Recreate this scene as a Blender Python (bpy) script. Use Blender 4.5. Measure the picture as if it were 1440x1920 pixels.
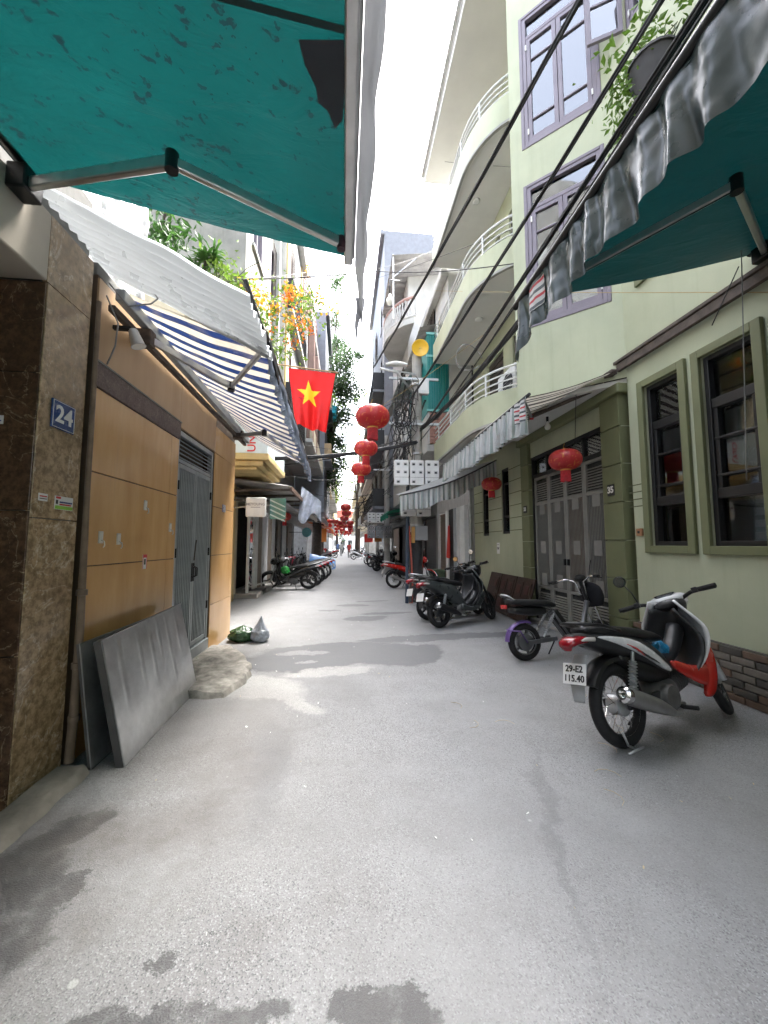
import bpy, bmesh, math, random
from mathutils import Vector, Matrix, noise
V = Vector
PI = math.pi
rad = math.radians
RN = random.Random(11)
sc = bpy.context.scene
for _o in list(bpy.data.objects):
    bpy.data.objects.remove(_o)
COL = sc.collection

# ------------------------------------------------------------------ camera
PITCH, YAW, EYE = rad(4.757), rad(5.918), 1.45
FWD = V((math.sin(YAW)*math.cos(PITCH), math.cos(YAW)*math.cos(PITCH), math.sin(PITCH)))
RGT = V((math.cos(YAW), -math.sin(YAW), 0))
UPV = RGT.cross(FWD)
cam_d = bpy.data.cameras.new('camera')
cam_d.sensor_fit = 'VERTICAL'
cam_d.sensor_height = 24.0
cam_d.lens = 721/1920*24
cam_d.clip_start, cam_d.clip_end = 0.02, 2000
cam = bpy.data.objects.new('camera', cam_d)
COL.objects.link(cam)
cam.matrix_world = Matrix(((RGT.x, UPV.x, -FWD.x, 0), (RGT.y, UPV.y, -FWD.y, 0), (RGT.z, UPV.z, -FWD.z, EYE), (0, 0, 0, 1)))
sc.camera = cam

# ------------------------------------------------------------------ sky, sun, exposure (bright overcast day)
SUN_EL, SUN_AZ = rad(60), rad(48)
world = bpy.data.worlds.new('World')
sc.world = world
world.use_nodes = True
_nt = world.node_tree
_nt.nodes.clear()
_sky = _nt.nodes.new('ShaderNodeTexSky')
_sky.sky_type = 'NISHITA'
_sky.sun_disc = False
_sky.sun_elevation = SUN_EL
_sky.sun_rotation = SUN_AZ
_sky.air_density, _sky.dust_density, _sky.ozone_density = 1.0, 6.0, 1.0
_hs = _nt.nodes.new('ShaderNodeHueSaturation')
_hs.inputs['Saturation'].default_value = 0.5
_bg = _nt.nodes.new('ShaderNodeBackground')
_bg.inputs['Strength'].default_value = 0.15
_wo = _nt.nodes.new('ShaderNodeOutputWorld')
_nt.links.new(_sky.outputs[0], _hs.inputs['Color'])
_nt.links.new(_hs.outputs[0], _bg.inputs['Color'])
_nt.links.new(_bg.outputs[0], _wo.inputs['Surface'])
sun_d = bpy.data.lights.new('sun', 'SUN')
sun_d.energy, sun_d.angle, sun_d.color = 1.5, rad(35), (1.0, 0.985, 0.96)
sun = bpy.data.objects.new('sun', sun_d)
COL.objects.link(sun)
_sd = V((math.sin(SUN_AZ)*math.cos(SUN_EL), math.cos(SUN_AZ)*math.cos(SUN_EL), math.sin(SUN_EL)))
sun.rotation_euler = _sd.to_track_quat('Z', 'Y').to_euler()
sun.location = (0, 0, 60)
vs = sc.view_settings
vs.view_transform, vs.look, vs.exposure, vs.gamma = 'Standard', 'None', 3.6, 1.0
vs.use_curve_mapping = False
sc.cycles.max_bounces = 6
sc.cycles.diffuse_bounces = 4
sc.cycles.glossy_bounces = 3
sc.cycles.transparent_max_bounces = 8
sc.cycles.use_adaptive_sampling = True
sc.cycles.adaptive_threshold = 0.03
sc.cycles.caustics_reflective = sc.cycles.caustics_refractive = False
sc.cycles.use_denoising = True

# ------------------------------------------------------------------ pixel helpers: a pixel of the 1440x1920 photograph plus a real depth gives a world point
def _ray(u, v):
    return RGT*((u-720)/721) - UPV*((v-960)/721) + FWD
def at(u, v, y):
    d = _ray(u, v); return V((0, 0, EYE)) + d*(y/d.y)
def atx(u, v, x):
    d = _ray(u, v); return V((0, 0, EYE)) + d*(x/d.x)

# ------------------------------------------------------------------ mesh builder
BASE = {}
class MB:
    def __init__(s, xf=None):
        s.v, s.f, s.mi, s.xf = [], [], [], xf
    def add(s, vs_, fs, m=0):
        n = len(s.v)
        for p in vs_:
            p = V(p)
            s.v.append(s.xf @ p if s.xf else p)
        for f in fs:
            s.f.append([i+n for i in f]); s.mi.append(m)
        return s
    def box(s, c, d, rot=None, m=0):
        c = V(c); hx, hy, hz = d[0]/2, d[1]/2, d[2]/2
        ps = [V((x, y, z)) for x in (-hx, hx) for y in (-hy, hy) for z in (-hz, hz)]
        if rot is not None: ps = [rot @ p for p in ps]
        return s.add([p+c for p in ps], [(0,1,3,2),(4,6,7,5),(0,4,5,1),(2,3,7,6),(0,2,6,4),(1,5,7,3)], m)
    def mm(s, x0, x1, y0, y1, z0, z1, m=0):
        return s.box(((x0+x1)/2, (y0+y1)/2, (z0+z1)/2), (abs(x1-x0), abs(y1-y0), abs(z1-z0)), None, m)
    def bar(s, p0, p1, w, h, m=0, upv=(0, 0, 1)):
        p0, p1 = V(p0), V(p1); d = p1-p0; L = d.length; d.normalize()
        u = V(upv)
        if abs(d.dot(u)) > .98: u = V((0, 1, 0))
        a = d.cross(u).normalized(); b = a.cross(d)
        rot = Matrix((d, a, b)).transposed()
        return s.box((p0+p1)/2, (L, w, h), rot, m)
    def cyl(s, p0, p1, r0, r1=None, seg=12, m=0):
        r1 = r0 if r1 is None else r1
        p0, p1 = V(p0), V(p1); d = (p1-p0).normalized()
        a = d.orthogonal().normalized(); b = d.cross(a)
        vs_ = []
        for p, r in ((p0, r0), (p1, r1)):
            for i in range(seg):
                t = 2*PI*i/seg; vs_.append(p + a*math.cos(t)*r + b*math.sin(t)*r)
        fs = [(i, (i+1) % seg, seg+(i+1) % seg, seg+i) for i in range(seg)]
        fs += [tuple(range(seg-1, -1, -1)), tuple(range(seg, 2*seg))]
        return s.add(vs_, fs, m)
    def tube(s, pts, r, seg=7, m=0, closed=False):
        pts = [V(p) for p in pts]; n = len(pts)
        rs = r if isinstance(r, (list, tuple)) else [r]*n
        ref = None; vs_ = []
        for i, p in enumerate(pts):
            if closed: d = (pts[(i+1) % n]-pts[i-1])
            else: d = pts[min(i+1, n-1)]-pts[max(i-1, 0)]
            if d.length < 1e-9: d = V((0, 0, 1))
            d.normalize()
            if ref is None: ref = d.orthogonal().normalized()
            ref = (ref - d*ref.dot(d))
            ref = ref.normalized() if ref.length > 1e-6 else d.orthogonal().normalized()
            b = d.cross(ref)
            for k in range(seg):
                t = 2*PI*k/seg; vs_.append(p + ref*math.cos(t)*rs[i] + b*math.sin(t)*rs[i])
        fs = []
        for i in range(n if closed else n-1):
            j = (i+1) % n
            for k in range(seg):
                k2 = (k+1) % seg; fs.append((i*seg+k, i*seg+k2, j*seg+k2, j*seg+k))
        if not closed: fs += [tuple(range(seg-1, -1, -1)), tuple(range((n-1)*seg, n*seg))]
        return s.add(vs_, fs, m)
    def lathe(s, prof, o=(0, 0, 0), axis=(0, 0, 1), seg=20, m=0, wob=None, close=False):
        o = V(o); ax = V(axis).normalized(); a = ax.orthogonal().normalized(); b = ax.cross(a)
        vs_ = []; n = len(prof)
        for (r, h) in prof:
            for k in range(seg):
                t = 2*PI*k/seg; rr = r*(wob(t) if wob else 1)
                vs_.append(o + ax*h + a*math.cos(t)*rr + b*math.sin(t)*rr)
        fs = []
        for i in range(n if close else n-1):
            j = (i+1) % n
            for k in range(seg):
                k2 = (k+1) % seg; fs.append((i*seg+k, i*seg+k2, j*seg+k2, j*seg+k))
        if not close:
            if prof[0][0] > 1e-4: fs.append(tuple(range(seg-1, -1, -1)))
            if prof[-1][0] > 1e-4: fs.append(tuple(range((n-1)*seg, n*seg)))
        return s.add(vs_, fs, m)
    def grid(s, fn, nu, nv, m=0, mf=None):
        n = len(s.v)
        vs_ = [fn(i/nu, j/nv) for j in range(nv+1) for i in range(nu+1)]
        for p in vs_:
            p = V(p); s.v.append(s.xf @ p if s.xf else p)
        for j in range(nv):
            for i in range(nu):
                a = n+j*(nu+1)+i
                s.f.append([a, a+1, a+nu+2, a+nu+1]); s.mi.append(mf((i+.5)/nu, (j+.5)/nv) if mf else m)
        return s
    def loft(s, rings, m=0, cap=True):
        n = len(rings[0]); vs_ = [p for r in rings for p in r]; fs = []
        for i in range(len(rings)-1):
            for k in range(n):
                k2 = (k+1) % n; fs.append((i*n+k, i*n+k2, (i+1)*n+k2, (i+1)*n+k))
        if cap: fs += [tuple(range(n-1, -1, -1)), tuple(range((len(rings)-1)*n, len(rings)*n))]
        return s.add(vs_, fs, m)
    def prism(s, poly, o, ax, ay, an, depth, m=0):
        o, ax, ay, an = V(o), V(ax), V(ay), V(an); n = len(poly)
        vs_ = [o+ax*p[0]+ay*p[1] for p in poly] + [o+ax*p[0]+ay*p[1]+an*depth for p in poly]
        fs = [tuple(range(n-1, -1, -1)), tuple(range(n, 2*n))] + [(i, (i+1) % n, n+(i+1) % n, n+i) for i in range(n)]
        return s.add(vs_, fs, m)
    def sweep(s, pts, ws, hs, y0=0.0, e=2.6, n=14, k=4, m=0):
        """organic solid along an x-z path: ws half widths along y, hs half heights across the path"""
        P = [(V((p[0], 0, p[1])), w, h) for p, w, h in zip(pts, ws, hs)]
        Q = []
        for i in range(len(P)-1):
            a, b, c, d = P[max(i-1, 0)], P[i], P[i+1], P[min(i+2, len(P)-1)]
            for j in range(k):
                t = j/k
                cr = lambda q: .5*((2*b[q]) + (c[q]-a[q])*t + (2*a[q]-5*b[q]+4*c[q]-d[q])*t*t + (3*b[q]-a[q]-3*c[q]+d[q])*t**3)
                Q.append((cr(0), cr(1), cr(2)))
        Q.append(P[-1])
        rings = []
        for i, (p, w, h) in enumerate(Q):
            t = (Q[min(i+1, len(Q)-1)][0]-Q[max(i-1, 0)][0]).normalized()
            nrm = V((-t.z, 0, t.x))
            r = []
            for q in range(n):
                a = 2*PI*q/n; ca, sa = math.cos(a), math.sin(a)
                r.append(p + V((0, y0, 0)) + V((0, 1, 0))*(max(w, .002)*math.copysign(abs(ca)**(2/e), ca)) + nrm*(max(h, .002)*math.copysign(abs(sa)**(2/e), sa)))
            rings.append(r)
        return s.loft(rings, m)
    def build(s, name, mat, parent=None, smooth=False, bev=0, solid=0, sub=0, auto=None):
        me = bpy.data.meshes.new(name)
        if parent is not None:
            b = BASE.get(parent.name, V((0, 0, 0)))
        else:
            xs = [p.x for p in s.v]; ys = [p.y for p in s.v]
            b = V(((min(xs)+max(xs))/2, (min(ys)+max(ys))/2, min(p.z for p in s.v)))
        me.from_pydata([tuple(p-b) for p in s.v], [], s.f)
        for mm_ in (mat if isinstance(mat, (list, tuple)) else [mat]):
            me.materials.append(mm_)
        if any(s.mi): me.polygons.foreach_set('material_index', s.mi)
        me.update()
        o = bpy.data.objects.new(name, me)
        COL.objects.link(o)
        if parent is not None:
            o.parent = parent; BASE[o.name] = b
        else:
            o.location = b; BASE[o.name] = b
        if smooth:
            me.polygons.foreach_set('use_smooth', [True]*len(me.polygons))
            if auto is not None: me.set_sharp_from_angle(angle=rad(auto))
        if solid:
            md = o.modifiers.new('solid', 'SOLIDIFY'); md.thickness = solid; md.offset = 0
        if bev:
            md = o.modifiers.new('bevel', 'BEVEL'); md.width = bev; md.segments = 2; md.limit_method = 'ANGLE'; md.angle_limit = rad(40)
        if sub:
            md = o.modifiers.new('sub', 'SUBSURF'); md.levels = md.render_levels = sub
        return o

def tag(o, label=None, cat=None, group=None, kind=None):
    if label: o['label'] = label
    if cat: o['category'] = cat
    if group: o['group'] = group
    if kind: o['kind'] = kind
    return o
def thing(name, label, cat, loc=(0, 0, 0), group=None):
    o = bpy.data.objects.new(name, None); o.empty_display_size = .2
    COL.objects.link(o); o.location = loc; BASE[o.name] = V(loc)
    return tag(o, label, cat, group)
def piece(name, src, parent, loc, rot=None, scale=None):
    """another object sharing the mesh of src (alike pieces), placed at world loc"""
    o = bpy.data.objects.new(name, src.data); COL.objects.link(o)
    o.parent = parent; o.location = V(loc)-BASE.get(parent.name, V((0, 0, 0)))
    if rot is not None: o.rotation_euler = rot
    if scale is not None: o.scale = scale
    for md in src.modifiers:
        n = o.modifiers.new(md.name, md.type)
        if md.type == 'BEVEL': n.width, n.segments, n.limit_method, n.angle_limit = md.width, md.segments, md.limit_method, md.angle_limit
    return o
def text_mesh(name, txt, size, mat, parent, o, ax, ay, off=0.0, ext=.002, align='CENTER'):
    cu = bpy.data.curves.new(name, 'FONT'); cu.body = txt; cu.size = size
    cu.align_x = align; cu.align_y = 'CENTER'; cu.extrude = ext; cu.offset = off; cu.resolution_u = 3
    t = bpy.data.objects.new(name+'_tmp', cu); COL.objects.link(t)
    dg = bpy.context.evaluated_depsgraph_get()
    me = bpy.data.meshes.new_from_object(t.evaluated_get(dg))
    bpy.data.objects.remove(t)
    ax, ay = V(ax).normalized(), V(ay).normalized(); an = ax.cross(ay)
    b = BASE.get(parent.name, V((0, 0, 0)))
    for v in me.vertices:
        c = v.co; v.co = V(o)-b + ax*c.x + ay*c.y + an*c.z
    me.materials.clear(); me.materials.append(mat)
    ob = bpy.data.objects.new(name, me); COL.objects.link(ob); ob.parent = parent; BASE[ob.name] = b
    return ob

# ------------------------------------------------------------------ materials
def nd(nt, typ, **kw):
    n = nt.nodes.new('ShaderNode'+typ)
    for k, v in kw.items():
        if k == 'ins':
            for a, b in v.items(): n.inputs[a].default_value = b
        else: setattr(n, k, v)
    return n
def lk(nt, a, b): nt.links.new(a, b)
def mixc(nt, fac, a, b, mode='MIX'):
    n = nd(nt, 'Mix', data_type='RGBA', blend_type=mode)
    for sock, val in ((n.inputs[0], fac), (n.inputs[6], a), (n.inputs[7], b)):
        if hasattr(val, 'links'): lk(nt, val, sock)
        elif isinstance(val, (int, float)): sock.default_value = val
        else: sock.default_value = (*val, 1) if len(val) == 3 else val
    return n.outputs[2]
def mth(nt, op, a, b=None, c=None, clamp=False):
    n = nd(nt, 'Math', operation=op, use_clamp=clamp)
    for i, val in enumerate((a, b, c)):
        if val is None: continue
        if hasattr(val, 'links'): lk(nt, val, n.inputs[i])
        else: n.inputs[i].default_value = val
    return n.outputs[0]
def ramp(nt, src, stops):
    n = nd(nt, 'ValToRGB'); e = n.color_ramp.elements
    while len(e) < len(stops): e.new(.5)
    for el, (p, c) in zip(e, stops):
        el.position = p; el.color = (*c, 1) if hasattr(c, '__len__') else (c, c, c, 1)
    lk(nt, src, n.inputs[0]); return n.outputs[0]
def tex(nt, kind, vec, scale, **kw):
    n = nd(nt, 'Tex'+kind)
    if 'Scale' in n.inputs: n.inputs['Scale'].default_value = scale
    for k, v in kw.items():
        if k in n.inputs: n.inputs[k].default_value = v
        else: setattr(n, k, v)
    if vec is not None: lk(nt, vec, n.inputs['Vector'])
    return n
def objco(nt, scale=(1, 1, 1), loc=(0, 0, 0), rot=(0, 0, 0)):
    t = nd(nt, 'TexCoord'); mp = nd(nt, 'Mapping')
    mp.inputs['Scale'].default_value = scale; mp.inputs['Location'].default_value = loc; mp.inputs['Rotation'].default_value = rot
    lk(nt, t.outputs['Object'], mp.inputs['Vector']); return mp.outputs[0]
def newmat(name):
    m = bpy.data.materials.new(name); m.use_nodes = True
    nt = m.node_tree; return m, nt, nt.nodes['Principled BSDF'], nt.nodes['Material Output']
MATS = {}
def M(name, col, rough=.6, metal=0.0, var=.12, vs=5.0, bump=.12, bs=60.0, spec=.5, coat=0.0, streak=0.0, dirt=(.09, .08, .065), trl=0.0, sheen=0.0, rvar=.12):
    if name in MATS: return MATS[name]
    m, nt, b, out = newmat(name)
    co = objco(nt)
    n1 = tex(nt, 'Noise', co, vs, Detail=6.0, Roughness=.6)
    f = ramp(nt, n1.outputs['Fac'], [(.28, 0.0), (.72, 1.0)])
    c = mixc(nt, f, [x*(1-var) for x in col], [min(1, x*(1+var)) for x in col])
    if streak > 0:
        co2 = objco(nt, (7, 7, .55))
        n2 = tex(nt, 'Noise', co2, 1.0, Detail=5.0, Roughness=.65)
        n3 = tex(nt, 'Noise', co, .9, Detail=3.0)
        s1 = mth(nt, 'MULTIPLY', ramp(nt, n2.outputs['Fac'], [(.5, 0.0), (.75, 1.0)]), ramp(nt, n3.outputs['Fac'], [(.35, .15), (.65, 1.0)]))
        c = mixc(nt, mth(nt, 'MULTIPLY', s1, streak), c, dirt)
    lk(nt, c, b.inputs['Base Color'])
    b.inputs['Metallic'].default_value = metal
    b.inputs['Specular IOR Level'].default_value = spec
    if rvar:
        nr = tex(nt, 'Noise', co, vs*2.3, Detail=4.0)
        r = mth(nt, 'MULTIPLY_ADD', nr.outputs['Fac'], rvar*2, rough-rvar, clamp=True); lk(nt, r, b.inputs['Roughness'])
    else: b.inputs['Roughness'].default_value = rough
    if coat: b.inputs['Coat Weight'].default_value = coat; b.inputs['Coat Roughness'].default_value = .06
    if bump > 0:
        nb = tex(nt, 'Noise', co, bs, Detail=4.0)
        bp = nd(nt, 'Bump', ins={'Strength': bump, 'Distance': .01}); lk(nt, nb.outputs['Fac'], bp.inputs['Height'])
        lk(nt, bp.outputs[0], b.inputs['Normal'])
    if trl > 0:
        t = nd(nt, 'BsdfTranslucent'); lk(nt, c, t.inputs['Color'])
        mx = nd(nt, 'MixShader', ins={0: trl}); lk(nt, b.outputs[0], mx.inputs[1]); lk(nt, t.outputs[0], mx.inputs[2])
        lk(nt, mx.outputs[0], out.inputs['Surface'])
    MATS[name] = m
    return m
def glass_mat(name, tint=(.75, .8, .82), ior=1.55, extra=.06):
    m, nt, b, out = newmat(name); nt.nodes.remove(b)
    tr = nd(nt, 'BsdfTransparent'); tr.inputs[0].default_value = (*tint, 1)
    gl = nd(nt, 'BsdfGlossy'); gl.inputs['Roughness'].default_value = .03; gl.inputs['Color'].default_value = (.95, .97, 1, 1)
    fr = nd(nt, 'Fresnel', ins={'IOR': ior})
    nb = tex(nt, 'Noise', objco(nt), 1.7, Detail=1.0)
    bp = nd(nt, 'Bump', ins={'Strength': .06, 'Distance': .05}); lk(nt, nb.outputs['Fac'], bp.inputs['Height'])
    lk(nt, bp.outputs[0], gl.inputs['Normal'])
    mx = nd(nt, 'MixShader'); lk(nt, mth(nt, 'ADD', fr.outputs[0], extra, clamp=True), mx.inputs[0])
    lk(nt, tr.outputs[0], mx.inputs[1]); lk(nt, gl.outputs[0], mx.inputs[2]); lk(nt, mx.outputs[0], out.inputs['Surface'])
    return m
GLASS = glass_mat('window_glass', (.85, .88, .9), 1.6, .14)
GLASSD = glass_mat('dark_window_glass', (.8, .84, .86), 1.55, .05)

def mat_asphalt():
    m, nt, b, out = newmat('asphalt')
    co = objco(nt)
    big = tex(nt, 'Noise', co, .45, Detail=5.0, Roughness=.6).outputs['Fac']
    mid = tex(nt, 'Noise', co, 3.0, Detail=6.0, Roughness=.65).outputs['Fac']
    fine = tex(nt, 'Noise', co, 95.0, Detail=3.0, Roughness=.7).outputs['Fac']
    vor = tex(nt, 'Voronoi', co, 190.0, feature='F1')
    agg = nd(nt, 'SeparateColor'); lk(nt, vor.outputs['Color'], agg.inputs[0])
    c = mixc(nt, ramp(nt, big, [(.3, 0.0), (.7, 1.0)]), (.21, .212, .213), (.28, .283, .285))
    c = mixc(nt, ramp(nt, mid, [(.3, .0), (.75, .45)]), c, (.15, .145, .14))
    # aggregate: light and dark chips, stronger where the binder is worn off
    worn = ramp(nt, tex(nt, 'Noise', co, .8, Detail=4.0).outputs['Fac'], [(.4, .35), (.62, 1.0)])
    c = mixc(nt, mth(nt, 'MULTIPLY', ramp(nt, agg.outputs[0], [(.74, 0.0), (.98, 1.0)]), mth(nt, 'MULTIPLY', worn, .5)), c, (.44, .445, .45))
    c = mixc(nt, mth(nt, 'MULTIPLY', ramp(nt, agg.outputs[1], [(.74, 0.0), (.98, 1.0)]), mth(nt, 'MULTIPLY', worn, .8)), c, (.075, .075, .08))
    # distorted street coordinates for stains and patches
    dn = tex(nt, 'Noise', co, 1.6, Detail=9.0, Roughness=.74)
    dv = nd(nt, 'VectorMath', operation='MULTIPLY_ADD')
    lk(nt, dn.outputs['Color'], dv.inputs[0]); dv.inputs[1].default_value = (.62, .62, 0); dv.inputs[2].default_value = (-.31, -.31, 0)
    ad = nd(nt, 'VectorMath', operation='ADD'); lk(nt, co, ad.inputs[0]); lk(nt, dv.outputs[0], ad.inputs[1])
    def ell(cx, cy, rx, ry, rot, soft=.06):
        mp = nd(nt, 'Mapping', vector_type='TEXTURE')
        mp.inputs['Location'].default_value = (cx-GB.x, cy-GB.y, 0); mp.inputs['Rotation'].default_value = (0, 0, rad(rot)); mp.inputs['Scale'].default_value = (rx, ry, 1)
        lk(nt, ad.outputs[0], mp.inputs[0])
        sx = nd(nt, 'SeparateXYZ'); lk(nt, mp.outputs[0], sx.inputs[0])
        r2 = mth(nt, 'ADD', mth(nt, 'MULTIPLY', sx.outputs[0], sx.outputs[0]), mth(nt, 'MULTIPLY', sx.outputs[1], sx.outputs[1]))
        return ramp(nt, r2, [(max(0, .5-soft), 1.0), (.5+soft, 0.0)])
    def union(lst):
        a = lst[0]
        for x in lst[1:]: a = mth(nt, 'MAXIMUM', a, x)
        return a
    # smooth darker resurfacing across the lane, with pale islands left in it
    dark = union([ell(*e) for e in ((-.1, 5.3, 1.6, .75, 8), (.75, 5.25, .95, .75, 20), (1.7, 6.05, 2.2, .3, 5), (-.6, 4.95, 1.1, .5, -12), (.45, 7.7, .6, .35, 10), (.9, 8.2, .8, .18, 4), (.2, 9.3, .55, .22, -8), (.7, 9.9, .6, .14, 5), (-.3, 8.6, .35, .12, 0))])
    hole = union([ell(*e) for e in ((-.55, 5.35, .55, .14, 3), (1.6, 5.75, 1.4, .12, 4), (-.45, 4.95, .22, .09, 0))])
    dk = mth(nt, 'MULTIPLY', dark, mth(nt, 'SUBTRACT', 1.0, hole))
    c = mixc(nt, mth(nt, 'MULTIPLY', dk, .85), c, mixc(nt, mid, (.08, .083, .086), (.12, .123, .127)))
    # pale rough scar of exposed stone chips in front of the step
    pale = union([ell(*e, .12) for e in ((-.85, 4.15, .75, .42, -25), (-.45, 3.75, .55, .16, -38), (-.15, 4.55, .75, .2, 8))])
    chip = ramp(nt, agg.outputs[2], [(.25, .25), (.6, 1.0)])
    c = mixc(nt, mth(nt, 'MULTIPLY', mth(nt, 'MULTIPLY', pale, chip), .8), c, (.385, .38, .36))
    c = mixc(nt, mth(nt, 'MULTIPLY', ell(-1.0, 3.35, .85, 1.0, 20, .4), .45), c, (.13, .12, .11))
    # oil and damp stains at the left kerb and at the feet of the viewer
    wet = union([ell(*e) for e in ((-1.38, 1.78, .42, .55, 25), (-1.4, 2.28, .18, .30, -50), (-.62, 1.52, .08, .045, 20), (-.55, 1.31, .55, .13, 4), (.12, 1.32, .24, .11, 0), (-1.3, 1.1, .5, .35, 0), (-1.12, 1.95, .12, .14, 20), (-1.5, 1.45, .3, .35, 0))])
    wet = mth(nt, 'MULTIPLY', wet, ramp(nt, tex(nt, 'Noise', co, 7.0, Detail=6.0, Roughness=.7).outputs['Fac'], [(.32, .35), (.52, 1.0)]))
    c = mixc(nt, mth(nt, 'MULTIPLY', wet, .8), c, mixc(nt, mid, (.028, .029, .031), (.055, .054, .054)))
    grime = ramp(nt, tex(nt, 'Noise', co, 1.1, Detail=6.0, Roughness=.7).outputs['Fac'], [(.45, 0.0), (.68, 1.0)])
    c = mixc(nt, mth(nt, 'MULTIPLY', mth(nt, 'MULTIPLY', ell(-1.1, 1.6, 1.4, 2.4, 0, .45), grime), .8), c, (.11, .098, .088))
    tyre = union([ell(-.48, 2.75, .14, .8, 10, .45), ell(1.1, 2.0, .05, 1.0, -18, .48)])
    c = mixc(nt, mth(nt, 'MULTIPLY', tyre, .32), c, (.1, .1, .105))
    gum = tex(nt, 'Voronoi', co, 1.9, feature='F1', Randomness=1.0)
    c = mixc(nt, mth(nt, 'MULTIPLY', ramp(nt, mth(nt, 'ADD', gum.outputs['Distance'], mth(nt, 'MULTIPLY', mid, .03)), [(.038, 1.0), (.046, 0.0)]), .6), c, (.42, .42, .41))
    lk(nt, c, b.inputs['Base Color'])
    rr = mth(nt, 'MULTIPLY_ADD', wet, -.3, .82); rr = mth(nt, 'MULTIPLY_ADD', dk, -.12, rr); lk(nt, rr, b.inputs['Roughness'])
    h = mth(nt, 'ADD', mth(nt, 'MULTIPLY', vor.outputs['Distance'], .7), fine)
    h = mth(nt, 'MULTIPLY', h, mth(nt, 'MULTIPLY_ADD', dk, -.6, 1.0))
    h = mth(nt, 'MULTIPLY_ADD', mid, 1.5, h); h = mth(nt, 'MULTIPLY_ADD', dk, -1.0, h)
    bp = nd(nt, 'Bump', ins={'Strength': .55, 'Distance': .006}); lk(nt, h, bp.inputs['Height']); lk(nt, bp.outputs[0], b.inputs['Normal'])
    return m
def mat_marble(name, base, hi, vein, scale=2.2, rough=.16):
    m, nt, b, out = newmat(name); co = objco(nt)
    w = tex(nt, 'Noise', co, scale, Detail=8.0, Roughness=.65, Distortion=.6)
    f2 = tex(nt, 'Noise', co, scale*9, Detail=6.0, Roughness=.7)
    c = mixc(nt, ramp(nt, w.outputs['Fac'], [(.32, 0.0), (.7, 1.0)]), base, hi)
    c = mixc(nt, ramp(nt, f2.outputs['Fac'], [(.38, .75), (.6, 0.0)]), c, [x*.45 for x in base])
    v1 = tex(nt, 'Noise', co, scale*.9, Detail=5.0, Roughness=.55, Distortion=1.4)
    vv = mth(nt, 'ABSOLUTE', mth(nt, 'SUBTRACT', v1.outputs['Fac'], .5))
    c = mixc(nt, mth(nt, 'MULTIPLY', ramp(nt, vv, [(0.0, 1.0), (.009, 0.0)]), ramp(nt, f2.outputs['Fac'], [(.38, 0.0), (.6, .85)])), c, vein)
    lk(nt, c, b.inputs['Base Color'])
    lk(nt, mth(nt, 'MULTIPLY_ADD', f2.outputs['Fac'], .12, rough-.04), b.inputs['Roughness'])
    return m
def mat_tile(name, a, bcol, rough=.12):
    m, nt, b, out = newmat(name)
    co = objco(nt, (2.2, 2.2, .5)); co1 = objco(nt)
    n = tex(nt, 'Noise', co, 2.0, Detail=6.0, Roughness=.6)
    n2 = tex(nt, 'Noise', co1, 1.1, Detail=4.0)
    n3 = tex(nt, 'Noise', objco(nt, (9, 9, .5)), 1.4, Detail=5.0, Roughness=.7)
    c = mixc(nt, ramp(nt, n.outputs['Fac'], [(.3, 0.0), (.7, 1.0)]), a, bcol)
    c = mixc(nt, ramp(nt, n2.outputs['Fac'], [(.5, 0.0), (.75, .35)]), c, [x*.62 for x in a])
    c = mixc(nt, ramp(nt, n3.outputs['Fac'], [(.58, 0.0), (.75, .35)]), c, (.42, .29, .17))
    lk(nt, c, b.inputs['Base Color'])
    lk(nt, mth(nt, 'MULTIPLY_ADD', n3.outputs['Fac'], .3, rough-.07), b.inputs['Roughness'])
    nb = tex(nt, 'Noise', co1, 2.2, Detail=2.0)
    bp = nd(nt, 'Bump', ins={'Strength': .06, 'Distance': .04}); lk(nt, nb.outputs['Fac'], bp.inputs['Height']); lk(nt, bp.outputs[0], b.inputs['Normal'])
    return m
def mat_stripes(name, axis, period, cols, dirtc=(.2, .17, .13), trl=.4, phase=0.0, rough=.6):
    """woven stripes: cols = [(width share, colour), ...] repeated along a world axis"""
    m, nt, b, out = newmat(name); co = objco(nt)
    sx = nd(nt, 'SeparateXYZ'); lk(nt, co, sx.inputs[0])
    wob = tex(nt, 'Noise', co, 2.5, Detail=2.0)
    a = mth(nt, 'MULTIPLY_ADD', wob.outputs['Fac'], .02, sx.outputs[axis])
    fr = mth(nt, 'FRACT', mth(nt, 'MULTIPLY_ADD', a, 1/period, phase))
    st = []; p = 0
    for w, c in cols: st.append((p, c)); p += w
    n = nd(nt, 'ValToRGB'); n.color_ramp.interpolation = 'CONSTANT'; e = n.color_ramp.elements
    while len(e) < len(st): e.new(.5)
    for el, (q, c) in zip(e, st): el.position = q; el.color = (*c, 1)
    lk(nt, fr, n.inputs[0])
    dn = tex(nt, 'Noise', co, 4.0, Detail=6.0, Roughness=.7)
    c = mixc(nt, ramp(nt, dn.outputs['Fac'], [(.5, 0.0), (.75, .55)]), n.outputs[0], dirtc)
    lk(nt, c, b.inputs['Base Color']); b.inputs['Roughness'].default_value = rough
    t = nd(nt, 'BsdfTranslucent'); lk(nt, c, t.inputs['Color'])
    mx = nd(nt, 'MixShader', ins={0: trl}); lk(nt, b.outputs[0], mx.inputs[1]); lk(nt, t.outputs[0], mx.inputs[2]); lk(nt, mx.outputs[0], out.inputs['Surface'])
    return m
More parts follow.
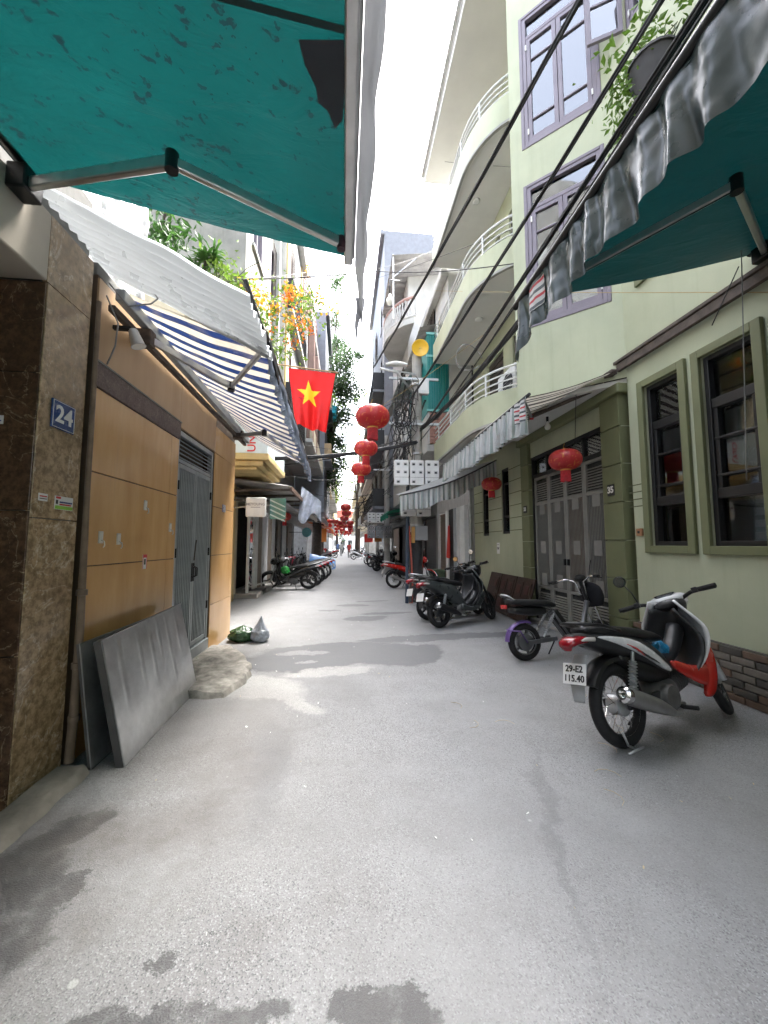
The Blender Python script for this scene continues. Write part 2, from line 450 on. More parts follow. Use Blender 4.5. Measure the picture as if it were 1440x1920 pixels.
def mat_tarp(name, col, spots=True, trl=.55, rough=.45, spotc=(.004, .012, .014)):
    m, nt, b, out = newmat(name); co = objco(nt)
    n = tex(nt, 'Noise', co, 2.0, Detail=5.0)
    c = mixc(nt, n.outputs['Fac'], [x*.75 for x in col], [x*1.25 for x in col])
    if spots:
        st = objco(nt, (5.5, 9.0, 5.5), rot=(0, 0, rad(28)))
        dis = tex(nt, 'Noise', co, 14.0, Detail=4.0)
        mxv = nd(nt, 'VectorMath', operation='MULTIPLY_ADD'); lk(nt, dis.outputs['Color'], mxv.inputs[0]); mxv.inputs[1].default_value = (1.1, 1.1, 1.1); lk(nt, st, mxv.inputs[2])
        vo = tex(nt, 'Voronoi', mxv.outputs[0], 2.9, feature='F1')
        sz = nd(nt, 'SeparateColor'); lk(nt, vo.outputs['Color'], sz.inputs[0])
        cl = tex(nt, 'Noise', co, 1.5, Detail=2.0)
        thr = mth(nt, 'MULTIPLY', mth(nt, 'MULTIPLY_ADD', sz.outputs[0], .62, -.16), ramp(nt, cl.outputs['Fac'], [(.34, .3), (.52, 1.05)]))
        sp = mth(nt, 'GREATER_THAN', thr, vo.outputs['Distance'])
        fine = tex(nt, 'Noise', co, 45.0, Detail=3.0)
        sp = mth(nt, 'MULTIPLY', sp, ramp(nt, fine.outputs['Fac'], [(.38, .1), (.48, 1.0)]))
        c = mixc(nt, mth(nt, 'MULTIPLY', sp, .97), c, spotc)
        lo = tex(nt, 'Noise', co, .9, Detail=5.0)
        c = mixc(nt, ramp(nt, lo.outputs['Fac'], [(.4, .0), (.75, .5)]), c, [x*.35 for x in col])
    lk(nt, c, b.inputs['Base Color']); b.inputs['Roughness'].default_value = rough
    wv = tex(nt, 'Noise', co, 400.0, Detail=1.0)
    wr = tex(nt, 'Noise', objco(nt, (1.2, 3.5, 1)), 2.2, Detail=4.0, Distortion=.8)
    bp0 = nd(nt, 'Bump', ins={'Strength': .6, 'Distance': .03}); lk(nt, wr.outputs['Fac'], bp0.inputs['Height'])
    bp = nd(nt, 'Bump', ins={'Strength': .1, 'Distance': .002}); lk(nt, wv.outputs['Fac'], bp.inputs['Height']); lk(nt, bp0.outputs[0], bp.inputs['Normal']); lk(nt, bp.outputs[0], b.inputs['Normal'])
    t = nd(nt, 'BsdfTranslucent'); lk(nt, c, t.inputs['Color']); lk(nt, bp0.outputs[0], t.inputs['Normal'])
    mx = nd(nt, 'MixShader', ins={0: trl}); lk(nt, b.outputs[0], mx.inputs[1]); lk(nt, t.outputs[0], mx.inputs[2]); lk(nt, mx.outputs[0], out.inputs['Surface'])
    return m
def mat_steel(name, col=(.74, .75, .76), rough=.3):
    m, nt, b, out = newmat(name); co = objco(nt)
    n = tex(nt, 'Noise', co, 3.0, Detail=6.0, Roughness=.65); n2 = tex(nt, 'Noise', objco(nt, (2, 2, 40)), 1.5, Detail=4.0)
    c = mixc(nt, ramp(nt, n.outputs['Fac'], [(.35, 0.0), (.7, 1.0)]), [x*.62 for x in col], col)
    lk(nt, c, b.inputs['Base Color']); b.inputs['Metallic'].default_value = .8
    lk(nt, mth(nt, 'MULTIPLY_ADD', n.outputs['Fac'], .3, rough-.12), b.inputs['Roughness'])
    bp = nd(nt, 'Bump', ins={'Strength': .05, 'Distance': .01}); lk(nt, n2.outputs['Fac'], bp.inputs['Height']); lk(nt, bp.outputs[0], b.inputs['Normal'])
    return m
GB = V((0, 0, 0))
# ------------------------------------------------------------------ shared materials
CONC = M('concrete', (.34, .33, .31), .85, var=.2, vs=3, bump=.3, bs=25, streak=.4)
CONCD = M('dark_concrete', (.2, .2, .19), .85, var=.3, vs=2, bump=.3, bs=25, streak=.8, dirt=(.05, .055, .04))
OLDWALL = M('mossy_plaster', (.28, .275, .25), .9, var=.35, vs=1.6, bump=.3, bs=18, streak=.95, dirt=(.09, .095, .075))
GREENW = M('pale_green_paint', (.42, .445, .31), .62, var=.10, vs=1.4, bump=.1, bs=60, streak=.34, dirt=(.24, .25, .16))
OLIVE = M('olive_trim_paint', (.15, .16, .08), .55, var=.08, vs=4, bump=.05)
WHITEP = M('white_plaster', (.46, .46, .445), .7, var=.14, vs=2, bump=.1, streak=.6, dirt=(.3, .29, .26))
CREAM = M('cream_plaster', (.5, .44, .31), .7, var=.1, vs=3, bump=.1, streak=.4, dirt=(.25, .2, .13))
YELLOW = M('yellow_plaster', (.48, .37, .17), .7, var=.12, vs=3, bump=.1, streak=.45, dirt=(.25, .17, .08))
BLACKM = M('black_metal', (.010, .010, .011), .4, .3, var=.3, vs=8, bump=.03)
DKFRAME = M('dark_window_paint', (.006, .0055, .0055), .45, var=.3, vs=8, bump=.03)
MAUVE = M('mauve_frame_paint', (.19, .165, .20), .5, var=.1, vs=5, bump=.04)
GREYM = M('grey_painted_metal', (.34, .37, .385), .42, .3, var=.15, vs=6, bump=.05, streak=.25, dirt=(.09, .08, .07))
GALV = M('galvanised_steel', (.46, .47, .48), .42, .75, var=.2, vs=7, bump=.06)
ALU = M('aluminium', (.55, .55, .54), .35, .85, var=.12, vs=10, bump=.04)
RUST = M('rusty_steel', (.085, .066, .055), .75, .2, var=.4, vs=12, bump=.3, bs=70)
RUBBER = M('tyre_rubber', (.0065, .0065, .007), .75, var=.3, vs=12, bump=.2, bs=80)
BLKP = M('black_plastic', (.008, .008, .009), .42, var=.25, vs=10, bump=.05)
DKGREY = M('dark_grey_plastic', (.022, .023, .025), .45, var=.2, vs=10, bump=.05)
CHROME = M('chrome', (.7, .7, .7), .16, 1.0, var=.1, vs=14, bump=0)
SEATM = M('seat_vinyl', (.008, .008, .009), .5, var=.2, vs=20, bump=.12, bs=160)
WHITEG = M('white_gloss_paint', (.72, .73, .74), .25, var=.04, vs=6, bump=0, coat=.5)
REDG = M('red_gloss_paint', (.52, .018, .012), .25, var=.02, vs=3, bump=0, coat=.5)
WHITEPL = M('white_plastic', (.62, .63, .62), .45, var=.08, vs=6, bump=.03, streak=.25, dirt=(.3, .29, .27))
PAPER = M('sticker_white', (.7, .7, .68), .6, var=.04, bump=0)
BLUEP = M('enamel_blue', (.012, .04, .17), .25, var=.08, vs=12, bump=.02, coat=.4)
REDT = M('red_print', (.55, .03, .03), .5, var=.05, bump=0)
BULBM = M('bulb_glass', (.75, .74, .68), .2, var=.02, bump=0)
BLIND = M('white_blind', (.62, .64, .66), .6, var=.06, vs=4, bump=.03)
DARKIN = M('dark_interior', (.025, .025, .024), .8, var=.3, bump=0)
WOODD = M('dark_carved_wood', (.035, .018, .012), .5, var=.35, vs=10, bump=.2, bs=50)
CABLE = M('black_cable', (.014, .014, .016), .6, var=.3, vs=15, bump=.05)
CABLEG = M('grey_cable', (.22, .22, .22), .6, var=.2, vs=15, bump=.05)
CABLEY = M('tan_cable', (.38, .27, .11), .6, var=.2, vs=15, bump=.05)
BRICKR = M('pink_brick', (.36, .19, .15), .8, var=.25, vs=6, bump=.3, bs=40)
TEAL = M('teal_sheet', (.018, .21, .2), .45, var=.1, vs=4, bump=.04)
STONE = M('step_stone', (.27, .255, .225), .85, var=.55, vs=9, bump=.9, bs=16, streak=.6)

# ------------------------------------------------------------------ ground
GB = V((0, 170, 0))
g = MB(); g.add([(-200, -60, 0), (200, -60, 0), (200, 400, 0), (-200, 400, 0)], [(0, 1, 2, 3)])
tag(g.build('ground', mat_asphalt()), 'worn grey asphalt lane with patches and stains', kind='structure')
# raised concrete lip under the marble corner
k = MB()
def lip(u, v):
    y = -4+u*6.75
    e = .20+.03*noise.noise(V((y*2.3, 1, 0)))+.02*noise.noise(V((y*7, 5, 0)))
    x = -1.8+.012+e*v
    return (x, y, (.055+.012*noise.noise(V((y*4, v*3, 2)))+.008*noise.noise(V((y*13, v*9, 2))))*(1-max(0, v-.8)/.2)**.5 - .004)
k.grid(lip, 120, 10)
tag(k.build('pavement', M('dirty_kerb', (.24, .22, .19), .85, var=.3, vs=5, bump=.5, bs=30, streak=.3), smooth=True), kind='structure')

# generic flat wall with openings ------------------------------------------------
def wall(mb, P0, d, n, L, z0, z1, holes=(), depth=.18, m=0):
    """front skin from P0 along d, outward normal n, with recessed openings (u0,u1,z0,z1)"""
    P0, d, n = V(P0), V(d).normalized(), V(n).normalized()
    us = sorted({0, L, *[h[0] for h in holes], *[h[1] for h in holes]}); zs = sorted({z0, z1, *[h[2] for h in holes], *[h[3] for h in holes]})
    pt = lambda u, z, k=0: P0+d*u+V((0, 0, z-P0.z))-n*k
    for i in range(len(us)-1):
        for j in range(len(zs)-1):
            cu, cz = (us[i]+us[i+1])/2, (zs[j]+zs[j+1])/2
            if any(h[0] < cu < h[1] and h[2] < cz < h[3] for h in holes): continue
            mb.add([pt(us[i], zs[j]), pt(us[i+1], zs[j]), pt(us[i+1], zs[j+1]), pt(us[i], zs[j+1])], [(0, 1, 2, 3)], m)
    for (a, b, c, e) in holes:
        for p, q in (((a, c), (b, c)), ((b, c), (b, e)), ((b, e), (a, e)), ((a, e), (a, c))):
            mb.add([pt(*p), pt(*q), pt(*q, depth), pt(*p, depth)], [(0, 1, 2, 3)], m)
    return mb
class Fr:
    """a local frame on a wall: u along the wall, z up, k outwards"""
    def __init__(s, P0, d, n): s.P0, s.d, s.n = V(P0), V(d).normalized(), V(n).normalized()
    def p(s, u, z, k=0.0): return V((s.P0.x, s.P0.y, 0))+s.d*u+V((0, 0, z))+s.n*k
    def box(s, mb, u0, u1, z0, z1, k0, k1, m=0):
        rot = Matrix((s.d, s.n, V((0, 0, 1)))).transposed()
        mb.box(s.p((u0+u1)/2, (z0+z1)/2, (k0+k1)/2), (abs(u1-u0), abs(k1-k0), abs(z1-z0)), rot, m); return mb
    def one(s, name, u0, u1, z0, z1, k0, k1, mat, parent, bev=0):
        return s.box(MB(), u0, u1, z0, z1, k0, k1).build(name, mat, parent, bev=bev)

# ------------------------------------------------------------------ LEFT: marble shop corner
MARB = mat_marble('brown_marble', (.27, .18, .095), (.56, .41, .25), (.6, .52, .40))
MARB_SH = mat_marble('shaded_brown_marble', (.07, .036, .02), (.16, .092, .05), (.36, .27, .18), 3.0)  # same marble with the shade of the recessed face put into its colour
BEAM = M('beige_beam_paint', (.40, .355, .29), .6, var=.06, vs=3, bump=.05)
t = thing('marble_shop_front', 'brown veined marble corner pillar and beige beam beside the number 24 plate', 'shop front', (-1.9, 2.6, 0))
core = MB(); core.mm(-3.4, -1.83, 2.43, 2.79, 0, 3.9); core.mm(-5.4, -1.83, -20, 2.43, 3.07, 12.5); core.mm(-3.6, -3.2, -20, 2.43, 0, 3.05)
core.build('wall', CONCD, t)
for z0, z1 in ((0, 1.6), (1.604, 3.03)):
    MB().mm(-1.83, -1.8, 2.41, 2.80, z0+.002, z1).build('marble_slab', MARB, t, bev=.002)
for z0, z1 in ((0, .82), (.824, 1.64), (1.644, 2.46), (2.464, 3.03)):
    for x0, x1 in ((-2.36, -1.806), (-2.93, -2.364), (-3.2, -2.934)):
        MB().mm(x0, x1, 2.40, 2.43, z0+.002, z1).build('marble_slab', MARB_SH, t, bev=.002)
MB().mm(-3.2, -1.797, -20, 2.40, 3.035, 3.46).build('beam', BEAM, t, bev=.01)
MB().mm(-1.83, -1.799, 2.40, 2.80, 3.034, 3.46).build('marble_slab', MARB, t, bev=.002)
# stained drain pipe in the joint between marble and tiles
p = MB()
p.tube([(-1.775, 2.835, .03), (-1.765, 2.84, .35), (-1.765, 2.845, .9), (-1.775, 2.845, 1.8), (-1.78, 2.85, 3.2)], [.028, .028, .024, .018, .016], 10)
for z in (.28, .62, 1.1): p.lathe([(.02, 0), (.034, .005), (.034, .04), (.02, .045)], (-1.766, 2.842, z), seg=12)
tag(p.build('drain_pipe', M('stained_pipe', (.17, .12, .08), .6, var=.4, vs=6, bump=.15), smooth=True, auto=40), 'stained brown drain pipe between marble pillar and orange tiles', 'pipe')

# number plate 24
def number_plate(name, txt, c, ax, w, h, label, matb, ts, mt, off=.004, rim=True):
    ax = V(ax); an = ax.cross(V((0, 0, 1)))
    th = thing(name, label, 'number plate', c)
    rot = Matrix((ax, V((0, 0, 1)), an)).transposed()
    MB().box(V(c)+an*.006, (w, h, .012), rot).build('plate', matb, th, bev=.004)
    if rim:
        r = MB(); q = .007
        for s1 in (-1, 1):
            r.box(V(c)+an*.0125+V((0, 0, s1*(h/2-q))), (w-2*q, .003, .002), rot); r.box(V(c)+an*.0125+ax*(s1*(w/2-q)), (.003, h-2*q, .002), rot)
        r.build('border', mt, th)
    text_mesh('number', txt, ts, mt, th, V(c)+an*.0135, ax, (0, 0, 1), off)
    return th
number_plate('number_plate', '24', (-1.8, 2.60, 2.26), (0, 1, 0), .2, .18, 'blue enamel house number plate reading 24 on brown marble pillar', BLUEP, .15, PAPER, .003)
# small stickers and hooks
def sticker(c, ax, w, h, label, bands, name='sticker', cat='sticker'):
    ax = V(ax); an = ax.cross(V((0, 0, 1))); rot = Matrix((ax, V((0, 0, 1)), an)).transposed()
    th = thing(name, label, cat, c)
    MB().box(V(c)+an*.0015, (w, h, .003), rot).build('sheet', PAPER, th)
    for (a0, a1, b0, b1, mt) in bands:
        MB().box(V(c)+an*.0038+ax*(w*((a0+a1)/2-.5))+V((0, 0, h*((b0+b1)/2-.5))), (w*(a1-a0), h*(b1-b0), .0012), rot).build('print', mt, th)
    return th
LIME = M('lime_print', (.25, .5, .06), .5, bump=0, var=.05); INKB = M('ink_blue', (.05, .07, .2), .5, bump=0, var=.05); INK = M('ink_black', (.02, .02, .02), .5, bump=0)
sticker((-1.8, 2.665, 1.71), (0, 1, 0), .16, .085, 'white and lime green advertising sticker on marble pillar below the 24', [(.02, .98, .03, .28, LIME), (.25, .95, .5, .62, INKB), (.25, .9, .34, .44, REDT), (.05, .3, .8, .95, REDT), (.05, .16, .4, .7, INK)])
sticker((-1.8, 2.49, 1.73), (0, 1, 0), .07, .045, 'tiny white and red sticker near the outer edge of the marble pillar', [(.1, .9, .55, .7, REDT), (.1, .9, .25, .35, INK)])
sticker((-2.02, 2.40, 2.17), (1, 0, 0), .09, .05, 'small pale sticker on the shade-toned inner marble of the pillar', [(.1, .9, .3, .45, INKB), (.1, .7, .6, .7, INKB)])

# ------------------------------------------------------------------ LEFT: orange tiled house
TILE = mat_tile('orange_tile', (.55, .315, .125), (.68, .43, .20), .09)
FASC = mat_tile('orange_fascia', (.38, .235, .12), (.45, .30, .165), .35)
BANDM = mat_marble('peeling_stone_band', (.07, .04, .035), (.2, .14, .12), (.33, .27, .24), 7.0, .5)
t = thing('orange_tiled_house', 'low house faced with glossy orange tiles and a grey metal door', 'house', (-1.9, 4.6, 0))
XL = -1.8
w = MB()
w.mm(-4.6, XL-.012, 2.87, 4.34, 0, 3.42); w.mm(-4.6, XL-.012, 5.50, 6.47, 0, 3.42); w.mm(-4.6, XL-.012, 4.34, 5.50, 2.72, 3.42); w.mm(-4.6, XL-.16, 4.34, 5.50, 0, 2.72)
w.build('wall', M('tile_joint', (.10, .065, .04), .8, bump=.2), t)
for (y0, y1) in ((2.872, 4.15), (4.154, 4.335)):
    for (z0, z1) in ((0, .62), (.626, 1.29), (1.298, 1.965), (1.974, 2.585)):
        MB().mm(XL-.014, XL, y0, y1, z0, z1).build('wall_tile', TILE, t, bev=.003)
for (z0, z1) in ((0, .62), (.626, 1.29), (1.298, 1.965), (1.974, 2.72), (2.726, 3.1)):
    MB().mm(XL-.014, XL, 5.505, 6.485, z0, z1).build('wall_tile', TILE, t, bev=.003)
    MB().mm(-3.2, XL-.015, 6.47, 6.485, z0, z1).build('wall_tile', TILE, t, bev=.003)
MB().mm(XL-.014, XL+.012, 2.872, 4.34, 2.59, 2.775).build('stone_band', BANDM, t, bev=.006)
MB().mm(XL-.014, XL+.002, 2.872, 4.34, 2.78, 3.4).build('fascia', FASC, t, bev=.003)
MB().mm(XL-.014, XL+.002, 4.345, 5.50, 2.73, 3.4).build('fascia', FASC, t, bev=.003)
MB().mm(XL-.013, XL+.02, 2.872, 4.34, 2.772, 2.785).build('drip_edge', CONCD, t)
# door
dk = XL-.05
dr = MB(); dr.mm(dk-.03, dk+.03, 4.345, 4.40, .2, 2.715); dr.mm(dk-.03, dk+.03, 5.44, 5.495, .2, 2.715); dr.mm(dk-.03, dk+.03, 4.40, 5.44, 2.66, 2.715); dr.mm(dk-.03, dk+.02, 4.40, 5.44, 2.36, 2.40); dr.mm(dk-.09, dk+.05, 4.345, 5.495, .02, .2)
dr.build('door_frame', GREYM, t, bev=.004)
for i in range(5):
    z = 2.425+i*.048
    MB().box((dk, 4.92, z), (.05, 1.03, .012), Matrix.Rotation(rad(32), 3, 'Y')).build('louvre', GREYM, t)
for (y0, y1) in ((4.405, 4.915), (4.925, 5.435)):
    bk = MB(); bk.mm(dk-.03, dk-.021, y0, y1, .22, 2.35); bk.build('door_gap_shade', BLACKM, t)  # sheet coloured black to paint shade into the gaps between ribs
    lf = MB()
    for (a, b) in ((y0, y0+.04), (y1-.04, y1)): lf.mm(dk+.0005, dk+.022, a, b, .22, 2.35)
    for (a, b) in ((.22, .27), (2.30, 2.35)): lf.mm(dk+.0005, dk+.022, y0+.04, y1-.04, a, b)
    leaf = lf.build('door_leaf', GREYM, t, bev=.002)
    n = 9; src = None
    for i in range(n):
        yy = y0+.04+(y1-y0-.08)*(i+.5)/n
        if src is None:
            src = MB().mm(dk-.012, dk+.018, yy-.009, yy+.009, .272, 2.298).build('rib', GREYM, leaf, bev=.005); y_first = yy
        else:
            piece('rib', src, leaf, BASE[leaf.name]+V((0, yy-y_first, 0)))
    for z in (.6, 1.3, 2.05): MB().cyl((dk+.03, y0 if y0 < 4.6 else y1, z), (dk+.03, y0 if y0 < 4.6 else y1, z+.1), .012).build('hinge', BLACKM, leaf)
    yh = y1-.02 if y0 < 4.6 else y0+.02
    MB().mm(dk+.0225, dk+.034, yh-.012, yh+.012, 1.0, 1.22).tube([(dk+.03, yh, 1.05), (dk+.07, yh, 1.07), (dk+.07, yh, 1.16), (dk+.03, yh, 1.18)], .008).build('handle', BLACKM, leaf)
MB().tube([(dk+.03, 4.94, 1.25), (dk+.045, 4.95, 1.5)], .008, 6).build('pull_bar', RUST, t)
# little fittings on the tiles
HOOK = M('hook_plastic', (.6, .58, .52), .3, bump=0)
for i, (y, z, lab) in enumerate(((3.06, 1.50, 'white adhesive hook low on the orange tiles, nearest the marble pillar'), (3.29, 1.49, 'white adhesive hook on orange tiles, the second from the marble pillar'), (3.68, 1.80, 'white adhesive hook on the orange tiles, the highest of them'), (4.2, 1.62, 'small white hook on the orange tiles right beside the grey door'))):
    q = MB(); q.mm(XL, XL+.008, y-.025, y+.025, z-.045, z+.045); q.tube([(XL+.008, y, z-.02), (XL+.03, y, z-.03), (XL+.035, y, z-.06), (XL+.025, y, z-.075)], .005, 6)
    tag(q.build('wall_hook', HOOK, bev=.003), lab, 'hook', 'adhesive hooks on the orange wall')
sticker((XL, 3.72, 1.29), (0, 1, 0), .07, .13, 'narrow red framed sticker on the orange tiles between hooks and door', [(.0, 1, .78, 1, REDT), (0, .1, 0, .78, REDT), (.9, 1, 0, .78, REDT), (.3, .7, .3, .7, INK)])
number_plate('number_plate', '26', (XL, 5.95, 1.98), (0, 1, 0), .13, .11, 'faded lilac house number plate on the orange tiles past the grey door', M('faded_lilac', (.3, .28, .38), .5), .09, PAPER, .001)
# silver foil wall and roof edge over the low house
fo = MB()
def foil(u, v):
    y = 2.9+u*1.0; z = 3.45+v*2.2
    return (-2.02+.02*noise.noise(V((y*7, z*5, 0)))+.014*noise.noise(V((y*19, z*15, 3))), y, z)
fo.grid(foil, 44, 60)
def foil2(u, v):
    x = -2.02-u*1.6; z = 3.45+v*2.2
    return (x, 2.9+.02*noise.noise(V((x*7, z*5, 7))), z)
fo.grid(foil2, 40, 40)
def foil3(u, v):
    x = -2.02-u*1.6; z = 3.45+v*2.2
    return (x, 3.9+.02*noise.noise(V((x*7, z*5, 9))), z)
fo.grid(foil3, 40, 40)
fm = M('silver_foil', (.72, .75, .8), .3, .55, var=.1, vs=6, bump=.2, bs=20)
tag(fo.build('foil_screen', fm, smooth=True), 'crinkled silver foil screen standing on the low roof under the green awning', 'screen')
MB().mm(-4.6, -1.82, 2.87, 6.47, 3.425, 3.52).build('roof', CONCD, t, bev=.01)

# ------------------------------------------------------------------ LEFT: corrugated sheet and striped awning
CORR = M('translucent_corrugated', (.50, .53, .55), .3, .4, var=.08, vs=2, bump=.03, bs=30, streak=.12, dirt=(.22, .2, .19), trl=.16)
c = MB()
def corr(u, v):
    x = -1.9+v*1.32; y = 2.27+u*.78
    z = 3.60-(x+1.9)*.505+.03*math.sin(u*2*PI*9)
    z += .02*noise.noise(V((u*3, v*4, 1)))*(1 if u > .1 else 1.6)
    x += .02*noise.noise(V((u*9, 3, v)))*v
    return (x, y, z)
c.grid(corr, 150, 40)
tag(c.build('corrugated_sheet', CORR, smooth=True), 'silvery corrugated roof sheet sloping out over the near end of the blue striped awning', 'roof sheet')
t = thing('striped_awning', 'old blue and white striped awning over the orange tiled wall', 'awning', (-1.75, 5, 3.3))
BLUW = mat_stripes('blue_white_canvas', 1, .20, [(.52, (.42, .39, .32)), (.48, (.010, .024, .085))], trl=.4)
Y0S, Y1S = 3.02, 6.75
def saw(u, v):
    y = Y0S+(Y1S-Y0S)*u; x = -1.72+v*1.1
    zw = 3.40; zf = 3.06-.09*(y-3)/1.0*.8
    z = zw+(zf-zw)*v - .05*math.sin(PI*v)*(.6+.4*math.sin(u*9)) + .012*noise.noise(V((y*4, x*4, 0)))
    return (x, y, z)
MB().grid(saw, 140, 30).build('canopy', BLUW, t, smooth=True)
zf_ = lambda y: 3.06-.072*(y-3)
MB().tube([(-.62, y, zf_(y)) for y in (2.9, 3.5, 4.5, 5.5, 6.78)], .024, 10).build('front_bar', RUST, t, smooth=True)
MB().bar((-1.70, 2.95, 3.33), (-1.70, 6.85, 3.26), .07, .09).build('roller_box', GREYM, t, bev=.008)
MB().bar((-1.755, 2.95, 3.22), (-1.755, 6.9, 3.2), .05, .05).build('back_rail', RUST, t, bev=.006)
for (ya, yb, ye) in ((3.35, 3.05, 3.95), (6.3, 6.6, 5.6)):
    a_, e_, f_ = V((-1.68, ya, 3.2)), V((-1.16, ye, 3.05)), V((-.64, yb, zf_(yb)-.03))
    arm = MB().bar(a_, e_, .035, .06).build('arm', GALV, t, bev=.006)
    MB().bar(e_, f_, .03, .05).build('forearm', GALV, arm, bev=.006)
    MB().cyl(e_-V((0, 0, .045)), e_+V((0, 0, .045)), .035).build('elbow', BLACKM, arm)
    MB().mm(-1.79, -1.64, ya-.05, ya+.05, 3.13, 3.27).build('bracket', RUST, arm, bev=.01)
# the blue and white flounce along the front edge
VALB = M('faded_blue_flounce', (.2, .24, .32), .6, var=.55, vs=3.5, bump=.15, trl=.35)
def fl(u, v):
    y = Y0S+(Y1S-Y0S)*u
    return (-.60+.03*math.sin(y*31)*v+.02*noise.noise(V((y*3, v*2, 0))), y+.01*math.sin(y*17)*v, zf_(y)-.02-v*(.24+.05*noise.noise(V((y*2.1, 8, 0)))))
MB().grid(fl, 220, 10).build('flounce', VALB, t, smooth=True)
tb = MB(); tb.bar((-.73, 2.72, 3.36), (-.62, 3.04, 3.03), .028, .028); tb.bar((-.62, 3.0, 3.06), (-.6, 3.35, 2.86), .05, .06)
tag(tb.build('roof_prop', BLACKM, bev=.004), 'black prop holding the outer corner of the corrugated sheet', 'prop')
# spotlight under the roller
s_ = thing('spotlight', 'grey weathered spotlight under the near end of the striped awning', 'lamp', (-1.72, 3.08, 3.0))
MB().bar((-1.79, 3.05, 3.12), (-1.66, 3.06, 3.12), .03, .03).build('bracket', BLACKM, s_)
MB().lathe([(.03, 0), (.035, .02), (.05, .13), (.055, .135)], (-1.66, 3.07, 3.12), (.35, .1, -1), 14).build('housing', GALV, s_, smooth=True, auto=40)
MB().lathe([(0, .136), (.05, .1361)], (-1.66, 3.07, 3.12), (.35, .1, -1), 14).build('lens', BULBM, s_)
lw = MB()
lw.tube([(-1.78, 2.93, 3.3), (-1.7, 2.95, 3.1), (-1.74, 3.0, 2.95), (-1.79, 3.0, 2.8)], .006, 6)
lw.tube([(-1.75, 2.9, 3.38), (-1.62, 2.92, 3.22), (-1.5, 3.0, 3.3), (-1.46, 3.02, 3.36), (-1.5, 3.0, 3.42)], .006, 6)
tag(lw.build('loose_wire', CABLEG, smooth=True), 'loose grey wire loops hanging at the awning roller', 'wire')

# ------------------------------------------------------------------ LEFT: green awning overhead
TARP = mat_tarp('green_tarpaulin', (.002, .033, .032), True, .58)
t = thing('green_awning', 'large teal tarpaulin awning with mould spots overhead at upper left', 'awning', (-1.78, 0, 3.4))
GY0, GY1 = -3.4, 2.17
zl = lambda x: 3.50-.19*(x+1.8)
def ga(u, v):
    y = GY0+(GY1-GY0)*u; x = -1.78+v*1.79
    return (x, y, zl(x)-.035*math.sin(PI*v)*(.7+.3*math.sin(y*2.2))+.008*noise.noise(V((x*5, y*5, 0))))
MB().grid(ga, 110, 40).build('canopy', TARP, t, smooth=True)
SEAMM = M('dark_seam', (.004, .03, .03), .6, bump=0)
for ys in (-1.55, -.18, 1.15):
    q = MB()
    q.grid(lambda u, v, ys=ys: (-1.78+u*1.79, ys+(v-.5)*.022, zl(-1.78+u*1.79)-.004-.035*math.sin(PI*u)*(.7+.3*math.sin(ys*2.2))), 30, 1)
    q.build('seam', SEAMM, t)
q = MB()
_pz = lambda x, y: zl(x)-.012-.035*math.sin(PI*(x+1.78)/1.79)*(.7+.3*math.sin(y*2.2))
poly = [(-.015, 1.17), (-.17, 1.2), (-.155, 1.27), (-.12, 1.33), (-.115, 1.38), (-.08, 1.40), (-.05, 1.46), (-.02, 1.42), (-.012, 1.3)]
q.add([(x, y, _pz(x, y)) for x, y in poly], [tuple(range(len(poly)))])
q.build('patch', M('grey_patch', (.03, .036, .045), .6, bump=.05, trl=.1), t)
zb = zl(0)
fb = MB(); fb.bar((.012, GY0-.03, zb-.01), (.012, GY1+.03, zb-.01), .05, .05); fb.bar((.04, GY0-.03, zb+.02), (.04, GY1+.03, zb+.02), .018, .03)
fb.build('front_bar', ALU, t, bev=.008)
VALG = M('grey_plastic_valance', (.27, .275, .30), .4, var=.12, vs=3, bump=.05, trl=.5)
def gv(u, v):
    y = GY0+(GY1+.06-GY0)*u
    L = .25+.025*noise.noise(V((y*2.5, 4, 0)))+.008*math.sin(y*5.3)
    if u > .965: L += ((u-.965)/.035)**1.6*.16
    return (.05+.008*math.sin(y*14+v)*v+.012*noise.noise(V((y*6, v*2, 0)))*v+.05*v, y, zb-.005-v*L)
MB().grid(gv, 180, 10).build('valance', VALG, t, smooth=True)
tail = MB()
tail.grid(lambda u, v: (.085+(u-.5)*.06*(1-v)**1.3-.03*v+.006*math.sin(v*9), GY1+.05-.01*v, zb-.22-v*.34), 4, 14)
tail.build('torn_tail', VALG, t, smooth=True)
MB().cyl((-1.74, GY0, 3.53), (-1.74, GY1+.04, 3.53), .045, seg=14).build('roller', BLACKM, t, smooth=True, auto=40)
A, Eb, Fb = V((-1.74, 2.13, 3.40)), V((-.82, 1.76, zl(-.82)-.075)), V((-.03, 2.02, zb-.04))
arm = MB().bar(A, Eb, .035, .065).build('arm', ALU, t, bev=.008)
fa = MB().bar(Eb, Fb, .03, .055).build('forearm', ALU, arm, bev=.008)
MB().bar(Eb+V((.02, .01, .0295)), Fb+V((0, 0, .0295)), .012, .006).build('forearm_groove', BLACKM, arm)
el = MB(); el.cyl(Eb-V((0, 0, .045)), Eb+V((0, 0, .045)), .03, seg=14); el.build('elbow', BLACKM, arm, smooth=True, auto=40)
MB().cyl(Fb-V((0, 0, .04)), Fb+V((0, 0, .03)), .024).build('tip_joint', M('maroon_joint', (.06, .02, .03), .5), arm)
MB().mm(-1.8, -1.70, 2.07, 2.2, 3.34, 3.48).build('bracket', BLACKM, t, bev=.01)

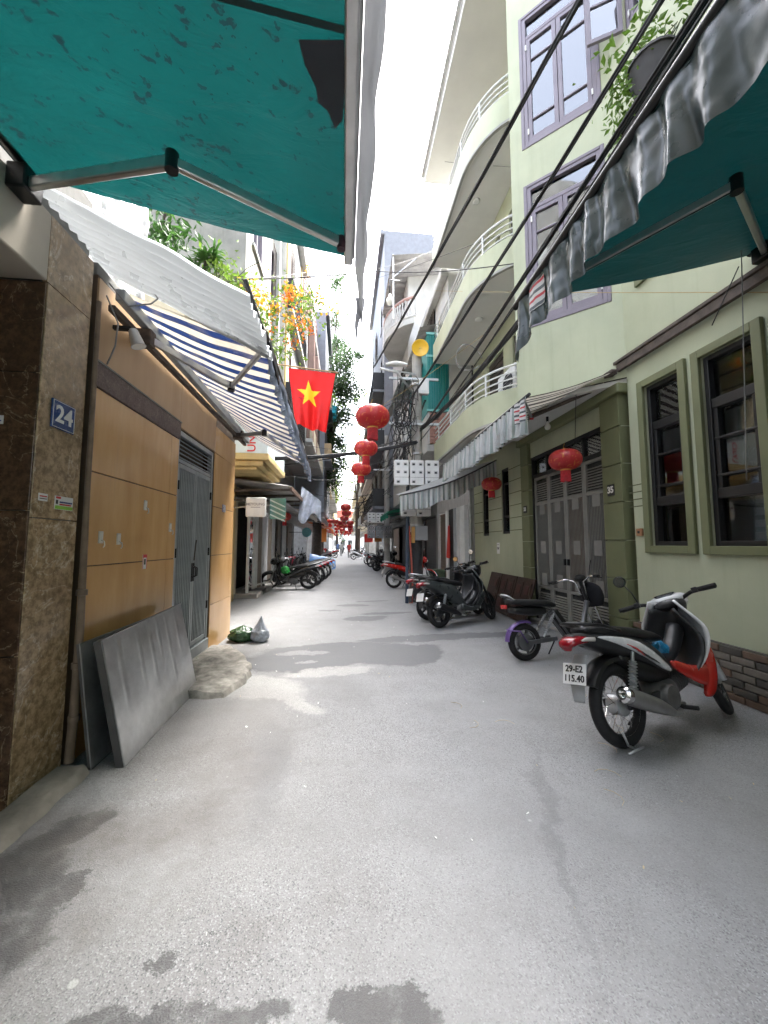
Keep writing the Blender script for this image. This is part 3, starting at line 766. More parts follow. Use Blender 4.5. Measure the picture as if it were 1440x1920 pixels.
# ------------------------------------------------------------------ LEFT: leaning metal panels, stone step, rubbish bags
STEEL = mat_steel('scratched_steel')
STEEL2 = mat_steel('dark_steel_edge', (.17, .165, .16), .5)
def panel(name, b0, b1, t0, t1, th, label):
    b0, b1, t0, t1 = map(V, (b0, b1, t0, t1)); n = (b1-b0).cross(t0-b0).normalized()
    if n.x < 0: n = -n
    tt = thing(name, label, 'steel sheet', b0)
    f = MB()
    def fn(u, v): return b0.lerp(b1, u).lerp(t0.lerp(t1, u), v)+n*(.004*noise.noise(V((u*4, v*3, 0)))-.005*sum(math.exp(-((u-a_)/.012)**2)*max(0, min(1, (v-b_)*4)) for a_, b_ in ((.13, .2), (.33, .35), (.47, .25), (.58, .5), (.71, .1), (.86, .45))))
    f.grid(fn, 72, 30); f.build('face', STEEL, tt, smooth=True)
    k = MB(); d = -n*th
    for a, b in ((b0, b1), (b1, t1), (t1, t0), (t0, b0)): k.add([a, b, b+d, a+d], [(0, 1, 2, 3)])
    k.build('edge', STEEL2, tt)
    MB().add([b0+d, b1+d, t1+d, t0+d], [(0, 1, 2, 3)]).build('back', STEEL2, tt)
    for q in (0, 1):
        a, b = ((t0, t1), (b0, t0))[q]
        MB().bar(a+n*.003, b+n*.003, .008, .006).build('rim', GALV, tt)
    return tt
panel('steel_sheet', (-1.41, 2.79, .004), (-1.45, 4.17, .004), (-1.625, 2.84, .80), (-1.66, 4.20, .84), .05, 'dented steel sheet panel leaning in front against the orange tiles')
panel('steel_sheet', (-1.60, 2.77, .01), (-1.62, 3.95, .01), (-1.735, 2.80, .79), (-1.745, 3.95, .79), .02, 'narrow dark edged steel panel leaning behind the front panel')
sp = MB()
outl = [(-1.8, 4.15), (-1.42, 3.95), (-1.13, 3.93), (-1.02, 4.3), (-1.08, 4.75), (-1.3, 5.3), (-1.55, 5.62), (-1.8, 5.66)]
def poly_in(fr):
    cx = -1.7; cy = 4.8
    return [(max(-1.8, cx+(x-cx)*fr), cy+(y-cy)*fr) for x, y in outl]
rings = []
for fr, z in ((1.03, 0), (1.01, .04), (.99, .06), (.95, .066), (.7, .075), (.35, .09), (.02, .095)):
    r = []
    P_ = poly_in(fr); n_ = len(P_)
    for i in range(n_):
        a, b = P_[i], P_[(i+1) % n_]
        for j in range(5):
            x, y = a[0]+(b[0]-a[0])*j/5, a[1]+(b[1]-a[1])*j/5
            w_ = .05*noise.noise(V((x*5, y*5, 0)))+.025*noise.noise(V((x*17, y*17, 3)))
            r.append(V((x+w_ if x > -1.79 else x, y+w_, max(0, z+(.03*noise.noise(V((x*4, y*4, 4)))+.012*noise.noise(V((x*14, y*14, 1))) if z > .02 else 0)))))
    rings.append(r)
sp.loft(rings)
tag(sp.build('stone_step', STONE, smooth=True, auto=28), 'rough sloping stone step before the grey metal door', 'step')
def bag(c, r, mat, label, tall, seed):
    o = bmesh.new(); bmesh.ops.create_icosphere(o, subdivisions=5, radius=1)
    tt = thing('rubbish_bag', label, 'rubbish bag', c)
    mb = MB()
    for v in o.verts:
        p = v.co.copy(); d = p.normalized()
        s = 1+.16*noise.noise(d*2.2+V((seed, 0, 0)))+.12*abs(noise.noise(d*5+V((0, seed, 0))))+.05*noise.noise(d*13+V((0, 0, seed)))
        q = d*s; q.x *= r[0]; q.y *= r[1]; q.z *= r[2]
        if q.z < -r[2]*.72: q.z = -r[2]*.72
        if d.z > .72: q.z += (d.z-.72)/.28*tall; f = 1-.75*(d.z-.72)/.28; q.x *= f; q.y *= f; q.x += .1*(d.z-.72)/.28*r[0]
        v.co = q
    o.verts.index_update()
    mb.add([v.co+V(c)+V((0, 0, r[2]*.72+.003)) for v in o.verts], [[v.index for v in f.verts] for f in o.faces]); o.free()
    mb.build('bag', mat, tt, smooth=True)
    return tt
BAGG = M('green_bag', (.05, .11, .05), .25, var=.7, vs=9, bump=.3, bs=22, trl=.25)
BAGW = M('white_bag', (.4, .43, .48), .22, var=.5, vs=9, bump=.3, bs=22, trl=.3)
bag((-1.52, 6.12, 0), (.19, .17, .11), BAGG, 'crumpled green plastic rubbish bag at the orange corner', .03, 3)
bag((-1.24, 6.05, 0), (.13, .13, .13), BAGW, 'knotted pale plastic rubbish bag beside the green bag', .14, 8)
# ------------------------------------------------------------------ RIGHT: pale green house 33-35
XR = 3.65
t = thing('green_house', 'tall pale green house with mauve windows and curved balconies', 'house', (4.5, 6, 0))
HOUSE = t
f35 = Fr((XR, 2.0, 0), (0, 1, 0), (-1, 0, 0))          # u = y-2
def U(y): return y-2.0
winL = [(2.95, 3.47), (3.72, 4.22), (1.55, 2.35)]       # y spans of lower windows (opening)
holes = [(U(a)+6, U(b)+6, 1.43, 3.36) for a, b in winL] + [(U(3.35)+6, U(4.17)+6, 4.75, 6.6), (U(3.35)+6, U(4.2)+6, 8.2, 10.1), (U(1.2)+6, U(2.2)+6, 4.75, 6.6)]
w = MB(); wall(w, (XR, -4, 0), (0, 1, 0), (-1, 0, 0), 8.5, 0, 13.0, holes, .16)
w.mm(XR, XR+.3, -20, -4.002, 0, 13.0)
w.build('wall', GREENW, t)
# wall behind the door niche and house 33 (same plane), upper wall behind balconies
w = MB(); holes33 = [(U(8.18), U(8.58), 1.68, 3.18), (U(9.42), U(9.82), 1.66, 3.08)]
wall(w, (XR, 7.42, 0), (0, 1, 0), (-1, 0, 0), 3.08, 0, 3.62, [(a-5.42, b-5.42, c, e) for a, b, c, e in holes33], .14)
w.build('wall', GREENW, t)
dz = [(3.86, 3.2), (6.79, 3.0), (9.72, 3.0)]
w = MB(); wall(w, (XR+.05, 5.0, 3.6), (0, 1, 0), (-1, 0, 0), 5.5, 3.6, 13.0, [(1.9, 2.9, z, z+2.2) for z, _ in dz]+[(3.4, 4.4, z, z+2.2) for z, _ in dz], .12)
w.build('wall', GREENW, t)
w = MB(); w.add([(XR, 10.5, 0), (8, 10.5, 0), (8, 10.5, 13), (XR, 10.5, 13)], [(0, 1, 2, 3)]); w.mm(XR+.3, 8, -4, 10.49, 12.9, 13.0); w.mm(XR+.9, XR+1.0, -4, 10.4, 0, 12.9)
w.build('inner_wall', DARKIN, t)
for z, _ in dz:
    for a in (6.9, 8.4):
        dd = MB(); dd.mm(XR+.10, XR+.14, a, a+1, z, z+2.2); leaf = dd.build('balcony_door', M('dark_louvre_wood', (.05, .04, .035), .5, bump=.1), t)
        src = None
        for i in range(14):
            zz = z+.15+i*.145
            if src is None: src = MB().box((XR+.09, a+.5, zz), (.03, .84, .02), Matrix.Rotation(rad(30), 3, 'Y')).build('louvre', M('dark_louvre_wood', (.05, .04, .035)), leaf); z0_ = zz
            else: piece('louvre', src, leaf, BASE[leaf.name]+V((0, 0, zz-z0_)))
# chamfered bay of the upper storeys
PA, PB = V((XR, 4.5, 0)), V((2.62, 5.47, 0))
dB = (PB-PA).normalized(); nB = V((-dB.y, dB.x, 0)); nB = nB if nB.y < 0 else -nB
LB = (PB-PA).length
fB = Fr(PA, dB, nB)
W_UP = [(4.76, 6.98), (7.70, 9.92), (10.63, 12.5)]
ua, ub = .17, 1.18
w = MB(); wall(w, (PA.x, PA.y, 3.62), dB, nB, LB, 3.62, 13.0, [(ua, ub, a, b) for a, b in W_UP], .1)
P2 = V((XR, 6.0, 0))
w.add([PB+V((0, 0, 3.62)), P2+V((0, 0, 3.62)), P2+V((0, 0, 13)), PB+V((0, 0, 13))], [(0, 1, 2, 3)])
w.build('bay_wall', GREENW, t)
SOF = M('white_soffit', (.62, .62, .6), .7, var=.06, vs=2, bump=.05)
q = MB(); q.prism([(PA.x+.03, PA.y+.02), (PB.x, PB.y), (PB.x, 7.0), (2.62, 7.4), (XR+.04, 7.4), (XR+.04, 4.6)], (0, 0, 3.55), (1, 0, 0), (0, 1, 0), (0, 0, 1), .066); q.build('soffit', SOF, t)

def casement(frame, u0, u1, z0, z1, mat, parent, glass, k=0.0, transom=.36, blind=True, bars=((.26,), (.26,)), fw=.055):
    """two-leaf window: outer frame, transom light, leaves with glazing bars, panes, blind behind"""
    o = MB()
    frame.box(o, u0, u0+fw, z0, z1, k-.07, k+.012); frame.box(o, u1-fw, u1, z0, z1, k-.07, k+.012); frame.box(o, u0+fw, u1-fw, z0, z0+fw, k-.07, k+.012); frame.box(o, u0+fw, u1-fw, z1-fw, z1, k-.07, k+.012)
    zt = z1-transom*(1 if z1-z0 > 1.5 else .7)
    frame.box(o, u0+fw, u1-fw, zt-.03, zt+.03, k-.06, k+.006)
    win = o.build('window', mat, parent, bev=.005)
    a = MB(); e = .05
    frame.box(a, u0-e, u0, z0-e, z1+e, k-.004, k+.022); frame.box(a, u1, u1+e, z0-e, z1+e, k-.004, k+.022); frame.box(a, u0, u1, z0-e, z0, k-.004, k+.022); frame.box(a, u0, u1, z1, z1+e, k-.004, k+.022)
    a.build('architrave', mat, win, bev=.008)
    frame.one('pane', u0+fw, u1-fw, zt+.03, z1-fw, k-.045, k-.041, glass, win)
    um = (u0+u1)/2
    for (a0, a1) in ((u0+fw+.003, um-.004), (um+.004, u1-fw-.003)):
        s = .06; b = MB(); zz0, zz1 = z0+fw+.003, zt-.033
        frame.box(b, a0, a0+s, zz0, zz1, k-.05, k+.002); frame.box(b, a1-s, a1, zz0, zz1, k-.05, k+.002); frame.box(b, a0+s, a1-s, zz0, zz0+s, k-.05, k+.002); frame.box(b, a0+s, a1-s, zz1-s, zz1, k-.05, k+.002)
        cuts = [zz0+s, zz0+s+.30*(zz1-zz0)*.55, zz1-s-.30*(zz1-zz0)*.6, zz1-s]
        for c_ in cuts[1:3]: frame.box(b, a0+s, a1-s, c_-.012, c_+.012, k-.045, k-.005)
        b.build('sash', mat, win, bev=.004)
        for c0, c1 in zip(cuts[:-1], cuts[1:]): frame.one('pane', a0+s, a1-s, c0, c1, k-.032, k-.028, glass, win)
        for zz in (zz0+.15, zz1-.15): frame.one('hinge', (a0-.012 if a0 < um-.1 else a1-.012) , (a0+.012 if a0 < um-.1 else a1+.012), zz-.045, zz+.045, k+.0125, k+.02, PAPER, win)
    if blind:
        frame.one('back_board', u0+.02, u1-.02, z0+.02, z1-.02, k-.14, k-.135, M('pale_curtain', (.5, .52, .55), .8, bump=.05), win)
        n = int((z1-z0)/.09); src = None
        rot = Matrix((frame.d, frame.n, V((0, 0, 1)))).transposed() @ Matrix.Rotation(rad(50), 3, 'X')
        for i in range(n):
            z = z0+.05+i*.09
            if src is None: src = MB().box(frame.p(um, z, k-.085), (u1-u0-.08, .05, .004), rot).build('blind_slat', BLIND, win); zf0 = z
            else: piece('blind_slat', src, win, BASE[win.name]+V((0, 0, z-zf0)))
    return win
for a, b in W_UP: casement(fB, ua, ub, a, b, MAUVE, t, GLASS, k=-.01)
casement(f35, U(3.35), U(4.17), 4.75, 6.6, MAUVE, t, GLASS, k=-.03)
casement(f35, U(3.35), U(4.2), 8.2, 10.1, MAUVE, t, GLASS, k=-.03)
casement(f35, U(1.2), U(2.2), 4.75, 6.6, MAUVE, t, GLASS, k=-.03)
# an open shutter leaf on the upper right window, olive surround on the lower
for yh, dirn in ((4.2, 1), (3.35, -1)):
    s = MB(); hp = V((XR-.03, yh, 0)); dd = V((-.75, .4*dirn, 0)).normalized(); fs = Fr(hp, dd, V((-dd.y, dd.x, 0)))
    for (a, b, c_, e) in ((0, .055, 8.22, 10.05), (.37, .425, 8.22, 10.05), (.055, .37, 8.22, 8.28), (.055, .37, 9.99, 10.05), (.055, .37, 8.75, 8.78), (.055, .37, 9.4, 9.43)): fs.box(s, a, b, c_, e, -.02, .02)
    sh = s.build('shutter_leaf', MAUVE, t, bev=.004)
    fs.one('pane', .055, .37, 8.28, 9.99, -.003, .003, GLASS, sh)
for (a, b, c_, e) in ((3.27, 3.35, 4.67, 6.68), (4.17, 4.25, 4.67, 6.68), (3.35, 4.17, 4.67, 4.75), (3.35, 4.17, 6.6, 6.68)):
    f35.one('window_surround', U(a), U(b), c_, e, .001, .04, OLIVE, t, .006)

def tall_window(y0, y1, z0, z1, cuts, fr=f35, fw=.05, surround=.085, uo=U, lit=False):
    u0, u1 = uo(y0), uo(y1); o = MB()
    fr.box(o, u0, u0+fw, z0, z1, -.12, -.02); fr.box(o, u1-fw, u1, z0, z1, -.12, -.02); fr.box(o, u0+fw, u1-fw, z0, z0+fw, -.12, -.02); fr.box(o, u0+fw, u1-fw, z1-fw, z1, -.12, -.02)
    for c_, h in cuts: fr.box(o, u0+fw, u1-fw, c_-h, c_+h, -.115, -.03)
    win = o.build('window', DKFRAME, t, bev=.006)
    zs = [z0+fw]+[x for c_, h in cuts for x in (c_-h, c_+h)]+[z1-fw]
    s = .045; ss = MB()
    for i in range(0, len(zs)-1, 2):
        pass
    lo, hi = cuts[0][0]+cuts[0][1], cuts[-1][0]-cuts[-1][1]
    fr.box(ss, u0+fw, u0+fw+s, lo, hi, -.105, -.04); fr.box(ss, u1-fw-s, u1-fw, lo, hi, -.105, -.04)
    ss.build('sash', DKFRAME, win, bev=.005)
    for i in range(0, len(zs)-1, 2):
        fr.one('pane', u0+fw, u1-fw, zs[i], zs[i+1], -.085, -.081, GLASSD, win)
    n = int((z1-z0)*.62/.11); src = None
    rot = Matrix((fr.d, fr.n, V((0, 0, 1)))).transposed() @ Matrix.Rotation(rad(35), 3, 'X')
    fr.one('back_board', u0, u1, z0, z1, -.26, -.25, M('dim_room', (.26, .29, .31), .8, bump=0), win)
    for i in range(n):
        z = z0+.1+i*.11
        if src is None: src = MB().box(fr.p((u0+u1)/2, z, -.15), (u1-u0-.1, .10, .006), rot).build('blind_slat', BLIND, win); zf0 = z
        else: piece('blind_slat', src, win, BASE[win.name]+V((0, 0, z-zf0)))
    if surround:
        e = surround
        for (a, b, c_, d_) in ((u0-e, u0, z0-e, z1+e), (u1, u1+e, z0-e, z1+e), (u0, u1, z0-e, z0), (u0, u1, z1, z1+e)):
            fr.one('surround', a, b, c_, d_, .0005, .045, OLIVE, win, .006)
    return win
cu = [(1.95, .05), (2.13, .012), (2.50, .012), (2.86, .05)]
for a, b in winL: tall_window(a, b, 1.43, 3.36, cu)
for a, b, c_, e in holes33: tall_window(a+2, b+2, c_, e, [(c_+.4, .02), (e-.35, .02)], surround=0, fw=.06)
# grooves on house 33
gm = M('groove_dark', (.12, .13, .07), .8, bump=0)
for z in (1.75, 2.02, 2.29, 2.56, 2.83, 3.10):
    for (a, b) in ((7.43, 8.17), (8.6, 9.4), (9.84, 10.48)):
        f35.one('wall_groove', U(a), U(b), z-.008, z+.008, -.004, .002, gm, t)
for i, z in enumerate((1.92, 2.01, 2.10, 2.19)): f35.one('wall_groove', U(4.24)+.09, U(4.56), z-.007, z+.007, -.004, .002, gm, t)
# brick plinth along the foot of the wall
f35.one('plinth', U(-4), U(4.5), 0, .5, .0005, .03, M('mortar', (.10, .095, .085), .9, bump=.4), t)
BRKS = [M('plinth_brick_a', (.17, .15, .125), .8, var=.3, bump=.4, bs=40), M('plinth_brick_b', (.075, .068, .06), .8, var=.3, bump=.4, bs=40), M('plinth_brick_c', (.13, .085, .06), .8, var=.3, bump=.4, bs=40)]
srcs = []
for r_ in range(7):
    z = .036+r_*.07
    for i in range(12):
        y = 4.44-i*.22-(r_ % 2)*.11
        mi = RN.randrange(3)
        if len(srcs) < 3:
            mi = len(srcs)
            srcs.append(f35.box(MB(), U(y)-.104, U(y)+.104, z-.03, z+.03, .03, .055).build('brick', BRKS[mi], t, bev=.006)); srcs[-1]['o'] = (y, z)
        else:
            s_ = srcs[mi]; yo, zo = s_['o']
            piece('brick', s_, t, BASE[t.name]+V((RN.uniform(-.004, .004), y-yo, z-zo)))
for s_ in srcs: del s_['o']
# door 35: pilasters of rendered blocks, lintel, four folding leaves
for (y0, y1) in ((4.58, 4.95), (7.10, 7.42)):
    MB().mm(XR-.05, XR+.3, y0+.004, y1-.004, 0, 3.5).build('pilaster', M('pale_joint', (.4, .42, .3), .7), t)
    for i in range(7):
        z = i*.5; MB().mm(XR-.085, XR+.2, y0, y1, z+.003, min(3.5, z+.494)).build('pilaster_block', OLIVE, t, bev=.006)
MB().mm(XR-.14, XR+.2, 4.5, 7.5, 3.42, 3.55).build('lintel', OLIVE, t, bev=.02)
MB().mm(XR-.02, XR+.2, 4.95, 7.10, 3.13, 3.42).build('wall', GREENW, t)
fd = Fr((XR+.03, 4.95, 0), (0, 1, 0), (-1, 0, 0)); DW = 2.15
q = MB(); fd.box(q, 0, DW, 3.07, 3.13, -.05, .04); fd.box(q, 0, .04, .06, 3.07, -.05, .04); fd.box(q, DW-.04, DW, .06, 3.07, -.05, .04); fd.box(q, .04, DW-.04, 2.72, 2.78, -.05, .03)
for i in (1, 2, 3): fd.box(q, DW*i/4-.025, DW*i/4+.025, 2.78, 3.07, -.05, .03)
q.build('door_frame', DKFRAME, t, bev=.004)
fd.one('sill', -.02, DW+.02, 0, .06, -.2, .16, CONC, t, .01)
fd.one('room_wall', 0, DW, .06, 3.1, -.6, -.59, DARKIN, t)
for i in range(4): fd.one('transom_pane', DW*i/4+.03, DW*(i+1)/4-.03, 2.785, 3.065, -.012, -.008, GLASS, t)
GREYD = M('grey_door_paint', (.23, .225, .205), .5, .1, var=.12, vs=4, bump=.06, streak=.3)
LV = M('door_mesh', (.085, .085, .082), .5, .2, var=.2, vs=20, bump=.1)
for i in range(4):
    u0, u1 = .045+i*(DW-.09)/4+.004, .045+(i+1)*(DW-.09)/4-.004
    fw = .05; q = MB()
    fd.box(q, u0, u0+fw, .07, 2.71, -.02, .02); fd.box(q, u1-fw, u1, .07, 2.71, -.02, .02)
    for z in (.07, .64, 2.18, 2.66): fd.box(q, u0+fw, u1-fw, z, z+.05, -.02, .02)
    leaf = q.build('door_leaf', GREYD, t, bev=.004)
    fd.one('sheet', u0+fw, u1-fw, .69, 2.18, -.006, .0, LV if i != 1 else M('brown_door_mesh', (.10, .065, .045), .5, .2, var=.2, vs=20), leaf)
    src = None
    for j in range(12):
        uu = u0+fw+.012+(u1-u0-2*fw-.024)*j/11
        if src is None: src = fd.box(MB(), uu-.004, uu+.004, .70, 2.17, .0005, .009).build('rib', GREYD, leaf); uf = uu
        else: piece('rib', src, leaf, BASE[leaf.name]+fd.d*(uu-uf))
    for (za, zb_) in ((.13, .62), (2.24, 2.64)):
        src = None
        for j in range(int((zb_-za)/.042)):
            z = za+j*.042
            if src is None: src = MB().box(fd.p((u0+u1)/2, z, 0), (u1-u0-2*fw, .03, .012), Matrix((fd.d, fd.n, V((0, 0, 1)))).transposed() @ Matrix.Rotation(rad(-35), 3, 'X')).build('louvre', GREYD, leaf); zf0 = z
            else: piece('louvre', src, leaf, BASE[leaf.name]+V((0, 0, z-zf0)))
        fd.one('louvre_back', u0+fw, u1-fw, za-.01, zb_+.0, -.018, -.014, DARKIN, leaf)
    for z in (.70, 1.28, 2.0): fd.one('paper_notice', (u0+u1)/2-.09, (u0+u1)/2+.09, z, z+.22, .0095, .012, M('notice_paper', (.22, .215, .2), .7, var=.1), leaf)
    if i in (1, 2):
        fd.one('lock', (u0 if i == 2 else u1)-.02+(.05 if i == 2 else -.04), (u0 if i == 2 else u1)+.02+(.05 if i == 2 else -.04), 1.1, 1.2, .0205, .045, BLACKM, leaf)
number_plate('number_plate', '35', (XR-.086, 4.78, 2.17), (0, -1, 0), .13, .15, 'black house number plate reading 35 on the olive door pilaster', INK, .12, PAPER, .004, False)
number_plate('number_plate', '33', (XR-.086, 7.25, 2.13), (0, -1, 0), .13, .14, 'small house number plate reading 33 on the far door pilaster', INK, .1, PAPER, .003, False)
bx = thing('switch_box', 'small orange electrical switch box on the green wall by the tall windows', 'switch box', (XR-.01, 4.41, 1.55))
f35.one('box', U(4.36), U(4.45), 1.55, 1.64, .001, .03, M('orange_plastic', (.4, .2, .1), .5), bx, .005); f35.one('button', U(4.39), U(4.42), 1.58, 1.61, .0305, .036, INK, bx)
sticker((XR, 8.85, 1.35), (0, -1, 0), .16, .26, 'white paper notice on the green wall of house 33', [(.1, .9, .55, .6, INK), (.2, .8, .4, .5, INK), (.2, .8, .8, .84, INK)], 'paper_notice', 'notice')

# balconies
def balcony(z, idx, has_ac=False):
    lab = ('lowest', 'middle', 'topmost')[idx]
    path = []
    for i in range(13):
        a = (PI/2)*i/12
        path.append((2.52+1.13*(1-math.sin(a)), 7.75-1.55*math.cos(a)))
    path = [(x, y) for x, y in path] + [(2.52, y) for y in (8.3, 8.9, 9.5, 10.1, 10.46)]
    q = MB(); n = len(path)
    inn = [(XR+.04, p[1]) for p in path]
    vs_ = [(x, y, z) for x, y in path]+[(x, y, z+.14) for x, y in path]+[(XR+.04, y, z) for _, y in inn]+[(XR+.04, y, z+.14) for _, y in inn]
    fs = []
    for i in range(n-1):
        fs += [(i, i+1, n+i+1, n+i), (2*n+i, 2*n+i+1, i+1, i), (n+i, n+i+1, 3*n+i+1, 3*n+i)]
    fs.append((n-1, 2*n+n-1, 3*n+n-1, 2*n-1))
    q.add(vs_, fs)
    sl = q.build('balcony_slab', SOF, t)
    def strip(off, z0, z1, name, mat, th=.1):
        q = MB(); P_ = [V((x, y, 0)) for x, y in path]
        o_, i_ = [], []
        for i, p in enumerate(P_):
            d = (P_[min(i+1, n-1)]-P_[max(i-1, 0)]).normalized(); nn = V((-d.y, d.x, 0))
            o_.append(p+nn*off); i_.append(p+nn*(off-th))
        vs_ = [p+V((0, 0, z0)) for p in o_]+[p+V((0, 0, z1)) for p in o_]+[p+V((0, 0, z1)) for p in i_]+[p+V((0, 0, z0)) for p in i_]
        fs = []
        for i in range(n-1):
            for k in range(4):
                a, b = k*n, ((k+1) % 4)*n; fs.append((a+i, a+i+1, b+i+1, b+i))
        fs += [(0, n, 2*n, 3*n), (n-1, 4*n-1, 3*n-1, 2*n-1)]
        q.add(vs_, fs); return q.build(name, mat, sl, smooth=True, auto=40)
    strip(.02, z-.05, z+.0, 'drip_lip', M('grey_lip', (.3, .3, .28), .7), .06)
    strip(.012, z+.0005, z+.54, 'parapet', GREENW)
    P3 = [V((x+.04, y+.02, 0)) for x, y in path]
    for h in (.62, .74, .86, .99):
        MB().tube([p+V((0, 0, z+h)) for p in P3], .022 if h > .9 else .015, 8).build('rail', WHITEPL, sl, smooth=True)
    for i in (4, 8, 12, 14, 16):
        MB().cyl(P3[i]+V((0, 0, z+.5)), P3[i]+V((0, 0, z+1.0)), .02, seg=8).build('rail_post', WHITEPL, sl, smooth=True, auto=40)
    q = MB(); q.lathe([(.09, 0), (.09, -.02), (.06, -.03), (0, -.03)], (3.05, 8.2, z-.0005), seg=16); q.build('ceiling_lamp', PAPER, sl, smooth=True)
    return sl
for i, z in enumerate((3.72, 6.62, 9.55)): balcony(z, i)
# roof slab with deep eaves
q = MB(); q.mm(2.35, 8, 5.55, 10.7, 12.45, 12.62); q.build('roof', M('eave_soffit', (.5, .49, .45), .7, var=.05, vs=2), t, bev=.01)
q = MB()
for k, (o_, z0, z1) in enumerate(((.0, 12.621, 12.68), (.07, 12.681, 12.76))): q.mm(2.33-o_, 8, 5.53, 10.72+o_, z0, z1)
q.build('cornice', WHITEP, t, bev=.01)
# air conditioner and shirts on the lowest balcony
def ac_unit(c, label, ax=(0, 1, 0), out=(-1, 0, 0), size=(.8, .3, .55)):
    fr = Fr(c, ax, out); a = thing('air_conditioner', label, 'air conditioner', c, 'outdoor air conditioner units')
    z = c[2] if len(c) > 2 else 0
    fr.one('casing', -size[0]/2, size[0]/2, z, z+size[2], 0, size[1], WHITEPL, a, .02)
    q = MB(); q.lathe([(.0, .001), (.2, .001), (.22, .012), (.205, .02), (.19, .012)], fr.p(-.1, z+size[2]/2, size[1]), fr.n, 24); q.build('fan_ring', DKGREY, a, smooth=True, auto=40)
    for k in range(4):
        zz = z+size[2]/2-.15+k*.1; q = MB(); fr.box(q, -.29, .09, zz-.004, zz+.004, size[1]+.014, size[1]+.022); q.build('grille_bar', GALV, a)
    for s1 in (-1, 1):
        q = MB(); fr.box(q, s1*.3-.02, s1*.3+.02, z-.04, z-.0005, -.05, size[1]+.05); q.build('bracket', RUST, a)
    return a
ac_unit((3.4, 6.95, 4.2), 'white air conditioner unit behind the rails of the lowest green balcony', size=(.8, .3, .6))
# bulb under the soffit
def bulb(c, label, drop=.1):
    a = thing('light_bulb', label, 'bulb', c)
    c = V(c)
    MB().cyl(c, c-V((0, 0, .02)), .045, seg=14).build('base', PAPER, a); MB().cyl(c-V((0, 0, .02)), c-V((0, 0, drop)), .02, seg=10).build('socket', BLACKM, a)
    MB().lathe([(.015, 0), (.02, -.03), (.045, -.07), (.05, -.1), (.035, -.135), (0, -.15)], c-V((0, 0, drop-.005)), seg=14).build('glass', BULBM, a, smooth=True)
    return a
bulb((3.3, 5.85, 3.55), 'bare white bulb under the porch ceiling of number 35')

# ------------------------------------------------------------------ RIGHT: awnings
TARPD = mat_tarp('dark_green_tarpaulin', (.002, .032, .033), False, .3)
t = thing('green_awning', 'dark green awning with glossy crinkled plastic valance at upper right', 'awning', (3.6, 1, 4))
RY0, RY1 = -4.5, 2.9
zr = lambda x: 3.46+.265*(x-1.42)
def ra(u, v):
    y = RY0+(RY1-RY0)*u; x = 1.42+v*2.2
    return (x, y, zr(x)-.03*math.sin(PI*v))
MB().grid(ra, 60, 24).build('canopy', TARPD, t, smooth=True)
q = MB(); q.cyl((1.42, RY0, 3.74), (1.42, RY1+.06, 3.44), .028, seg=12); q.cyl((1.45, RY0, 3.78), (1.45, RY1+.02, 3.48), .012, seg=8); q.build('front_bar', BLACKM, t, smooth=True, auto=40)
VALD = M('crinkled_plastic', (.022, .04, .043), .3, .0, var=.4, vs=4, bump=.1, bs=18, trl=.15)
def rv(u, v):
    y = RY0+(RY1+.03-RY0)*u
    zt_ = 3.74-.30*(y-RY0)/(RY1-RY0)-.02
    L = .37+.12*(1-u)+.03*noise.noise(V((y*2.2, 1, 0)))+.012*math.sin(y*9)
    if u > .97: L += .1*((u-.97)/.03)
    amp = .008+.018*v
    return (1.415+amp*math.sin(y*31+4*noise.noise(V((y*2, 0, 5)))+v*noise.noise(V((y*5, 2, 1))))+.04*v*noise.noise(V((y*5, v*.6, 2)))+.014*noise.noise(V((y*17+v*1.5, v*.9, 7)))+.005*noise.noise(V((y*9, v*6, 9))), y+.015*v*math.sin(y*11), zt_-v*L)
MB().grid(rv, 900, 28).build('valance', VALD, t, smooth=True)
PRINT = mat_stripes('faded_print', 2, .11, [(.3, (.5, .5, .5)), (.2, (.45, .05, .06)), (.25, (.55, .55, .54)), (.25, (.08, .09, .1))], trl=.1)
pv = MB()
pv.grid(lambda u, v: V(rv(.94+.025*u, .12+.55*v))+V((-.008, 0, 0)), 24, 16); pv.build('printed_band', PRINT, t, smooth=True)
A, Eb, Fb = V((3.58, 2.76, zr(3.58)-.07)), V((2.34, 1.92, zr(2.34)-.09)), V((1.45, 2.82, zr(1.45)-.05))
arm = MB().bar(A, Eb, .04, .07).build('arm', ALU, t, bev=.008)
MB().bar(Eb, Fb, .035, .06).build('forearm', ALU, arm, bev=.008)
MB().bar(Eb+V((0, 0, -.031)), Fb+V((0, 0, -.031)), .012, .004).build('forearm_groove', BLACKM, arm)
MB().cyl(Eb-V((0, 0, .05)), Eb+V((0, 0, .05)), .034, seg=14).build('elbow', BLACKM, arm, smooth=True, auto=40)
MB().mm(3.54, 3.645, 2.68, 2.84, zr(3.58)-.14, zr(3.58)+.02).build('bracket', BLACKM, t, bev=.01)
MB().cyl((3.6, RY0, zr(3.6)+.02), (3.6, RY1, zr(3.6)+.02), .04, seg=12).build('roller', BLACKM, t, smooth=True, auto=40)

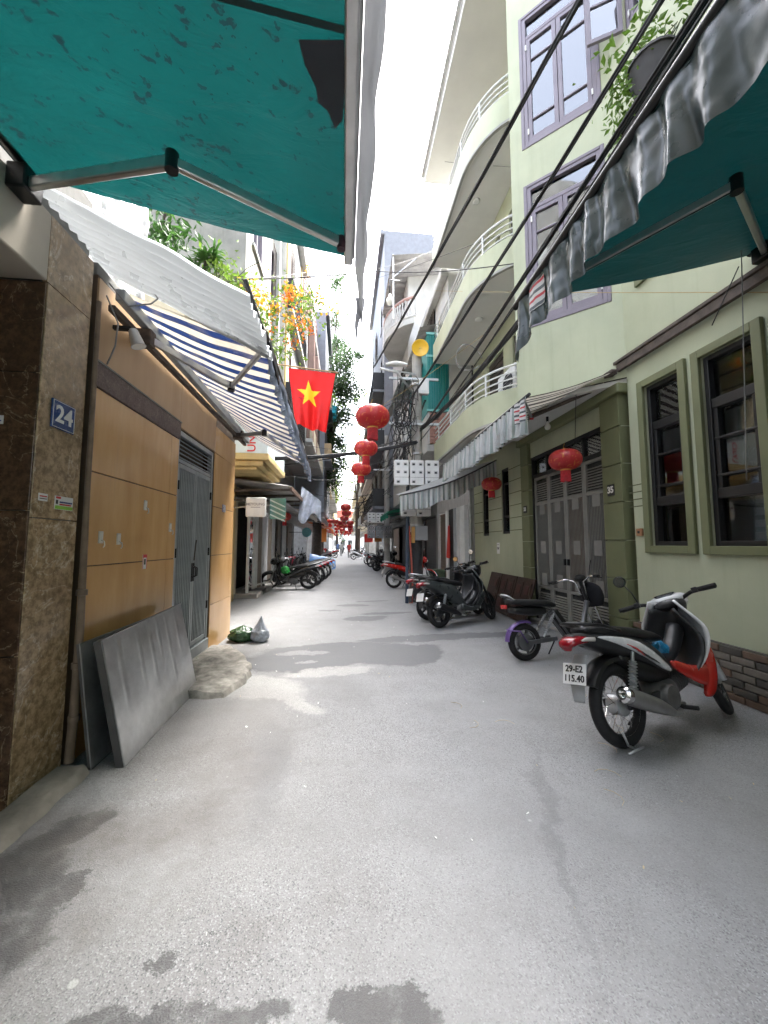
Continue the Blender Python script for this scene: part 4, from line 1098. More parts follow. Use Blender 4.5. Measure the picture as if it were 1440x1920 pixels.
# wall rail and the brown striped awning over the doors
rl = MB(); rl.bar((XR-.07, -3, 3.76), (XR-.07, 4.56, 3.76), .05, .10); rl.bar((XR-.075, -3, 3.835), (XR-.075, 4.6, 3.835), .07, .04)
tag(rl.build('awning_rail', RUST, bev=.006), 'weathered brown awning rail fixed along the green wall above the tall windows', 'rail')
t = thing('striped_awning', 'brown and cream striped awning with pleated grey valance over door 35', 'awning', (3.6, 6.5, 3.7))
BRW = mat_stripes('brown_cream_canvas', 1, .15, [(.55, (.6, .56, .47)), (.45, (.055, .042, .038))], trl=.4)
SY0, SY1 = 4.5, 8.5
def bs_(u, v):
    y = SY0+(SY1-SY0)*u; x = 3.52-1.24*v
    return (x, y, 3.72-.42*v**1.1-.05*math.sin(PI*v)+.01*math.sin(y*12))
MB().grid(bs_, 100, 24).build('canopy', BRW, t, smooth=True)
MB().tube([(2.27, y, 3.30-.01*(y-4.5)) for y in (4.42, 5.5, 6.5, 7.5, 8.52)], .022, 10).build('front_bar', DKGREY, t, smooth=True)
MB().bar((3.5, 4.52, 3.70), (3.5, 8.5, 3.70), .08, .07).build('roller', RUST, t, bev=.01)
VALP = mat_stripes('pleated_grey_valance', 1, .19, [(.3, (.42, .44, .44)), (.2, (.27, .33, .31)), (.3, (.5, .51, .51)), (.2, (.33, .36, .36))], trl=.25, rough=.35)
def sv(u, v):
    y = SY0-.04+(SY1-SY0+.06)*u
    L = .38+.03*math.sin(y*6)+.04*noise.noise(V((y*2, 3, 0)))+.06*(1-u)
    return (2.255+.030*math.sin(y*42)*(.35+v)+.02*noise.noise(V((y*9, v*2, 0))), y, 3.29-.01*(y-4.5)-v*L)
MB().grid(sv, 420, 10).build('valance', VALP, t, smooth=True)
pv = MB(); pv.grid(lambda u, v: V(sv(.012+.06*u, .02+.6*v))+V((-.01, 0, 0)), 20, 14); pv.build('printed_band', PRINT, t, smooth=True)
for (ya, ye, yb) in ((4.75, 5.6, 4.6), (8.2, 7.3, 8.35)):
    A, Eb, Fb = V((3.5, ya, 3.6)), V((2.9, ye, 3.43)), V((2.3, yb, 3.26))
    arm = MB().bar(A, Eb, .035, .05).build('arm', RUST, t, bev=.006); MB().bar(Eb, Fb, .03, .045).build('forearm', GALV, arm, bev=.006); MB().cyl(Eb-V((0, 0, .04)), Eb+V((0, 0, .04)), .03).build('elbow', REDT, arm)
# sagging tarpaulin canopy with side curtain beyond it
t = thing('sagging_canopy', 'sagging grey canopy with pleated curtain edge below the meter boxes', 'awning', (2.4, 8.9, 2.6))
GT = M('grey_tarp', (.33, .34, .34), .5, var=.15, vs=3, bump=.1, trl=.25)
def ec(s): return V((3.55-2.28*s, 8.62+.1*s, 3.42-.85*s-.12*math.sin(PI*s)))
MB().grid(lambda u, v: ec(u)+V((0, .75*v, .10*v+.06*math.sin(PI*u)*math.sin(PI*v)+.12*math.sin(PI*u)*v)), 50, 12).build('canopy', GT, t, smooth=True)
VALQ = mat_stripes('pleated_grey_curtain', 0, .17, [(.3, (.42, .44, .44)), (.2, (.27, .33, .31)), (.3, (.5, .51, .51)), (.2, (.33, .36, .36))], trl=.25, rough=.35)
MB().grid(lambda u, v: ec(u)+V((0, -.012+.02*math.sin(u*120)*(.4+v)+.02*noise.noise(V((u*9, v, 0))), -v*(.4+.03*math.sin(u*19)))), 260, 8).build('curtain', VALQ, t, smooth=True)
MB().tube([ec(i/16)+V((0, -.02, .0)) for i in range(17)], .018, 8).build('edge_bar', DKGREY, t, smooth=True)
MB().bar(ec(1)+V((0, 0, -.02)), ec(1)+V((.1, .72, .1)), .03, .03).build('front_bar', DKGREY, t)
# ------------------------------------------------------------------ motorbikes (local frame: x forward, y left, z up, rear axle over the origin)
def wheel(parent, name, c, R, tw, xf, alloy, hub_r, lod, rimm):
    seg = 40 if lod == 0 else 20
    prof = []
    for i in range(10):
        a = 2*PI*i/10; prof.append((R-tw+tw*math.cos(a)*1.0, tw*.92*math.sin(a)))
    o = MB(xf); o.lathe(prof, c, (0, 1, 0), seg, close=True); wh = o.build(name, RUBBER, parent, smooth=True)
    ri = R-tw*1.75
    MB(xf).lathe([(ri, -tw*.6), (ri+.012, -tw*.62), (ri+.004, 0), (ri+.012, tw*.62), (ri, tw*.6), (ri-.008, 0)], c, (0, 1, 0), seg, close=True).build('rim', rimm, wh, smooth=True, auto=50)
    c = V(c)
    MB(xf).lathe([(0, -.06), (hub_r*.6, -.06), (hub_r, -.045), (hub_r, .045), (hub_r*.6, .06), (0, .06)], c, (0, 1, 0), 20).build('hub', DKGREY if alloy else GALV, wh, smooth=True, auto=40)
    s = MB(xf)
    if alloy:
        for k in range(alloy):
            a = 2*PI*k/alloy; d = V((math.cos(a), 0, math.sin(a))); s.bar(c+d*hub_r*.8, c+d*ri, .03, .028, upv=(0, 1, 0))
        s.build('spoke_web', BLKP, wh)
    else:
        for k in range(28 if lod == 0 else 14):
            a = 2*PI*k/(28 if lod == 0 else 14); b = a+(.55 if k % 2 else -.55); sd = .035 if k % 4 < 2 else -.035
            s.cyl(c+V((math.cos(b)*hub_r*.9, sd, math.sin(b)*hub_r*.9)), c+V((math.cos(a)*ri, 0, math.sin(a)*ri)), .0022, seg=4)
        s.build('spokes', CHROME, wh)
    return wh
def arc_fender(mb, c, R, a0, a1, w, th=.012, n=16, drop=.035):
    rings = []
    for i in range(n+1):
        a = rad(a0+(a1-a0)*i/n); d = V((math.cos(a), 0, math.sin(a)))
        r = []
        for (yy, rr) in ((-w, R-drop), (-w*.92, R-.008), (-w*.5, R+.006), (0, R+.011), (w*.5, R+.006), (w*.92, R-.008), (w, R-drop), (w*.85, R-drop), (w*.8, R-.02), (0, R-.002), (-w*.8, R-.02), (-w*.85, R-drop)):
            r.append(V(c)+d*rr+V((0, yy, 0)))
        rings.append(r)
    mb.loft(rings); return mb
def motorbike(label, cat='motorbike', style='underbone', body=WHITEG, accent=REDG, inner=DKGREY, plate=None, steer=0.0, lod=0, name='motorbike', alloy=0, group='parked motorbikes', rimm=CHROME, mirrors=(1, 1), decal=None, helmet=None):
    t = thing(name, label, cat, (0, 0, 0), group)
    sco = style == 'scooter'
    R = .255 if sco else .285; wb = 1.24; tw = .045 if sco else .042
    piv = V((1.0, 0, .88)); ax = V((-.46, 0, .89)).normalized()
    S = Matrix.Translation(piv) @ Matrix.Rotation(steer, 4, ax) @ Matrix.Translation(-piv)
    SH = S @ Matrix.Translation((0, 0, -.06 if not sco else -.03))
    wheel(t, 'wheel', (0, 0, R), R, tw+.004, None, alloy, .075, lod, rimm)
    fw = wheel(t, 'wheel', (wb, 0, R), R, tw-.004, S, alloy, .05, lod, rimm)
    # fork, front fender
    for s in (-1, 1):
        q = MB(S); q.cyl((wb, s*.075, R), (1.08, s*.075, .66), .02, .022, 10); q.cyl((wb-.02, s*.075, R-.02), (wb-.07, s*.075, R+.16), .028, .026, 10); q.build('fork_leg', GALV if not sco else BLKP, t, smooth=True, auto=40)
    arc_fender(MB(S), (wb, 0, R), R+.035, 15, 150, .065).build('front_fender', body, t, smooth=True, auto=50)
    # chassis, engine
    q = MB(); q.tube([(1.03, 0, .82), (.9, 0, .6), (.66, 0, .42), (.35, 0, .42), (.1, 0, .66), (-.25, 0, .74)], .028, 8); q.build('frame', BLKP, t, smooth=True)
    q = MB(); q.sweep([(.30, .26), (.42, .28), (.56, .30), (.64, .31)], [.10, .13, .12, .08], [.06, .10, .10, .06], e=3); q.lathe([(0, -.15), (.08, -.15), (.09, -.135), (.09, -.1)], (.44, 0, .28), (0, 1, 0), 18); q.lathe([(0, .16), (.09, .15), (.1, .13), (.1, .1)], (.42, 0, .28), (0, 1, 0), 18); q.build('engine', M('engine_alloy', (.16, .16, .16), .5, .6, var=.3, vs=10), t, smooth=True, auto=40)
    if not sco:
        q = MB(); q.cyl((.62, 0, .31), (.84, 0, .36), .055, .05, 14)
        for i in range(7): q.cyl((.65+i*.026, 0, .317+i*.006), (.658+i*.026, 0, .3185+i*.006), .078, seg=14)
        q.build('cylinder_head', M('engine_alloy', (.16, .16, .16)), t, smooth=True, auto=40)
    MB().sweep([(.60, .40), (.42, .46), (.22, .52), (.06, .62)], [.07, .095, .09, .07], [.05, .09, .08, .05]).build('under_cover', BLKP, t, smooth=True)
    for s in (-1, 1):
        MB().bar((.36, s*.095, .31), (-.02, s*.095, R), .028, .05).build('swingarm', DKGREY if s < 0 else BLKP, t, bev=.006)
        q = MB(); p0, p1 = V((-.0, s*.125, R+.03)), V((.12, s*.125, .64)); q.cyl(p0, p1, .013, seg=8)
        n = 11; d = p1-p0; pr = []
        for i in range(n*4): a = i/(n*4-1); pr.append((.026+.007*math.cos(i*PI/2), .05+a*.23))
        q.lathe(pr, p0, d, 12); q.build('shock_absorber', GALV if lod == 0 else DKGREY, t, smooth=True, auto=50)
    # exhaust on the right
    q = MB(); q.tube([(.62, -.1, .2), (.45, -.15, .17), (.32, -.165, .2)], .018, 8)
    q.build('exhaust_pipe', GALV, t, smooth=True)
    MB().sweep([(.36, .19), (.2, .26), (.0, .335), (-.13, .385)], [.02, .042, .05, .05], [.022, .05, .058, .056], y0=-.175, e=2.2).build('muffler', M('satin_silver', (.35, .35, .35), .35, .8, var=.2) if not sco else BLKP, t, smooth=True)
    q = MB(); q.lathe([(.05, 0), (.056, .01), (.055, .05), (.038, .065), (.026, .065), (.024, .03), (0, .03)], (-.115, -.175, .378), (-.93, 0, .36), 20); q.build('muffler_tip', CHROME, t, smooth=True, auto=40)
    # rear mudguard, plate, lamps
    arc_fender(MB(), (0, 0, R), R+.05, 75, 150, .07).build('rear_fender', BLKP, t, smooth=True, auto=50)
    q = MB(); q.sweep([(-.28, .66), (-.34, .56), (-.375, .46), (-.39, .36)], [.055, .07, .06, .045], [.012, .01, .008, .006]); q.build('mudflap', DKGREY if sco else M('mudflap_grey', (.3, .31, .31), .5), t, smooth=True)
    pc = V((-.385, 0, .545)); pa, pu = V((0, -1, 0)), V((.30, 0, .95)).normalized(); pn = pa.cross(pu)
    rot = Matrix((pa, pu, pn)).transposed()
    MB().box(pc, (.19, .14, .004), rot).build('plate', PAPER, t, bev=.002)
    if plate:
        for k, s in enumerate(plate): text_mesh('plate_number', s, .062, INK, t, pc+pn*.003+pu*(.032-.064*k), pa, pu, .0012)
    if sco:
        tail = [(.60, .34), (.46, .40), (.30, .56), (.05, .68), (-.22, .77), (-.36, .80)]; tws = [.10, .15, .165, .155, .11, .05]; ths = [.05, .10, .15, .12, .07, .03]
        seat = [(.60, .70), (.48, .735), (.25, .76), (-.02, .80), (-.22, .84)]; sws = [.06, .11, .13, .125, .07]; shs = [.02, .04, .045, .04, .02]
    else:
        tail = [(.62, .45), (.48, .53), (.28, .64), (.02, .71), (-.2, .755), (-.37, .79)]; tws = [.09, .12, .135, .13, .10, .04]; ths = [.035, .085, .095, .08, .055, .022]
        seat = [(.64, .68), (.5, .715), (.25, .76), (-.02, .80), (-.26, .83)]; sws = [.06, .10, .125, .12, .065]; shs = [.02, .035, .045, .04, .02]
    MB().sweep(tail, tws, ths, n=18, k=5).build('tail_cowl', inner if decal else body, t, smooth=True)
    if decal:
        for s in (-1, 1):
            q = MB(); n = 14
            path = [(.58, .45), (.45, .52), (.25, .65), (.0, .73), (-.2, .775)]; hh = [.02, .062, .066, .042, .008]; yy = [.112, .138, .15, .143, .112]
            rings = []
            for (x, z), h, y in zip(path, hh, yy): rings.append([V((x-.02, s*(y-.01), z+h)), V((x, s*(y+.006), z+h*.4)), V((x, s*(y+.006), z-h*.4)), V((x+.02, s*(y-.012), z-h)), V((x+.02, s*(y-.04), z-h)), V((x-.02, s*(y-.04), z+h))])
            q.loft(rings); q.build('side_panel', body, t, smooth=True, sub=1)
            for k in range(4):
                x0 = .10+k*.055; q = MB(); q.sweep([(x0+.12, .60-k*.025), (x0+.05, .655-k*.03), (x0-.05, .70-k*.03)], [.004]*3, [.002, .008, .001], y0=s*(.150-.002*k)); q.build('stripe', INK if k != 0 else REDT, t, smooth=True)
    MB().sweep(seat, sws, shs, n=16, k=5, e=3).build('seat', SEATM, t, smooth=True)
    q = MB(); q.tube([(.02, .14, .80), (-.15, .135, .85), (-.32, .08, .88), (-.36, 0, .885), (-.32, -.08, .88), (-.15, -.135, .85), (.02, -.14, .80)], .013, 8); q.build('grab_rail', BLKP if lod == 0 else GALV, t, smooth=True)
    q = MB(); q.sweep([(-.26, .765), (-.35, .765), (-.405, .74), (-.40, .70)], [.09, .085, .06, .03], [.03, .035, .03, .01]); q.build('tail_light', M('red_lens', (.22, .006, .012), .2, bump=0, coat=.3), t, smooth=True)
    for s in (-1, 1): q = MB(); q.sweep([(-.22, .762), (-.3, .77), (-.35, .765)], [.012, .013, .005], [.016, .014, .005], y0=s*.095); q.build('indicator', M('clear_lens', (.5, .47, .44), .12, bump=0), t, smooth=True)
    # front: leg shield, fairing, cowl
    def shield(off, w0, name, mat, z0, z1, th=.02):
        q = MB()
        xs = lambda z: 1.045-.5*abs(z-.70)**1.6 - (.10 if z < .5 else 0)*((.5-z)/.25 if z < .5 else 0)
        def fn(u, v):
            z = z0+(z1-z0)*v; s = u*2-1
            w = w0*(.42+.58*math.sin(PI*(.12+.76*v))**1.1)*(1-.35*max(0, v-.6)/.4)
            return (xs(z)-off-.13*s*s, s*w, z)
        q.grid(fn, 14, 16); return q.build(name, mat, t, smooth=True, solid=th)
    shield(0.0, .262, 'front_cowl', body, .42 if not sco else .36, .97)
    shield(.05, .235, 'leg_shield', inner, .36 if not sco else .30, .90)
    if sco:
        q = MB(); q.prism([(-.14, 0), (.14, 0), (.15, .06), (-.15, .06)], (.5, 0, .27), (0, 1, 0), (0, 0, 1), (1, 0, 0), .38); q.build('floorboard', inner, t, bev=.02)
        MB().sweep([(.92, .55), (.8, .42), (.60, .34)], [.10, .11, .12], [.06, .05, .05]).build('tunnel', inner, t, smooth=True)
        for s in (-1, 1): MB().sweep([(.95, .42), (.8, .29), (.6, .27), (.42, .33)], [.02]*4, [.05, .045, .04, .05], y0=s*.16).build('floor_side', body, t, smooth=True)
    else:
        for s in (-1, 1):
            MB().sweep([(1.0, .64), (1.03, .52), (.99, .38), (.91, .27), (.84, .24)], [.02, .03, .03, .028, .015], [.03, .055, .07, .055, .02], y0=s*.16).build('side_fairing', accent, t, smooth=True)
            MB().sweep([(.98, .37), (.86, .38), (.72, .42), (.56, .49), (.5, .52)], [.015, .028, .028, .02, .008], [.09, .075, .055, .035, .01], y0=s*.158).build('side_fairing', accent, t, smooth=True)
        MB().sweep([(.97, .74), (.84, .60), (.70, .53), (.58, .52)], [.06, .06, .07, .08], [.07, .06, .05, .05]).build('tunnel', inner, t, smooth=True)
    q = MB(SH); q.sweep([(1.19, .92), (1.12, .99), (1.02, 1.03), (.93, 1.03)], [.06, .125, .15, .10], [.045, .075, .055, .03], n=18, k=5); q.build('handlebar_cowl', body, t, smooth=True)
    q = MB(SH); q.sweep([(1.13, .90), (1.05, .955), (.965, .99), (.90, 1.0)], [.07, .11, .125, .08], [.06, .065, .05, .03], n=16); q.build('cowl_lower', inner, t, smooth=True)
    q = MB(SH); q.sweep([(1.215, .90), (1.20, .945), (1.165, .985)], [.05, .075, .06], [.012, .022, .012]); q.build('headlight', M('lamp_glass', (.6, .62, .64), .08, bump=0, coat=.6), t, smooth=True)
    q = MB(SH); q.sweep([(1.045, 1.087), (.98, 1.083), (.935, 1.065)], [.06, .085, .06], [.006, .008, .006]); q.build('instruments', M('dial_glass', (.02, .025, .03), .08, bump=0, coat=.5), t, smooth=True)
    for s in (-1, 1):
        q = MB(SH); q.tube([(1.0, s*.09, 1.01), (.96, s*.19, 1.045), (.92, s*.26, 1.05)], .016, 8); bar_ = q.build('handlebar', BLKP, t, smooth=True)
        MB(SH).cyl((.925, s*.25, 1.05), (.875, s*.375, 1.045), .019, seg=12).build('grip', RUBBER, bar_, smooth=True, auto=40)
        q = MB(SH); q.tube([(.955, s*.235, 1.04), (.975, s*.28, 1.035), (.95, s*.37, 1.03)], .007, 6); q.build('brake_lever', BLKP, bar_, smooth=True)
        q = MB(SH); q.mm(.90, .96, s*.205, s*.25, 1.03, 1.075); q.build('switch_block', BLKP, bar_, bev=.008)
        if mirrors[0 if s < 0 else 1]:
            hgt = 1.30 if lod == 0 else 1.27
            q = MB(SH); q.tube([(.95, s*.215, 1.06), (.97, s*.23, 1.18), (.985, s*.27, hgt-.03)], .006, 6); mr = q.build('mirror', BLKP, t, smooth=True)
            MB(SH).lathe([(0, -.012), (.04, -.012), (.055, 0), (.05, .014), (0, .02)], (.985, s*.285, hgt), (.97, 0, .1), 18).build('mirror_shell', BLKP, mr, smooth=True)
            MB(SH).lathe([(0, -.0135), (.046, -.013)], (.985, s*.285, hgt), (.97, 0, .1), 18).build('mirror_glass', CHROME, mr)
    # stand and pegs
    q = MB(); q.tube([(.42, .09, .2), (.36, .2, .06), (.35, .235, .01)], .011, 6); q.build('side_stand', BLKP, t, smooth=True)
    for s in (-1, 1): q = MB(); q.cyl((.52, s*.1, .2), (.52, s*.25, .205), .016, seg=8); q.build('foot_peg', RUBBER, t)
    if not sco and lod == 0:
        q = MB(); q.tube([(-.03, -.06, .02), (-.1, -.08, .05), (-.13, -.08, .14)], .008, 6); q.bar((-.22, -.16, .045), (-.05, -.155, .05), .016, .008); q.build('stand_foot', GALV, t, smooth=True)
    return t
def place(t, x, y, heading, lean=0.0, z=0.0):
    t.location = (x, y, z)
    t.rotation_euler = (Matrix.Rotation(rad(heading), 3, 'Z') @ Matrix.Rotation(-rad(lean), 3, 'X')).to_euler()
    return t

wbk = motorbike('white and black motorbike with red lower fairing parked nearest on the right', body=WHITEG, accent=REDG, inner=DKGREY, plate=('29-E2', '115.40'), steer=rad(26), decal=True, mirrors=(0, 1))
place(wbk, 2.03, 2.68, 20, 12)
# blue bag hanging on its hook
BLUB = M('blue_bag', (.02, .22, .42), .3, var=.3, vs=14, bump=.3, bs=30, trl=.2)
bg = bag((2.62, 3.03, .50), (.075, .06, .075), BLUB, 'small bright blue plastic bag tied behind the leg shield of the white motorbike', .02, 21)
bg.name = 'blue_bag'; bg['category'] = 'bag'

GREYB = M('grey_gloss_paint', (.05, .057, .057), .3, .2, var=.06, bump=0, coat=.5)
BLKG = M('black_gloss_paint', (.014, .014, .016), .22, var=.1, bump=0, coat=.6)
g1 = motorbike('dark grey scooter parked before the carved wooden boards', style='scooter', body=GREYB, inner=DKGREY, steer=rad(22), alloy=5, name='scooter', cat='scooter', rimm=BLKP, mirrors=(0, 1))
place(g1, 1.68, 6.68, 28, 9)
g2 = motorbike('black scooter half hidden behind the dark grey scooter', style='scooter', body=BLKG, inner=BLKP, steer=rad(15), alloy=5, name='scooter', cat='scooter', lod=1, rimm=BLKP, mirrors=(1, 0))
place(g2, 1.62, 7.35, 24, 8)
NAVY = M('navy_gloss', (.015, .02, .06), .3, bump=0, coat=.5)
r1 = motorbike('bright red motorbike standing just beyond the utility pole', body=REDG, accent=WHITEG, inner=REDG, steer=rad(15), lod=1)
place(r1, 1.66, 12.75, 8, 8)
# electric bicycle with purple fender
def ebike(label):
    t = thing('electric_bicycle', label, 'electric bicycle', (0, 0, 0), 'parked motorbikes')
    R = .225; S = Matrix.Translation((.95, 0, .8)) @ Matrix.Rotation(rad(18), 4, V((-.36, 0, .93)).normalized()) @ Matrix.Translation((-.95, 0, -.8))
    PUR = M('purple_paint', (.14, .08, .26), .3, .2, var=.1, bump=0, coat=.4); SIL = M('silver_paint', (.16, .165, .175), .35, .6, var=.1, bump=0)
    for c, xf in (((0, 0, R), None), ((1.16, 0, R), S)):
        pr = [(R-.042+.042*math.cos(2*PI*i/10), .04*math.sin(2*PI*i/10)) for i in range(10)]
        wh = MB(xf).lathe(pr, c, (0, 1, 0), 36, close=True).build('wheel', RUBBER, t, smooth=True)
        MB(xf).lathe([(.145, -.025), (.158, -.028), (.158, .028), (.145, .025)], c, (0, 1, 0), 32, close=True).build('rim', SIL, wh, smooth=True, auto=40)
        MB(xf).lathe([(0, -.05), (.06, -.05), (.10, -.04), (.105, -.03), (.105, .03), (.10, .04), (.06, .05), (0, .05)], c, (0, 1, 0), 28).build('hub_motor', SIL, wh, smooth=True, auto=30)
        s = MB(xf)
        for k in range(5):
            a = 2*PI*k/5; d = V((math.cos(a), 0, math.sin(a))); s.bar(V(c)+d*.09, V(c)+d*.15, .03, .022, upv=(0, 1, 0))
        s.build('spoke_web', SIL, wh)
    arc_fender(MB(), (0, 0, R), R+.03, 70, 176, .045, drop=.02).build('rear_fender', PUR, t, smooth=True, auto=50)
    for s in (-1, 1):
        MB().tube([(-.0, s*.075, R), (-.09, s*.075, R+.14), (-.2, s*.06, R+.15)], .010, 8).build('fender_stay', PUR, t, smooth=True)
        MB().bar((0, s*.085, R), (.42, s*.07, R+.03), .03, .05).build('swingarm', SIL, t, bev=.006)
        q = MB(); p0, p1 = V((.22, s*.09, R+.06)), V((.40, s*.08, .56)); q.cyl(p0, p1, .012, seg=8); q.lathe([(.02+.006*math.cos(i*PI/2), .06+.007*i) for i in range(36)], p0, p1-p0, 10); q.build('shock_absorber', GALV, t, smooth=True, auto=50)
        MB(S).cyl((1.16, s*.07, R), (1.02, s*.07, .62), .016, seg=10).build('fork_leg', CHROME, t, smooth=True, auto=40)
        MB(S).tube([(.94, s*.04, .78), (.90, s*.06, .95), (.88, s*.16, 1.0), (.80, s*.28, .985)], .013, 8).build('handlebar', CHROME, t, smooth=True)
        MB(S).cyl((.80, s*.28, .985), (.75, s*.37, .975), .019, seg=10).build('grip', RUBBER, t, smooth=True, auto=40)
        MB(S).tube([(.82, s*.25, .98), (.84, s*.31, .965), (.81, s*.37, .955)], .006, 6).build('brake_lever', BLKP, t, smooth=True)
    MB().tube([(.40, 0, .58), (.58, 0, .30), (.86, 0, .34), (.98, 0, .70)], .032, 10).build('frame', SIL, t, smooth=True)
    MB().tube([(.40, -.05, .6), (.62, -.06, .27)], .016, 8).build('seat_stay', SIL, t, smooth=True)
    MB().bar((.44, .02, .58), (.66, .02, .28), .13, .12).build('battery', BLKP, t, bev=.02)
    MB().sweep([(.46, .66), (.32, .69), (.08, .70), (-.2, .73)], [.06, .10, .12, .10], [.025, .045, .045, .03], n=14, e=3).build('seat', SEATM, t, smooth=True)
    MB().sweep([(.30, .60), (.1, .60), (-.16, .62)], [.07, .10, .08], [.05, .06, .04]).build('seat_box', BLKP, t, smooth=True)
    q = MB(); q.tube([(-.1, .08, .72), (-.24, .08, .80), (-.27, 0, .81), (-.24, -.08, .80), (-.1, -.08, .72)], .012, 8); q.build('grab_rail', GALV, t, smooth=True)
    MB().box((-.25, 0, .66), (.04, .1, .05)).build('tail_light', REDT, t, bev=.01)
    MB(S).cyl((1.0, 0, .66), (.90, 0, 1.0), .022, seg=10).build('steering_stem', BLKP, t, smooth=True, auto=40)
    MB(S).sweep([(1.0, .95), (.93, 1.0), (.86, .98)], [.05, .07, .04], [.05, .05, .03]).build('headlight', BLKP, t, smooth=True)
    MB(S).sweep([(1.13, .62), (1.12, .74), (1.08, .86), (1.04, .93)], [.10, .15, .14, .06], [.07, .10, .09, .03], e=2.2).build('front_bag', M('black_cloth', (.008, .008, .012), .9, bump=.2), t, smooth=True)
    MB().tube([(.5, .06, .25), (.44, .16, .03)], .01, 6).build('side_stand', BLKP, t)
    MB().cyl((.56, -.06, .26), (.56, -.2, .2), .012, seg=6).build('pedal', BLKP, t)
    MB(S).tube([(.87, -.17, 1.0), (.88, -.2, 1.12), (.87, -.24, 1.2)], .006, 6).build('mirror_stem', BLKP, t, smooth=True)
    return t
place(ebike('black electric bicycle with purple rear fender parked behind the white motorbike'), 2.27, 4.72, 7, 6)

# bikes along the left, noses to the shops
SILV = M('silver_gloss', (.3, .31, .33), .3, .4, bump=0, coat=.4); MAROON = M('crimson_gloss', (.4, .02, .05), .3, bump=0, coat=.5); BLUEM = M('blue_gloss', (.05, .2, .5), .35, bump=0, coat=.3)
b1 = motorbike('black motorbike with a green bag parked nearest on the left', body=BLKG, accent=BLKG, inner=BLKP, steer=rad(20), alloy=3, mirrors=(1, 1), lod=1)
place(b1, -1.12, 12.75, 176, 9)
gb_ = bag((-1.84, 12.55, .52), (.13, .12, .13), M('bright_green_bag', (.03, .35, .06), .3, var=.3, vs=9, bump=.3, trl=.2), 'bright green plastic bag hanging behind the shield of the black motorbike', .03, 31)
gb_.name = 'green_bag'; gb_['category'] = 'bag'
for i, (x, y, h, body, acc, lab) in enumerate(((-1.0, 13.75, 170, SILV, MAROON, 'silver motorbike with crimson panel, next beyond the black motorbike on the left'), (-.95, 14.75, 172, MAROON, SILV, 'crimson motorbike third from the front in the left row'), (-.85, 15.9, 168, SILV, BLKG, 'silver and black motorbike fourth in the left row'), (-.8, 17.1, 172, BLKG, BLUEM, 'black motorbike with blue panel at the far end of the left row'))):
    place(motorbike(lab, body=body, accent=acc, inner=DKGREY, lod=1, steer=rad(12), mirrors=(1, 1), rimm=CHROME), x, y, h, 8)
for i, (x, y, h, body, st, lab) in enumerate(((1.75, 20.6, 12, BLKG, 'scooter', 'black scooter nearest before the dark shops on the right'), (1.8, 21.9, 10, GREYB, 'scooter', 'grey scooter second in the row before the dark right shops'), (1.7, 24.2, 14, BLKG, 'underbone', 'black motorbike third in the row before the dark right shops'), (1.65, 27.5, 10, SILV, 'scooter', 'pale scooter farthest in the row before the dark right shops'))):
    place(motorbike(lab, body=body, accent=BLKG, style=st, inner=BLKP, lod=1, steer=rad(12), alloy=5, name='scooter' if st == 'scooter' else 'motorbike', cat='scooter' if st == 'scooter' else 'motorbike', rimm=BLKP), x, y, h, 8)
cv = MB()
def cov(u, v):
    a = (u-.5)*2; x = -1.6+v*1.2; z = (1.0-.25*v)*(1-.62*abs(a)**2.2)+.03*noise.noise(V((u*5, v*5, 0)))
    return (x, 18.6+a*.42, max(.25, z))
cv.grid(cov, 24, 24)
tag(cv.build('motorbike_cover', BLUEM, smooth=True), 'blue tarpaulin thrown over a parked motorbike at the end of the left row', 'tarpaulin')

# carved dark boards leaning on the wall of house 33
tb = thing('carved_board', 'dark carved wooden door boards leaning on the green wall of house 33', 'wooden board', (3.3, 7.7, 0))
fb_ = lambda y, z: V((3.24+.30*z, y, z))
def brd(y0, y1, z0, z1, k0, k1, name, mat, par, bev=.004):
    q = MB(); n = V((-.957, 0, .287))
    vs_ = [fb_(y, z)+n*k for k in (k0, k1) for (y, z) in ((y0, z0), (y1, z0), (y1, z1), (y0, z1))]
    q.add(vs_, [(3, 2, 1, 0), (4, 5, 6, 7), (0, 1, 5, 4), (1, 2, 6, 5), (2, 3, 7, 6), (3, 0, 4, 7)]); return q.build(name, mat, par, bev=bev)
for (y0, y1) in ((6.72, 7.42), (7.45, 8.15), (8.18, 8.8)):
    b_ = brd(y0, y1, .02, .80, 0, .03, 'board', WOODD, tb)
    for (a, b, c_, e) in ((.06, .3, .08, .36), (.38, .64, .08, .36), (.06, .3, .44, .72), (.38, .64, .44, .72)):
        if y0+b > y1: continue
        brd(y0+a, y0+b, c_, e, .0305, .045, 'carved_panel', WOODD, b_); brd(y0+a+.05, y0+b-.05, c_+.06, e-.06, .0455, .056, 'carving', M('reddish_carving', (.06, .022, .018), .5, bump=.3), b_)

